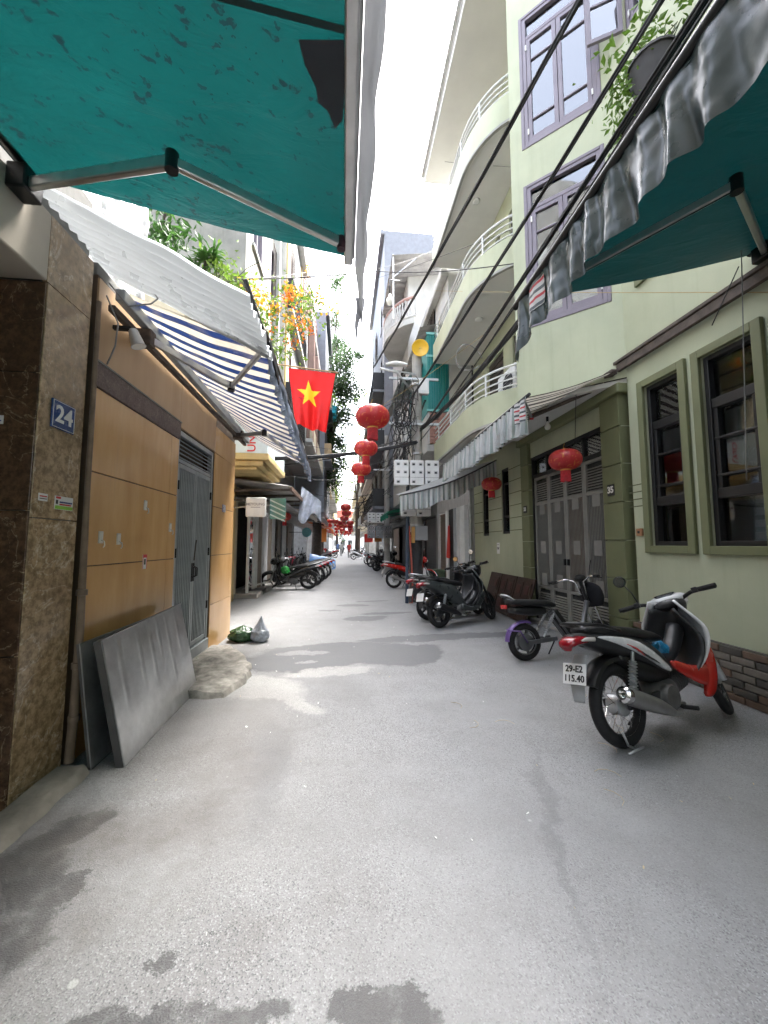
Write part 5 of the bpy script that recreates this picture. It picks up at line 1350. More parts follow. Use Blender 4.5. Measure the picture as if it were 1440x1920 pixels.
# ------------------------------------------------------------------ lanterns, flag
LANT = M('red_lantern_plain', (.56, .05, .045), .38, var=.25, vs=5, bump=.06, trl=.35, coat=.25, streak=.6, dirt=(.6, .22, .06))
def mat_lantern():
    m, nt, b, out = newmat('red_lantern_silk'); co = objco(nt)
    n1 = tex(nt, 'Noise', co, 13.0, Detail=4.0, Roughness=.6, Distortion=1.2); n2 = tex(nt, 'Noise', co, 3.0, Detail=2.0)
    c = mixc(nt, n2.outputs['Fac'], (.42, .018, .03), (.66, .075, .07))
    c = mixc(nt, ramp(nt, n1.outputs['Fac'], [(.55, 0.0), (.62, .62)]), c, (.75, .30, .08))
    lk(nt, c, b.inputs['Base Color']); b.inputs['Roughness'].default_value = .36
    t = nd(nt, 'BsdfTranslucent'); lk(nt, c, t.inputs['Color'])
    mx = nd(nt, 'MixShader', ins={0: .35}); lk(nt, b.outputs[0], mx.inputs[1]); lk(nt, t.outputs[0], mx.inputs[2]); lk(nt, mx.outputs[0], out.inputs['Surface'])
    return m
LANT = mat_lantern()
GOLD = M('gold_trim', (.62, .38, .09), .35, .6, var=.2, bump=.05)
TASS = M('red_tassel', (.5, .02, .03), .6, var=.3, vs=20, bump=.2)
def lantern_proto():
    t = thing('red_lantern', 'x', 'lantern', (0, 0, 0))
    pr = []
    for i in range(15):
        a = -PI/2*.86+PI*.86*i/14; pr.append((.055+.165*math.cos(a)**.9, .145*math.sin(a)))
    MB().lathe(pr, (0, 0, 0), (0, 0, 1), 64, wob=lambda t_: 1+.028*abs(math.cos(t_*9))).build('shade', LANT, t, smooth=True)
    q = MB(); q.lathe([(.0, .15), (.07, .15), (.075, .135), (.07, .12)], seg=20); q.lathe([(.07, -.12), (.075, -.135), (.07, -.16), (.0, -.16)], seg=20); q.build('cap', GOLD, t, smooth=True, auto=40)
    q = MB()
    for k in range(36):
        a = 2*PI*k/36; r = .062; q.cyl((r*math.cos(a), r*math.sin(a), -.155), (r*1.08*math.cos(a), r*1.08*math.sin(a), -.30-.02*RN.random()), .0065, .005, 5)
    q.build('tassel', TASS, t)
    q = MB(); q.tube([(0, 0, .145), (.02, 0, .19), (0, 0, .24)], .004, 5); q.build('hanger', GOLD, t)
    return t
LP = lantern_proto(); lp_used = [False]
def lantern(x, y, z, s, label, group='red lanterns'):
    if not lp_used[0]: o = LP; lp_used[0] = True
    else:
        o = LP.copy(); COL.objects.link(o)
        for ch in list(LP.children):
            if ch.parent is LP:
                c_ = ch.copy(); COL.objects.link(c_); c_.parent = o
    o.location = (x, y, z); o.scale = (s, s, s); o['label'] = label; o['group'] = group; o.rotation_euler = (0, 0, RN.random()*3)
    return o
lantern(.37, 5.05, 3.16, 1.02, 'largest red lantern hanging over the lane, nearest of the string', 'lanterns strung over the lane')
lantern(.40, 7.2, 3.27, 1.0, 'second red lantern of the string over the lane, below the largest', 'lanterns strung over the lane')
lantern(.37, 8.6, 3.14, 1.0, 'third red lantern of the string over the lane', 'lanterns strung over the lane')
far_l = [(.06, 16, 2.92), (.1, 18.2, 2.85), (.02, 20.5, 2.75), (.35, 23, 2.65), (-.2, 24, 2.7), (-.6, 26, 2.9), (.4, 26.5, 2.6), (-1.0, 27.5, 3.0), (.0, 28, 2.7), (-.4, 30, 2.8), (.5, 31, 2.6), (-1.2, 32, 2.9), (-.2, 33, 2.6), (.6, 35, 2.6), (-.7, 36, 2.8), (.2, 38, 2.6), (-1.3, 39, 2.8), (-.3, 42, 2.7), (.5, 44, 2.6), (-.9, 46, 2.8), (.1, 50, 2.7)]
for i, (x, y, z) in enumerate(far_l):
    lantern(x, y, z+.05, 1.0, 'small red lantern in the crowded far strings over the lane' if i > 0 else 'topmost red lantern of the far hanging cluster', 'far lanterns over the lane')
lantern(2.95, 4.82, 2.58, .94, 'red lantern hanging before door 35 under the striped awning', 'lanterns on the facades')
lantern(3.18, 8.0, 2.75, .95, 'red lantern hanging before the narrow window of house 33', 'lanterns on the facades')
lantern(-1.95, 12.9, 2.35, .95, 'dim red lantern hanging under the left shop canopy', 'lanterns on the facades')

t = thing('flag', 'red flag with a yellow star hung from a slanting pole on the left', 'flag', (-.55, 6, 3.2))
q0, q1 = at(500, 683, 6.0), at(634, 699, 6.0)
MB().tube([at(470, 676, 6.05), q1], .012, 8).build('pole', M('bamboo', (.45, .3, .15), .6), t, smooth=True)
FA, FB_, FC, FD = at(541, 690, 6.0), at(629, 700, 6.0), at(611, 812, 5.95), at(553, 796, 5.95)
def star_in(u, v):
    cx, cy, Rr = .44, .42, .30
    x, y = (u-cx)*.78, (v-cy)*1.0
    a = math.atan2(x, -y)+.06; r = math.hypot(x, y); s = (a % (2*PI/5)); s = min(s, 2*PI/5-s)
    ri = Rr*.78*.382
    # edge from outer tip (angle 0) to inner notch (angle 36 deg)
    ox, oy = Rr*.78, 0; ix, iy = ri*math.cos(PI/5), ri*math.sin(PI/5)
    px, py = r*math.cos(s), r*math.sin(s)
    return ((ix-ox)*(py-oy)-(iy-oy)*(px-ox)) > 0 if False else ((ox-ix)*(py-iy)-(oy-iy)*(px-ix)) < 0
def flg(u, v):
    p = FA.lerp(FB_, u).lerp(FD.lerp(FC, u), v)
    return p+V((0, .05*v*math.sin(u*11+v*2.5)+.025*v*math.sin(u*23+1), .008*math.sin(u*9)*v))
FR = M('flag_red', (.62, .012, .012), .6, var=.06, bump=.05, trl=.4); FY = M('flag_yellow', (.75, .50, .02), .6, var=.06, bump=.05, trl=.4)
q = MB(); q.grid(flg, 110, 130, mf=lambda u, v: 1 if star_in(u, v) else 0); q.build('cloth', [FR, FY], t, smooth=True)
# ------------------------------------------------------------------ row houses further along
def awning_simple(label, x0, x1, y0, y1, z0, z1, mat, vmat=None, name='shop_awning', drop=.22, bar=GALV):
    """sloping shop awning from the wall (x0,z0) to its front bar (x1,z1)"""
    t = thing(name, label, 'awning', (x0, (y0+y1)/2, z0))
    MB().grid(lambda u, v: (x0+(x1-x0)*v, y0+(y1-y0)*u, z0+(z1-z0)*v-.05*math.sin(PI*v)+.012*math.sin(u*40)), 40, 8).build('canopy', mat, t, smooth=True, solid=.012)
    MB().cyl((x1, y0-.03, z1), (x1, y1+.03, z1), .022, seg=8).build('front_bar', bar, t, smooth=True, auto=40)
    for yy in (y0+.15, y1-.15): MB().bar((x0, yy, z0-.3), (x1, yy, z1-.03), .025, .03).build('stay', bar, t)
    if vmat: MB().grid(lambda u, v: (x1+.02*math.sin(u*90)*(.3+v), y0+(y1-y0)*u, z1-.01-v*(drop+.03*math.sin(u*25))), 120, 5).build('valance', vmat, t, smooth=True)
    return t
def shutter(par, fr, u0, u1, z0, z1, mat, n=None, name='roller_shutter', k=-.06):
    q = MB(); fr.box(q, u0, u1, z0, z1, k-.03, k); o = q.build(name, mat, par)
    n = n or int((z1-z0)/.11); src = None
    for i in range(n):
        z = z0+(z1-z0)*(i+.5)/n; hh = (z1-z0)/n*.42
        if src is None: src = fr.box(MB(), u0+.01, u1-.01, z-hh, z+hh, k+.0005, k+.018).build('slat', mat, o); zf = z
        else: piece('slat', src, o, BASE[o.name]+V((0, 0, z-zf)))
    return o
def simple_window(par, fr, u0, u1, z0, z1, mat, k=0.0, bars=2, glass=GLASS, grille=False):
    q = MB(); f = .06
    fr.box(q, u0, u0+f, z0, z1, k-.06, k+.03); fr.box(q, u1-f, u1, z0, z1, k-.06, k+.03); fr.box(q, u0+f, u1-f, z0, z0+f, k-.06, k+.03); fr.box(q, u0+f, u1-f, z1-f, z1, k-.06, k+.03)
    for i in range(1, bars): uu = u0+(u1-u0)*i/bars; fr.box(q, uu-.02, uu+.02, z0+f, z1-f, k-.05, k+.01)
    w = q.build('window', mat, par)
    fr.one('pane', u0+f, u1-f, z0+f, z1-f, k-.04, k-.035, glass, w); fr.one('back_board', u0, u1, z0, z1, k-.1, k-.095, M('dim_room', (.09, .1, .11)), w)
    fr.one('sill', u0-.05, u1+.05, z0-.06, z0, k-.05, k+.08, WHITEP, w)
    if grille:
        q = MB()
        for i in range(7): uu = u0+(u1-u0)*i/6; fr.box(q, uu-.008, uu+.008, z0-.02, z1+.02, k+.09, k+.106)
        for z in (z0, (z0+z1)/2, z1): fr.box(q, u0, u1, z-.01, z+.01, k+.0905, k+.1055)
        q.build('grille', RUST, w)
    return w
def row_house(label, side, xg, xu, y0, y1, h, wm, gm_, floors, zf=3.3, fh=3.1, balc=(), win=MAUVE, shop=True, rail='bars', name='row_house', railm=None, wins=2, parm=None, bd=.6):
    s = side                       # -1: left of the lane, +1: right
    t = thing(name, label, 'house', (xg+s*2, (y0+y1)/2, 0))
    big = xg+s*7
    q = MB(); wall(q, (xg, y0, 0), (0, 1, 0), (-s, 0, 0), y1-y0, 0, zf, [(.25, y1-y0-.25, 0, 2.6)] if shop else [], .3)
    q.add([(xg, y0, 0), (big, y0, 0), (big, y0, zf), (xg, y0, zf)], [(0, 1, 2, 3)]); q.build('ground_floor_wall', gm_, t)
    f = Fr((xu, y0, 0), (0, 1, 0), (-s, 0, 0)); fg = Fr((xg, y0, 0), (0, 1, 0), (-s, 0, 0)); L = y1-y0
    hs = []
    for k in range(floors):
        z = zf+.15+k*fh
        for j in range(wins):
            a = L*(j+.5)/wins-.45; hs.append((a, a+.9, z+(.15 if k in balc else .85), z+2.35))
    q = MB(); wall(q, (xu, y0, zf), (0, 1, 0), (-s, 0, 0), L, zf, h, hs, .08)
    q.add([(xu, y0, zf), (big, y0, zf), (big, y0, h), (xu, y0, h)], [(0, 1, 2, 3)]); q.add([(xu, y1, zf), (big, y1, zf), (big, y1, h), (xu, y1, h)], [(0, 1, 2, 3)])
    q.add([(xu, y0, h), (big, y0, h), (big, y1, h), (xu, y1, h)], [(0, 1, 2, 3)]); q.add([(xu, y0, zf), (xg+s*.2, y0, zf), (xg+s*.2, y1, zf), (xu, y1, zf)], [(0, 1, 2, 3)])
    q.build('wall', wm, t)
    for (a, b, c_, e) in hs: simple_window(t, f, a, b, c_, e, win, k=-.03, grille=RN.random() < .4)
    for k in balc:
        z = zf+k*fh; d = bd
        sl = f.one('balcony_slab', .1, L-.1, z-.04, z+.1, 0.001, d, wm, t, .01)
        if rail == 'parapet': f.one('parapet', .1, L-.1, z+.1, z+.75, d-.1, d-.005, parm or wm, sl, .01)
        else:
            rm = railm or GALV
            f.one('top_rail', .1, L-.1, z+.95, z+1.0, d-.06, d-.01, rm, sl); n = int((L-.2)/.14); src = None
            for i in range(n+1):
                u = .12+(L-.24)*i/n
                if src is None: src = f.box(MB(), u-.012, u+.012, z+.1, z+.95, d-.05, d-.02).build('baluster', rm, sl); uf = u
                else: piece('baluster', src, sl, BASE[sl.name]+f.d*(u-uf))
            for ue in (.1, L-.1): q = MB(); f.box(q, ue-.015, ue+.015, z+.1, z+1.0, .0, d-.01); q.build('side_rail', rm, sl)
    f.one('cornice', -.05, L+.05, h-.25, h+.02, .002, .22, wm, t, .03)
    return t, f, fg
DKIN = M('dark_shop_interior', (.03, .028, .026), .7, var=.4, vs=3)
# L2: stained concrete house with a yellow first floor front
LG = -2.9
t, f, fg = row_house('stained grey concrete house behind the low orange house with planted ledge', -1, LG, -1.86, 6.95, 10.6, 13.5, OLDWALL, CREAM, 2, zf=6.4)
PBL = M('pale_blue_panel', (.55, .64, .66), .5, var=.1, streak=.3)
H_L2 = t
fg.one('pier', 3.05, 3.35, 0, 6.3, .001, .1, YELLOW, t, .01)
q = MB(); q.mm(-2.9, -1.60, 8.2, 10.5, 3.22, 3.36); q.mm(-2.9, -1.72, 8.27, 10.5, 3.1, 3.218); q.mm(-2.9, -1.85, 8.33, 10.5, 3.03, 3.098); sl = q.build('balcony_slab', YELLOW, t, bev=.02)
MB().mm(-2.9, -1.62, 8.22, 8.26, 3.36, 4.15).build('end_panel', PBL, sl, bev=.01); MB().mm(-1.66, -1.62, 8.262, 10.45, 3.36, 4.15).build('front_panel', PBL, sl, bev=.01)
text_mesh('sign_lettering', 'UNO', .24, REDT, t, V((-1.95, 8.215, 3.66)), (0, 0, 1), (-1, 0, 0), .004)
q = MB(); q.mm(-1.86, -1.70, 9.55, 9.72, 3.4, 13.4); q.build('pilaster', WHITEP, t)
shutter(t, fg, .3, 2.9, 0, 2.6, GREYM)
# L3: shop with white doors, sign box, canopy; yellow striped upper front
t, f, fg = row_house('narrow house with yellow and white striped piers above the sign shop', -1, LG, -1.72, 10.62, 14.6, 12.2, WHITEP, CREAM, 2, zf=5.0, balc=(0, 1), win=M('brown_frame', (.12, .06, .04), .5), railm=BLACKM, bd=.22)
for i in range(4): f.one('pier_stripe', .05+i*.16, .15+i*.16, 5.02, 12.1, .002, .05, YELLOW if i % 2 == 0 else WHITEP, t, .005)
for i in range(3): f.one('pier_stripe', 3.4+i*.16, 3.5+i*.16, 5.02, 12.1, .002, .05, YELLOW if i % 2 == 0 else WHITEP, t, .005)
q = MB(); fg.box(q, .3, 3.7, 0, 2.6, -.32, -.30); q.build('shop_back', DKIN, t)
for (a, b, mt, nm) in ((.3, .38, WHITEPL, 'door_post'), (.95, 1.1, WHITEPL, 'door_post'), (1.15, 1.42, WHITEPL, 'door_panel'), (1.45, 1.95, M('brown_shutter', (.24, .2, .16), .6, var=.3), 'door_panel'), (1.98, 2.06, WHITEPL, 'door_post'), (2.08, 2.9, M('pale_door', (.72, .74, .76), .5), 'door_panel'), (2.93, 3.6, M('brown_shutter', (.16, .13, .1)), 'door_panel')):
    fg.one(nm, a, b, .12, 2.5, .24, .31, mt, t, .008)
fg.one('glass_door', .4, .94, .12, 2.5, .27, .28, GLASSD, t)
fg.one('step', .1, 3.8, 0, .12, -.3, .6, CONC, t, .015)
# sign box
s_ = thing('sign_box', 'white hanging sign box lettered MEYOUNG over the left shop door', 'sign', at(480, 950, 8.6))
c = at(480, 951, 8.6)
MB().box(c, (.43, .09, .43)).build('box', WHITEPL, s_, bev=.03)
text_mesh('lettering', 'MEYOUNG', .082, M('sign_grey', (.2, .21, .23), .5), s_, c+V((0, -.047, .06)), (1, 0, 0), (0, 0, 1), .001)
MB().box(c+V((0, -.046, -.005)), (.2, .003, .014)).build('small_print', M('sign_grey', (.2, .21, .23)), s_)
MB().bar(c+V((-.21, 0, .15)), c+V((-.95, 0, .15)), .03, .03).build('bracket', BLACKM, s_)
s_ = thing('glass_sign', 'green glass panel sign beside the white sign box', 'sign', at(520, 950, 9.0)); c = at(521, 954, 9.0)
MB().box(c, (.36, .06, .48)).build('panel', M('green_sign', (.06, .17, .14), .12, var=.2, vs=4, bump=0, coat=.5), s_, bev=.01)
for k in range(4): MB().bar(c+V((-.17, -.033, .2-.11*k)), c+V((.17, -.033, .04-.11*k)), .004, .03).build('stripe', M('pale_green', (.35, .45, .42), .4), s_)
MB().bar(c+V((-.17, 0, .2)), c+V((-1.35, 0, .2)), .03, .03).build('bracket', BLACKM, s_)
CORG = M('grey_corrugated', (.36, .355, .345), .6, .1, var=.2, vs=4, streak=.5, trl=.3)
t = thing('shop_canopy', 'grey corrugated canopy over the left sign shop', 'awning', (LG, 11, 3.2))
MB().grid(lambda u, v: (LG+1.65*v, 9.2+3.9*u, 3.02-.22*v+.02*math.sin(u*2*PI*24)), 240, 4).build('sheet', CORG, t, smooth=True, solid=.006)
MB().bar((LG+1.65, 9.15, 2.75), (LG+1.65, 13.15, 2.75), .05, .1).build('fascia', M('brown_fascia', (.14, .085, .06), .6), t)
for yy in (9.3, 10.4, 11.8, 13.0): MB().bar((LG, yy, 2.7), (LG+1.62, yy, 2.74), .04, .06).build('stay', RUST, t)
awning_simple('lower grey canopy hanging under the corrugated sheet on the left', LG, LG+1.4, 9.9, 13.4, 2.66, 2.5, CORG)
# hanging plastic sheet
q = MB(); q.grid(lambda u, v: at(566+u*36-8*v*(1-u), 912+v*60+u*28*(1-v)+10*math.sin(u*7)*v, 11.5)+V((0, .06*math.sin(u*14+v*3), 0)), 24, 16)
tag(q.build('plastic_sheet', M('clear_plastic', (.45, .5, .6), .25, var=.4, vs=5, bump=.2, trl=.4), smooth=True), 'crumpled translucent plastic sheet tied at the end of the left canopy', 'plastic sheet')
# metal tray on a box by the shop step
tr = thing('metal_rack', 'white wire rack lying on the step of the left shop', 'rack', (-2.7, 11.6, .12))
for i in range(9): MB().bar((-2.85+.08*i, 11.4, .18+.02*i), (-2.85+.08*i, 12.0, .18+.02*i), .012, .012).build('wire', WHITEPL, tr)
for yy in (11.4, 12.0): MB().bar((-2.87, yy, .175), (-2.2, yy, .35), .02, .02).build('edge', WHITEPL, tr)
MB().mm(-2.8, -2.3, 11.45, 11.95, .0, .15).build('support', DKGREY, tr, bev=.01)
# L4: house with lattice tiled top and curved brown cornice
LAT = M('lattice_tile', (.17, .085, .07), .6, var=.25, vs=6, bump=.3)
t, f, fg = row_house('house with dark red lattice tiled attic and brown moulded balcony', -1, LG, -1.5, 14.62, 22.5, 10.4, WHITEP, CONC, 1, zf=5.4, balc=(0,), rail='parapet', win=BLACKM, wins=3, parm=CREAM, bd=.25)
MB().mm(-8, -1.3, 14.7, 22.4, 10.42, 10.7).build('eave', M('brown_moulding', (.25, .16, .13), .6), t, bev=.08)
MB().mm(-7.5, -1.7, 15.0, 22.3, 10.71, 14.2).build('attic_wall', LAT, t)
src = None
for i in range(16):
    for j in range(14):
        y = 15.2+i*.46; z = 10.9+j*.24
        if src is None: src = MB().box((-1.69, y, z), (.03, .40, .03), Matrix.Rotation(rad(28), 3, 'X')).build('roof_tile', LAT, t); y0_, z0_ = y, z
        else: piece('roof_tile', src, t, BASE[t.name]+V((0, y-y0_, z-z0_)))
for i in range(7):
    for j in range(8):
        x = -2.0-i*.46; z = 10.9+j*.4
        MB_ = None
        piece('roof_tile', src, t, BASE[t.name]+V((x+1.69, 14.98-y0_, z-z0_)), rot=(0, 0, PI/2))
for yy in (14.9, 16.9): f.one('bracket_scroll', yy-14.62, yy-14.37, 5.45, 9.9, .002, .28, M('brown_moulding', (.25, .16, .13)), t, .04)
fg.one('shop_back', .25, 7.6, 0, 2.6, -.32, -.28, DKIN, t)
for i, (a, b, mt) in enumerate(((.4, 1.6, M('pale_door', (.72, .74, .76))), (2.2, 3.0, M('brown_shutter', (.16, .13, .1))), (3.4, 4.6, GREYM), (5.2, 6.6, M('brown_shutter', (.16, .13, .1))))): fg.one('door_panel', a, b, 0, 2.5, .02, .08, mt, t, .01)
# L5.. far left
t, f, fg = row_house('slate grey house with balcony tubs beyond the lattice attic', -1, LG, -1.2, 22.52, 31, 15.5, M('slate_wall', (.2, .215, .24), .7, streak=.3), CONC, 3, balc=(1, 2), win=BLACKM, railm=M('tan_rail', (.42, .3, .16), .6), wins=3, bd=.4)
tub = at(620, 652, 22.6)
for i, dx in enumerate((0, .75)): tag(MB().lathe([(.28, 0), (.34, .45), (.36, .45), (.33, .42), (.27, .02)], (-.85, 24+dx*2, 9.65), seg=16).build('plastic_tub', M('cyan_plastic', (.03, .4, .5), .4), smooth=True, auto=40), ('cyan plastic tub on the slate balcony, the nearer one', 'cyan plastic tub on the slate balcony, the farther one')[i], 'tub', 'tubs on the slate balcony')
row_house('cream house past the tree on the left of the lane', -1, LG, -1.9, 31.02, 43, 12, CREAM, CONC, 3, balc=(0, 1), wins=3)
row_house('pale grey house far down the left of the lane', -1, -2.6, -1.7, 43.02, 62, 14, WHITEP, CONC, 3, balc=(0, 1, 2), wins=4)
row_house('farthest yellow house on the left of the lane', -1, -2.4, -1.7, 62.02, 90, 11, YELLOW, CONC, 2, balc=(0,), wins=4)
# right side
RG = 3.6
t, f, fg = row_house('white house with teal clad balcony beyond the green house', 1, RG, 3.0, 10.53, 14.6, 9.6, WHITEP, M('grey_white_wall', (.5, .5, .5), .7, streak=.3), 2, zf=3.9, wins=1, win=BLACKM)
H_R2 = t
f.one('balcony_slab', .1, 3.4, 4.1, 4.3, .001, .66, WHITEP, t, .01)
for r_ in range(9):
    for i in range(9):
        zz = 4.32+r_*.1; xx = 2.42+i*.14+(r_ % 2)*.05-.05
        if r_ == 0 and i == 0: bsrc = MB().mm(xx, xx+.13, 10.58, 10.66, zz, zz+.09).build('brick', BRICKR, t); bx0, bz0 = xx, zz
        else: piece('brick', bsrc, t, BASE[t.name]+V((xx-bx0, 0, zz-bz0)))
MB().mm(2.36, 2.41, 10.57, 13.9, 4.3, 5.2).build('parapet', WHITEP, t)
cage = MB(); cage.mm(2.37, 3.6, 10.60, 10.62, 5.26, 7.6); cage.mm(2.37, 2.39, 10.62, 13.8, 5.26, 7.6)
cg = cage.build('teal_cladding', TEAL, t); src = None
for i in range(17):
    x = 2.40+i*.072
    if src is None: src = MB().mm(x-.012, x+.012, 10.57, 10.6, 5.26, 7.6).build('rib', TEAL, cg); xf0 = x
    else: piece('rib', src, cg, BASE[cg.name]+V((x-xf0, 0, 0)))
for z in (5.28, 6.9, 7.58): MB().mm(2.33, 3.6, 10.55, 10.57, z-.03, z+.03).build('trim', M('teal_trim', (.2, .5, .48), .5), cg)
MB().grid(lambda u, v: (2.15+1.5*u, 10.55+3.2*v, 7.75+.35*u+.02*math.sin(v*90)), 4, 120).build('canopy_sheet', CORG, t, smooth=True, solid=.01)
MB().grid(lambda u, v: (1.55+.95*u, 11.2+3.4*v, 6.2+.9*u+.02*math.sin(v*90)), 4, 120).build('canopy_sheet', CORG, t, smooth=True, solid=.01)
for (a, b, mt, nm) in ((.3, .75, M('white_panel_door', (.75, .77, .78), .5), 'door_panel'), (.8, 1.1, WHITEPL, 'door_post'), (1.2, 1.45, GREYM, 'door_post'), (1.45, 1.95, DARKIN, 'doorway_shade'), (1.95, 2.15, M('grey_white_wall', (.5, .5, .5)), 'door_post'), (2.25, 2.4, WHITEPL, 'door_post')):  # the doorway's shade is a solid near-black slab set among the posts
    fg.one(nm, a, b, 0.02, 2.58, .0, .14, mt, t, .008)
shutter(t, fg, 2.45, 3.8, 0, 2.55, M('brown_roller', (.17, .125, .09), .6, var=.2))
q = MB(); q.grid(lambda u, v: (RG-.2-.03*math.sin(u*9)*v, 12.15+.42*u*(.55+.45*v), 2.05-1.05*v+.02*math.sin(u*8)), 16, 20)
tag(q.build('red_cloth', M('red_cloth', (.6, .05, .04), .8, var=.12, bump=.1, trl=.2), smooth=True), 'red cloth hanging in the doorway of the white house on the right', 'cloth')
pp = MB(); pp.cyl((RG-.05, 10.56, 0), (RG-.05, 10.56, 3.4), .05, seg=10); tag(pp.build('drain_pipe', GALV, smooth=True, auto=40), 'grey vertical drain pipe where the green and white houses meet', 'pipe')
tag(MB().mm(3.1, 3.5, 13.2, 13.7, 0, .55).build('crate', M('green_crate', (.05, .08, .045), .6, var=.2), bev=.02), 'dark green crate standing before the brown roller shutter', 'crate')
# R3: house with baluster balcony and roof canopy
t, f, fg = row_house('house with curved white baluster balcony high on the right', 1, RG, 2.5, 14.62, 19.5, 13.2, WHITEP, CONCD, 3, balc=(), wins=2, win=BLACKM)
zb_ = 9.55
arcp = [(2.5-.95*math.sin(PI*i/16)**.6, 13.3+3.6*i/16) for i in range(17)]
q = MB(); n = 17
q.add([(x, y, zb_) for x, y in arcp]+[(x, y, zb_+.22) for x, y in arcp], [(i, i+1, n+i+1, n+i) for i in range(16)]+[tuple(range(n)), tuple(range(2*n-1, n-1, -1))]); sl = q.build('balcony_slab', WHITEP, t)
for h_, r_ in ((.28, .05), (1.0, .06)): MB().tube([(x+.06, y, zb_+h_) for x, y in arcp], r_, 8).build('rail', M('pink_rail', (.36, .22, .19), .6) if h_ > .5 else WHITEP, sl, smooth=True)
src = None
for i in range(33):
    fr_ = i/32; j = min(15, int(fr_*16)); k = fr_*16-j
    x = arcp[j][0]*(1-k)+arcp[j+1][0]*k+.06; y = arcp[j][1]*(1-k)+arcp[j+1][1]*k
    if src is None: src = MB().lathe([(.035, 0), (.035, .05), (.02, .1), (.05, .25), (.045, .32), (.02, .5), (.035, .6), (.035, .66)], (x, y, zb_+.31), seg=8).build('baluster', WHITEP, sl, smooth=True); x0_, y0_ = x, y
    else: piece('baluster', src, sl, BASE[sl.name]+V((x-x0_, y-y0_, 0)))
MB().grid(lambda u, v: (1.7+2.6*u, 13.4+4*v, 12.2+.35*u+.02*math.sin(v*80)), 4, 90).build('roof_sheet', CORG, t, smooth=True, solid=.01)
for (x, y) in ((1.75, 13.5), (1.75, 17.2), (3.8, 13.5)): MB().cyl((x, y, zb_+.2), (x, y, 12.3), .03, seg=8).build('roof_post', WHITEPL, t)
MB().bar((1.75, 13.5, 11.4), (2.6, 13.5, 12.2), .03, .03).build('roof_brace', GALV, t)
fg.one('shop_back', .25, 4.6, 0, 2.6, -.32, -.28, DKIN, t)
shutter(t, fg, .4, 2.2, 0, 2.5, M('dark_roller', (.06, .06, .06), .5, .2)); shutter(t, fg, 2.6, 4.4, 0, 2.5, M('dark_roller', (.06, .06, .06)))
t, f, fg = row_house('tall grey clad house on the right behind the baluster balcony', 1, RG, 2.05, 19.52, 29, 18.5, M('grey_cladding', (.17, .18, .2), .6, .2, streak=.3), CONCD, 4, balc=(0, 1, 2), win=BLACKM, wins=3, railm=BLACKM)
fg.one('shop_back', .25, 9.2, 0, 2.6, -.32, -.28, DKIN, t)
shutter(t, fg, .5, 3, 0, 2.5, M('dark_roller', (.06, .06, .06))); shutter(t, fg, 6, 8.8, 0, 2.5, M('brown_roller', (.17, .125, .09)))
row_house('white house with brown rails far on the right', 1, RG, 2.3, 29.02, 40, 12.5, WHITEP, CONCD, 3, balc=(0, 1, 2), wins=3, railm=RUST)
row_house('cream house with balconies farther on the right', 1, 3.3, 2.2, 40.02, 58, 13, CREAM, CONCD, 3, balc=(0, 1), wins=4)
row_house('farthest pale house on the right of the lane', 1, 3.0, 2.2, 58.02, 90, 12, WHITEP, CONC, 3, balc=(0, 1, 2), wins=5)
t = thing('end_house', 'pale house with a red roof closing the far end of the lane', 'house', (0, 112, 0))
MB().mm(-8, 8, 112, 118, 0, 9).build('wall', WHITEP, t); fE = Fr((-8, 112, 0), (1, 0, 0), (0, -1, 0))
for u in (5.2, 7.2, 9.2):
    for z in (1, 4, 6.7): simple_window(t, fE, u, u+1.1, z, z+1.5, BLACKM, k=.05)
MB().prism([(-8.5, 0), (8.5, 0), (0, 2.6)], (0, 111.6, 9.02), (1, 0, 0), (0, 0, 1), (0, 1, 0), 7).build('roof', M('red_roof', (.35, .09, .06), .7), t)

# shop awnings over the far lane
GRC = M('green_canvas', (.01, .2, .12), .6, var=.15, trl=.35); ORC = M('orange_canvas', (.55, .16, .04), .6, var=.2, trl=.4); REDC = M('red_canvas', (.5, .05, .04), .6, var=.2, trl=.4); BGC = M('beige_canvas', (.4, .36, .3), .6, var=.2, trl=.35)
awning_simple('green canvas shop awning on the right past the utility pole', RG, 1.75, 15.4, 18.6, 3.35, 2.75, GRC, GRC, bar=M('green_bar', (.02, .3, .17), .5))
awning_simple('grey canvas awning over the dark right shops', RG, 2.0, 19.6, 23.4, 3.2, 2.75, GT, GT)
awning_simple('dark awning over the farther right shops', RG, 2.1, 24, 28.6, 3.1, 2.6, M('dark_canvas', (.06, .06, .07), .7), M('dark_canvas', (.06, .06, .07)))
awning_simple('beige canvas awning on the left before the tree', LG, -1.3, 15, 18.6, 3.1, 2.7, BGC, BGC)
awning_simple('grey striped awning on the left beside the dark trunk', LG, -1.0, 19, 24.5, 3.25, 2.75, CORG, GT)
awning_simple('orange canvas awning on the left past the tree', LG, -.9, 27.5, 33, 3.2, 2.6, ORC, ORC)
awning_simple('red canvas awning far on the left', LG, -.9, 34, 42, 3.1, 2.5, REDC, REDC)
awning_simple('beige awning far on the right', 3.4, 1.9, 30, 38, 3.1, 2.6, BGC, BGC)
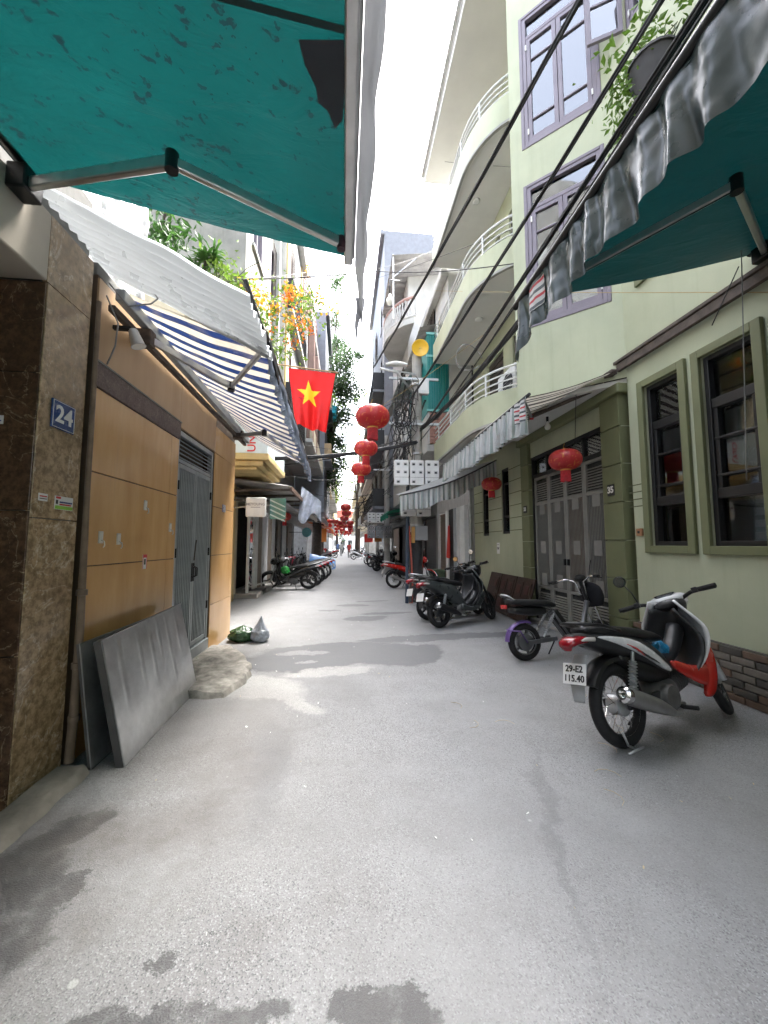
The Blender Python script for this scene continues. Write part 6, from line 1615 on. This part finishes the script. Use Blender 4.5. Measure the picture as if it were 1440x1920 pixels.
for i, (x, y, w_, h_, mt, lab) in enumerate(((-1.6, 21.5, .9, .5, M('cyan_sign', (.1, .42, .5), .4), 'x'), (-1.7, 29, .8, 1.0, M('orange_sign', (.6, .2, .03), .5), 'orange sign board on the left beyond the dark trunk'), (2.3, 26, .5, .9, M('orange_sign', (.6, .2, .03)), 'orange notice board by the dark right shops'), (2.1, 33, .7, .7, REDC, 'red sign board far on the right'))):
    if i == 0:
        d_ = thing('round_sign', 'round pale cyan sign hanging by the left shops before the trunk', 'sign', (-1.35, 18.2, 1.9)); MB().cyl(at(575, 998, 18.2), at(575, 998, 18.28), .22, seg=28).build('disc', mt, d_); MB().bar(at(575, 998, 18.24)+V((-.2, 0, 0)), at(575, 998, 18.24)+V((-.8, 0, 0)), .03, .03).build('bracket', BLACKM, d_)
    else:
        d_ = thing('sign_board', lab, 'sign', (x, y, 1.6)); MB().box((x, y, 1.6+h_/2), (w_, .06, h_)).build('panel', mt, d_, bev=.01); MB().bar((x, y+.04, 0), (x, y+.04, 1.62), .04, .04).build('post', BLACKM, d_)

# ------------------------------------------------------------------ utility poles, meter boxes, street lamp, horn
def meter_box(c, w, h, label, small=False, dark=False):
    t = thing('meter_box', label, 'meter box', c)
    c = V(c); mt = M('grey_box', (.22, .23, .24), .5) if dark else WHITEPL
    MB().box(c, (w, .2, h)).build('casing', mt, t, bev=.012)
    for (dx, dz) in ((-.25, .34), (.25, .34), (-.25, .02), (.25, .02), (-.25, -.36)):
        wn = MB().box(c+V((dx*w, -.102, dz*h)), (w*.26, .012, h*.12)).build('meter_window', M('box_rim', (.42, .42, .42), .5), t)
        MB().box(c+V((dx*w, -.1095, dz*h-.01)), (w*.17, .004, h*.075)).build('dial', M('dark_dial', (.06, .065, .07), .15, bump=0), wn)
    MB().box(c+V((0, -.1015, -.19*h)), (w*.96, .003, .006)).build('seam', DKGREY, t)
    return t
PX, PY = 1.83, 9.74
t = thing('utility_pole', 'concrete utility pole carrying meter boxes and cable bundles on the right', 'utility pole', (PX, PY, 0))
MB().cyl((PX, PY, 0), (PX+.06, PY, 6.45), .17, .125, 18).build('shaft', CONC, t, smooth=True, auto=40)
MB().cyl((PX, PY, .0), (PX, PY, 1.75), .178, .172, 18).build('dark_wrap', M('tar_wrap', (.03, .03, .032), .6, var=.4, vs=9, bump=.3), t, smooth=True, auto=40)
for z in (1.9, 3.75, 4.6, 5.6): MB().lathe([(.165, 0), (.172, .005), (.172, .05), (.165, .055)], (PX+.03, PY, z), seg=18).build('band', GALV, t)
for z in (4.55, 5.75): MB().bar((PX-.7, PY-.14, z), (PX+.6, PY-.14, z), .05, .06).build('crossarm', GALV, t)
for i in range(3): meter_box((1.41+i*.385, 9.42, 3.22), .355, .63, ('left meter box of three on the utility pole', 'middle meter box of three on the utility pole', 'right meter box of three on the utility pole')[i])
for i in range(2): meter_box((1.58+i*.38, 9.42, 2.40), .355, .52, ('left one of the lower meter boxes behind the sagging curtain', 'right one of the lower meter boxes behind the sagging curtain')[i])
mb_ = thing('junction_box', 'grey junction box strapped low on the utility pole', 'junction box', (PX+.05, PY-.3, 1.6)); MB().box((PX+.08, PY-.26, 1.72), (.32, .16, .36)).build('casing', M('grey_box', (.22, .23, .24)), mb_, bev=.015); MB().box((PX-.12, PY-.27, 1.68), (.07, .12, .4)).build('side', M('orange_board', (.4, .22, .06), .6), mb_)
q = MB(); q.cyl((1.55, 9.5, 0), (1.6, 9.55, 3.3), .045, seg=10); tag(q.build('conduit', M('dark_blue_pipe', (.03, .05, .08), .5), smooth=True, auto=40), 'dark blue conduit standing before the utility pole', 'conduit')
q = MB(); q.tube([(1.66, 9.42, 0.01), (1.69, 9.45, .5), (1.66, 9.5, 1.2), (1.62, 9.52, 1.9)], .022, 8); q.tube([(1.6, 9.36, .02), (1.64, 9.4, .12), (1.68, 9.42, .02)], .018, 8); tag(q.build('conduit', M('red_pipe', (.4, .08, .05), .5), smooth=True), 'reddish corrugated conduit at the foot of the utility pole', 'conduit')
t = thing('street_lamp', 'street lamp arm reaching from the utility pole', 'street lamp', (PX, PY, 5.9))
MB().tube([(PX, PY-.1, 5.3), (PX-.5, PY-.25, 5.85), (PX-.95, PY-.3, 5.92)], .03, 8).build('arm', GALV, t, smooth=True); MB().bar((PX, PY-.14, 5.88), (PX-.9, PY-.3, 5.92), .03, .03).build('brace', GALV, t)
MB().sweep([(-.25, 0), (0, .03), (.3, .02)], [.06, .1, .05], [.03, .06, .03]).build('tmp', WHITEPL, t).name = 'lamp_head'
for o in t.children:
    if o.name.startswith('lamp_head'): o.location = V((PX-.55, PY-.3, 6.02))-BASE[t.name]+BASE[t.name]-V(t.location)+V((0, 0, 0)); o.data.transform(Matrix.Translation(BASE[t.name]))
t = thing('horn_speaker', 'yellow horn loudspeaker on top of the utility pole', 'loudspeaker', (PX+.1, PY-.2, 6.2))
hc = at(788, 652, 9.5)
MB().lathe([(.03, .32), (.05, .22), (.07, .14), (.12, .06), (.21, 0), (.225, 0), (.21, .02)], hc, (.1, 1, .12), 28).build('horn', M('yellow_enamel', (.72, .42, .02), .35, var=.06, bump=0), t, smooth=True)
MB().lathe([(0, .02), (.03, .02), (.035, .12), (.0, .14)], hc, (.1, 1, .12), 14).build('throat', M('pale_yellow', (.75, .6, .2), .4), t, smooth=True)
MB().cyl(hc+V((.03, .3, .03)), hc+V((.04, .42, .04)), .06, seg=14).build('driver', DKGREY, t); MB().bar(hc+V((0, .2, -.08)), hc+V((0, .24, -.45)), .04, .02).build('bracket', GALV, t)
for i, (x, y, z, w_, h_, d_) in enumerate(((PX-.28, PY-.16, 4.05, .2, .45, False), (PX+.2, PY-.12, 5.35, .28, .4, False))):
    b_ = thing('cable_box', ('white cable box on the left flank of the utility pole', 'beige cable box near the top of the utility pole')[i], 'cable box', (x, y, z)); MB().box((x, y, z+h_/2), (w_, .16, h_)).build('casing', WHITEPL, b_, bev=.015); MB().box((x, y-.083, z+h_*.5), (w_*.7, .004, h_*.6)).build('lid', PAPER, b_)
# second pole further on
P2 = V((2.15, 19.3, 0))
t = thing('utility_pole', 'second utility pole standing before the dark shops on the right', 'utility pole', P2); MB().cyl(P2, P2+V((0, 0, 7)), .16, .11, 14).build('shaft', CONC, t, smooth=True, auto=40); MB().bar(P2+V((-.7, -.12, 5.2)), P2+V((.5, -.12, 5.2)), .05, .06).build('crossarm', GALV, t)
for i in range(3): meter_box((1.35+i*.42, 19.1, 2.05), .39, .62, ('left grey meter box on the second utility pole', 'middle grey meter box on the second utility pole', 'right grey meter box on the second utility pole')[i], dark=True)
for i in range(2): meter_box((1.35+i*.42, 19.05, 2.75), .39, .5, ('upper left meter box on the second utility pole', 'upper right meter box on the second utility pole')[i])

# ------------------------------------------------------------------ cables
def cable(p0, p1, r_, sag, label, mat=CABLE, twist=0, n=24, name='cable', group=None, kind=None, seg=6):
    p0, p1 = V(p0), V(p1); q = MB(); r = r_*.72
    for k in range(max(1, twist)):
        pts = []
        for i in range(n+1):
            s = i/n; p = p0.lerp(p1, s)-V((0, 0, sag*4*s*(1-s)))
            if twist > 1:
                a = 2*PI*k/twist+s*9; p += V((math.cos(a)*r*1.3, 0, math.sin(a)*r*1.3))
            pts.append(p)
        q.tube(pts, r, seg)
    return tag(q.build(name, mat, smooth=True), label, 'cable', group, kind)
PT = V((PX, PY, 0))
cable(at(1120, -60, 2.2), at(700, 690, 12), .016, .05, 'thick twisted black cable crossing the upper green facade, left one of two', twist=3)
cable(at(1278, -60, 2.2), at(735, 800, 12), .016, .08, 'thick twisted black cable crossing the green facade, right one of two', twist=3)
cable(V((1.5, .2, 3.78)), V((PX+.1, PY-.2, 4.35)), .013, .05, 'bundle of black cables running along the right green awning bar', twist=4)
cable(V((1.44, .2, 3.70)), V((PX+.1, PY-.18, 4.1)), .009, .12, 'thin black cable under the bundle beside the right green awning', twist=2)
cable(V((2.45, 4.5, 4.6)), V((PX+.12, PY-.2, 4.4)), .028, .14, 'heavy black cable trunk descending to the utility pole past the balcony', twist=4)
cable(V((2.75, 2.8, 4.9)), V((PX+.15, PY-.1, 4.5)), .012, .2, 'black telephone cables from the green wall to the utility pole', twist=3)
cable(V((PX, PY-.2, 4.05)), V((-2.0, 9.0, 3.42)), .03, .12, 'heavy black cable bundle crossing the lane from the pole to the left canopy', twist=4)
cable(V((PX, PY-.1, 4.3)), V((-1.9, 12.0, 3.9)), .012, .15, 'black cable crossing the lane above the heavy bundle', twist=2)
cable(at(425, 524, 6.5), at(700, 508, 9), .012, .05, 'dark cable pair crossing the sky gap left of the baluster balcony', twist=2)
cable(at(700, 508, 9), at(990, 490, 5.6), .012, .10, 'knotted dark cable from the lane to the green bay wall')
cable(at(430, 528, 6.5), at(640, 500, 12), .008, .03, 'thin wire above the orange blossoms')
cable(at(680, 510, 9), at(820, 465, 12), .006, .1, 'thin wire rising to the baluster balcony')
cable(at(640, 540, 14), at(1110, 370, 5.0), .006, .12, 'thin wire slanting up to the bay window')
cable(at(810, 300, 11), at(1100, 318, 4.8), .005, .05, 'hairline wire from the eaves to the bay window')
cable(at(815, 545, 9), at(1440, 548, 2.8), .005, .02, 'tan wire running level across the green wall', CABLEY)
cable(at(700, 770, 9.6), at(930, 610, 6), .007, .05, 'tan cable slanting from the utility pole under the middle balcony', CABLEY)
cable(at(560, 745, 5.9), at(640, 770, 7), .005, .02, 'thin dark wire passing in front of the flag')
cable(at(655, 505, 8), at(668, 420, 12), .004, .02, 'hairline wire in the sky gap')
for i in range(14):
    z = 3.6+RN.random()*1.6; y = 10.5+i*1.7
    cable((PX+RN.uniform(-.1, .6), y, z+RN.uniform(0, .8)), (-1.9+RN.uniform(-.2, .3), y+RN.uniform(-1.5, 3), z+RN.uniform(-.5, .3)), .008+.006*RN.random(), .2+RN.random()*.25, 'thin black wire sagging across the lane beyond the pole', group='wires sagging across the far lane', n=14)
for i in range(9):
    dx = RN.uniform(-.35, .3); z = 4.0+i*.25
    cable((PX+dx, PY, z), (2.15+dx*.6, 19.3, z+RN.uniform(-.2, .4)), .012+.008*RN.random(), .3, 'black cable running along the lane between the two utility poles', group='cables between the poles', twist=2)
    cable((2.15+dx*.6, 19.3, z), (2.0+dx, 40, z+.3), .014, .5, 'black cable running on from the second utility pole', group='cables past the second pole', n=14)
q = MB()
for i in range(26):
    a = RN.uniform(0, 6.28); r = RN.uniform(.14, .36); z0 = RN.uniform(3.5, 5.8); pts = []
    for j in range(9):
        s = j/8; pts.append(V((PX-.26+math.cos(a+s*RN.uniform(1, 3))*r*(1-.2*s)+RN.uniform(-.03, .03), PY-.22+math.sin(a+s)*.1-.04, z0-s*RN.uniform(.5, 1.5)+.1*math.sin(s*7+i))))
    q.tube(pts, RN.choice((.006, .009, .013)), 5)
for i in range(7):
    cx_, cz = PX-.42+RN.uniform(-.1, .12), 4.35+RN.uniform(-.25, .5)
    R_ = RN.uniform(.18, .34); q.tube([(cx_+R_*.8*math.cos(2*PI*j/20), PY-.3+.02*math.sin(j), cz+R_*math.sin(2*PI*j/20)) for j in range(20)], .010, 5, closed=True)
tag(q.build('cable_tangle', CABLE, smooth=True), 'tangle of black cable coils hung on the utility pole', 'cables', kind='stuff')
q = MB()
for i in range(34):
    y = RN.uniform(15, 36); x = RN.uniform(1.0, 2.3); z = RN.uniform(2.9, 4.6)
    pts = [V((x+RN.uniform(-.1, .1)+.3*math.sin(s*2.6+i), y+s*RN.uniform(1, 3), z-.7*s*(1.2-s)+RN.uniform(-.05, .05))) for s in [j/7 for j in range(8)]]
    q.tube(pts, RN.choice((.01, .016, .022)), 5)
tag(q.build('cable_mass', CABLE, smooth=True), 'mass of sagging black cables along the right side of the far lane', 'cables', kind='stuff')
for p0, p1, c_, lab in ((at(1390, 470, 2.75), at(1400, 900, 2.75), CABLEG, 'pale cord dangling before the big tall window'), (at(1385, 500, 2.75), at(1335, 610, 2.8), CABLE, 'short dark cord hanging from the wall rail'), (at(1080, 740, 4.9), at(1078, 838, 4.82), CABLE, 'dark wire holding the lantern before door 35')):
    cable(p0, p1, .006, 0, lab, c_, n=8)
lp = MB(); cc = V((2.05, 6.0, 4.55)); lp.tube([cc+V((.22*math.cos(2*PI*j/24), .05*math.sin(4*PI*j/24), .22*math.sin(2*PI*j/24))) for j in range(22)], .009, 6); tag(lp.build('cable_loop', CABLEG, smooth=True), 'pale loop of spare cable hanging on the heavy cable trunk', 'cable')
# rods behind the flag and lone lamp on a bracket
b_ = thing('street_bulb', 'clear bulb lamp on a pole bracket below the baluster balcony', 'lamp', at(730, 560, 12))
c = at(731, 562, 12)
MB().lathe([(.03, .2), (.05, .14), (.05, .1), (.11, .02), (.12, -.06), (.08, -.16), (0, -.2)], c, seg=16).build('globe', BULBM, b_, smooth=True); MB().tube([c+V((0, 0, .18)), c+V((0, 0, .7)), c+V((.35, .3, .9))], .02, 8).build('bracket', DKGREY, b_, smooth=True)

# ------------------------------------------------------------------ plants
def leaf_mat(name, col, trl=.35): return M(name, col, .5, var=.45, vs=1.3, bump=0, trl=trl)
LEAF = leaf_mat('leaf_green', (.045, .115, .022)); LEAFL = leaf_mat('leaf_yellowgreen', (.14, .24, .03)); LEAFD = leaf_mat('leaf_dark', (.02, .055, .016)); LEAFT = leaf_mat('tree_leaf', (.05, .095, .03))
BLOOM = leaf_mat('orange_bloom', (.75, .20, .015), .45); BLOOM2 = leaf_mat('yellow_bloom', (.7, .36, .03), .45); BARK = M('bark', (.06, .045, .035), .9, var=.4, vs=8, bump=.5, bs=20); STEM = M('green_stem', (.06, .08, .03), .7)
def leaves(mb, c, n, spread, size, rn, m=0, droop=.0, long=2.0):
    for _ in range(n):
        d = V((rn.gauss(0, 1), rn.gauss(0, 1), rn.gauss(0, 1)))
        p = V(c)+V((d.x*spread[0], d.y*spread[1], d.z*spread[2]))*.5
        a = V((rn.uniform(-1, 1), rn.uniform(-1, 1), rn.uniform(-1, .6)-droop)).normalized(); b = a.orthogonal().normalized(); b = Matrix.Rotation(rn.uniform(0, 6.28), 3, a) @ b
        s = size*rn.uniform(.6, 1.4); L = s*long; nn = a.cross(b)*s*.25
        mb.add([p, p+a*L*.5+b*s*.5+nn, p+a*L, p+a*L*.5-b*s*.5+nn], [(0, 1, 2), (0, 2, 3)], m)
    return mb
# planted ledge on the concrete house wall
pl = thing('ledge_plant', 'leafy green shrub growing on the ledge beside the silver foil', 'plant', (-2.6, 5.6, 4.4)); rn = random.Random(4)
q = MB()
for (u, v, y, s) in ((285, 430, 5.6, .3), (310, 415, 5.8, .35), (300, 460, 5.5, .3), (335, 430, 5.8, .25)): leaves(q, at(u, v, y), 80, (s, s, s), .05, rn, droop=.5, long=3)
q.build('foliage', [LEAF], pl); MB().tube([at(300, 500, 5.7), at(295, 460, 5.7), at(310, 400, 5.7)], .02, 6).build('stem', BARK, pl)
pl = thing('dragon_plant', 'spiky rosette plant standing on the low roof below the shrub', 'plant', at(383, 520, 5.9)); q = MB()
for (u, v) in ((385, 490), (365, 510), (400, 480)):
    c = at(u, v, 5.9)
    for k in range(40):
        a = rn.uniform(0, 6.28); e = rn.uniform(-.2, 1.1); d = V((math.cos(a)*math.cos(e), math.sin(a)*math.cos(e), math.sin(e))); L = rn.uniform(.22, .36); b = d.cross(V((0, 0, 1))).normalized()*.018
        q.add([c-b, c+b, c+d*L*.6+b*.9, c+d*L*.6-b*.9, c+d*L-V((0, 0, .08))], [(0, 1, 2, 3), (3, 2, 4)])
q.build('leaf_rosette', LEAF, pl); MB().tube([at(383, 545, 5.9), at(385, 490, 5.9)], .02, 6).build('stem', BARK, pl)
pl = thing('flowering_vine', 'trailing vine with orange blossoms hanging over the left roof edge', 'plant', at(470, 560, 6.6))
q = MB(); qs = MB(); qf = MB()
vine = [((400, 500), 6.0), ((440, 525), 6.2), ((475, 555), 6.5), ((510, 590), 6.8), ((545, 620), 7.4), ((565, 560), 7.4), ((540, 545), 7.2), ((590, 560), 8.2), ((480, 600), 6.4), ((500, 640), 6.4), ((530, 660), 6.8), ((470, 620), 6.0), ((420, 510), 6.0), ((455, 540), 6.2), ((580, 590), 8.0)]
for (uv, y) in vine:
    c = at(uv[0], uv[1], y); leaves(q, c, 70, (.34, .3, .30), .045, rn, droop=.4)
    for k in range(3):
        d = V((rn.uniform(-.5, .5), rn.uniform(-.3, .3), rn.uniform(-.5, .3))); qs.tube([c, c+d*.5+V((0, 0, .05)), c+d], .006, 5)
for (u, v, y, n) in ((540, 555, 7.0, 70), (550, 545, 7.0, 60), (598, 560, 8.2, 90), (610, 575, 8.2, 40), (515, 580, 6.7, 70), (490, 560, 6.4, 60), (545, 600, 7.2, 60), (470, 545, 6.4, 40), (565, 605, 7.4, 50), (580, 620, 7.6, 40), (628, 575, 8.8, 30), (586, 500, 9.0, 25), (548, 640, 7.2, 30), (500, 610, 6.5, 30)):
    leaves(qf, at(u, v, y), n, (.17, .15, .16), .05, rn, m=0 if rn.random() < .65 else 1, long=1.1)
q.build('foliage', LEAFL, pl); qs.build('vine_stems', STEM, pl); qf.build('blossoms', [BLOOM, BLOOM2], pl)
# pot plant high on the right
c = V((3.35, 3.5, 6.2))
pt_ = thing('potted_plant', 'leafy plant in a dark pot on the upper right window ledge', 'plant', c)
MB().lathe([(.13, 0), (.2, .3), (.24, .5), (.26, .5), (.25, .54), (.22, .54), (.19, .4)], c, seg=20).build('pot', M('dark_pot', (.035, .033, .034), .7, var=.3), pt_, smooth=True, auto=40)
MB().mm(3.1, 3.64, 3.2, 3.8, 6.14, 6.19).build('shelf', BLACKM, pt_); q = MB()
leaves(q, c+V((0, 0, .75)), 260, (.42, .42, .35), .045, rn); leaves(q, c+V((-.22, .15, .4)), 160, (.2, .2, .35), .04, rn, droop=.6); leaves(q, c+V((-.2, .25, .0)), 90, (.2, .2, .25), .04, rn, droop=.8)
q.build('foliage', leaf_mat('pot_leaf', (.12, .22, .03)), pt_); q = MB()
for k in range(10): q.tube([c+V((0, 0, .5)), c+V((rn.uniform(-.2, .2), rn.uniform(-.2, .2), .8)), c+V((rn.uniform(-.35, .3), rn.uniform(-.3, .3), rn.uniform(.3, 1.0)))], .006, 5)
q.build('stems', STEM, pt_)
# trees
def tree(base, h, label, crowns, leafm, n, size, r=.22, seed=1):
    rn = random.Random(seed); t = thing('tree', label, 'tree', base, 'trees along the lane'); b = V(base)
    q = MB(); top = b+V((.1, 0, h*.62)); pts = [b, b+V((.03, .02, h*.2)), b+V((-.04, 0, h*.4)), top]
    q.tube(pts, [r*1.2, r, r*.8, r*.5], 10)
    for c, s in crowns:
        st = b.lerp(top, rn.uniform(.55, 1)); q.tube([st, (st+V(c))/2+V((0, 0, -.3)), V(c)], [r*.4, r*.25, r*.08], 6)
    q.build('trunk', BARK, t, smooth=True)
    q = MB()
    for c, s in crowns:
        k = int(n*s*s)
        for _ in range(max(4, k//26)):
            d = V((rn.gauss(0, 1), rn.gauss(0, 1), rn.gauss(0, 1)*.8)); d = d.normalized()*s*rn.uniform(.35, 1.05)
            leaves(q, V(c)+d, 26, (.42, .42, .32), size, rn, droop=.3)
    q.build('crown', leafm, t)
    return t
def cw(u, v, y, s): return (at(u, v, y), s)
tree((-1.85, 26.3, 0), 13, 'dark trunked tree rising from the left pavement with hanging foliage', [cw(640, 690, 27, 1.1), cw(650, 740, 27, 1.2), cw(635, 780, 26, 1.0), cw(628, 830, 26, 1.0), cw(625, 870, 26, .9), cw(655, 665, 28, .9), cw(618, 900, 26, .9), cw(633, 640, 29, .7), cw(640, 720, 26, 1.0)], LEAFT, 900, .1, .3, 3)
tree((-2.2, 36, 0), 20, 'taller tree standing behind the slate house', [cw(627, 540, 34, 1.0), cw(632, 600, 36, 1.2), cw(636, 660, 36, 1.2), cw(640, 520, 36, .7)], LEAFT, 480, .11, .3, 5)
tree((1.6, 46, 0), 14, 'tree filling the far end of the lane below the sky gap', [cw(668, 800, 46, 1.6), cw(660, 850, 46, 1.8), cw(650, 900, 46, 2.0), cw(676, 745, 46, 1.2), cw(640, 930, 46, 1.6)], LEAFL, 160, .11, .3, 7)
tree((-1.2, 66, 0), 9, 'low leafy tree closing the lane on the left', [(V((-1.0, 66, 4.2)), 1.6), (V((0, 67, 5.5)), 1.6), (V((.9, 68, 4.6)), 1.4), (V((-.6, 66, 2.9)), 1.0)], LEAF, 150, .12, .2, 11)
for i, (x, y, h_, bd_, lab) in enumerate(((-.9, 40, 165, REDG, 'red motorbike parked far down the lane on the left'), (.9, 36, 20, WHITEG, 'white motorbike parked far down the lane on the right'), (1.3, 45, 15, BLKG, 'black motorbike parked far down the lane on the right'), (-.2, 58, 80, SILV, 'silver motorbike standing in the middle of the far lane'), (-1.3, 33, 170, SILV, 'silver motorbike beside the orange awning on the left'))):
    place(motorbike(lab, body=bd_, accent=bd_, inner=BLKP, lod=1, steer=.2, alloy=3), x, y, h_, 7)
# balcony greenery on the slate house
pl = thing('balcony_plant', 'green shrub on the slate house balcony above the cyan tubs', 'plant', (-.9, 24.5, 9.9)); q = MB(); leaves(q, V((-.9, 24.2, 10.6)), 200, (.5, .9, .5), .09, rn); q.build('foliage', LEAFL, pl); MB().lathe([(.15, 0), (.22, .3)], (-.9, 24.3, 9.66), seg=12).build('pot', BRICKR, pl)
# people far down the lane
def person(x, y, h, top, bot, label, face):
    o = thing('person', label, 'person', (x, y, 0), 'people far down the lane')
    q = MB()
    s = h/1.7
    def ring(z, rx, ry, dx=0, dy=0): return [V((x+dx+math.cos(2*PI*i/12)*rx, y+dy+math.sin(2*PI*i/12)*ry, z*s)) for i in range(12)]
    q.loft([ring(.86, .15, .11), ring(1.0, .155, .115), ring(1.15, .14, .10), ring(1.3, .18, .115), ring(1.4, .19, .10), ring(1.45, .09, .07), ring(1.5, .055, .055), ring(1.54, .06, .07), ring(1.6, .078, .095), ring(1.66, .08, .1), ring(1.71, .06, .075), ring(1.735, .02, .02)])
    for sx in (-1, 1):
        q.loft([ring(.88, .085, .1, sx*.08), ring(.5, .06, .07, sx*.09, .02*sx), ring(.28, .055, .06, sx*.09, .03*sx), ring(.06, .04, .05, sx*.09, .04*sx), ring(.0, .045, .11, sx*.09, .01*sx)])
        q.tube([V((x+sx*.19, y, 1.38*s)), V((x+sx*.25, y+.02, 1.12*s)), V((x+sx*.23, y-.08, .88*s)), V((x+sx*.23, y-.1, .78*s))], [.055, .045, .036, .03], 8)
    body_ = q.build('body', bot, o, smooth=True)
    q = MB(); q.loft([[p_+(p_-V((x, y, p_.z)))*.08 for p_ in r_] for r_ in (ring(.84, .155, .115), ring(1.0, .16, .12), ring(1.3, .185, .12), ring(1.41, .19, .105), ring(1.46, .08, .07))]); q.build('shirt', top, o, smooth=True)
    q = MB(); q.loft([[p_+(p_-V((x, y, p_.z)))*.08+V((0, face*.01, 0)) for p_ in r_] for r_ in (ring(1.58, .075, .09), ring(1.66, .082, .1), ring(1.72, .065, .08), ring(1.75, .02, .02))]); q.build('hair', INK, o, smooth=True)
    return o
person(-.35, 47, 1.68, WHITEP, DKGREY, 'person in a white shirt standing far down the lane', 1)

person(.55, 41, 1.6, REDC, INK, 'person in a red shirt standing far down the lane', 1)
person(-.8, 52, 1.66, M('blue_shirt', (.1, .16, .32), .8), DKGREY, 'person in a blue shirt far down the lane', 1)

# scattered litter on the lane
rl_ = random.Random(9); q = MB()
for i in range(90):
    x, y = rl_.uniform(-1.3, 2.6), rl_.uniform(1.5, 9)
    a = rl_.uniform(0, PI); L = rl_.uniform(.003, .011); W = L*rl_.uniform(.25, .9); d = V((math.cos(a), math.sin(a), 0)); e = V((-math.sin(a), math.cos(a), 0)); z = .004
    q.add([V((x, y, z))-d*L-e*W, V((x, y, z+.004))+d*L-e*W, V((x, y, z+.008))+d*L*.8+e*W, V((x, y, z))-d*L*.7+e*W], [(0, 1, 2, 3)], rl_.choice((0, 0, 1, 2)))
for i in range(9):
    x, y = rl_.uniform(.8, 2.4), rl_.uniform(2.0, 3.6); a = rl_.uniform(0, PI)
    q.tube([(x+s_*.09*math.cos(a+s_*.6), y+s_*.09*math.sin(a+s_*.6), .005) for s_ in (-1, -.5, 0, .5, 1)], .0016, 4, 2)
tag(q.build('street_litter', [M('paper_scrap', (.6, .6, .57), .8), M('grey_scrap', (.18, .17, .16), .8), M('straw_scrap', (.45, .37, .24), .8)]), 'scattered paper scraps, straws and butts on the asphalt', 'litter', kind='stuff')
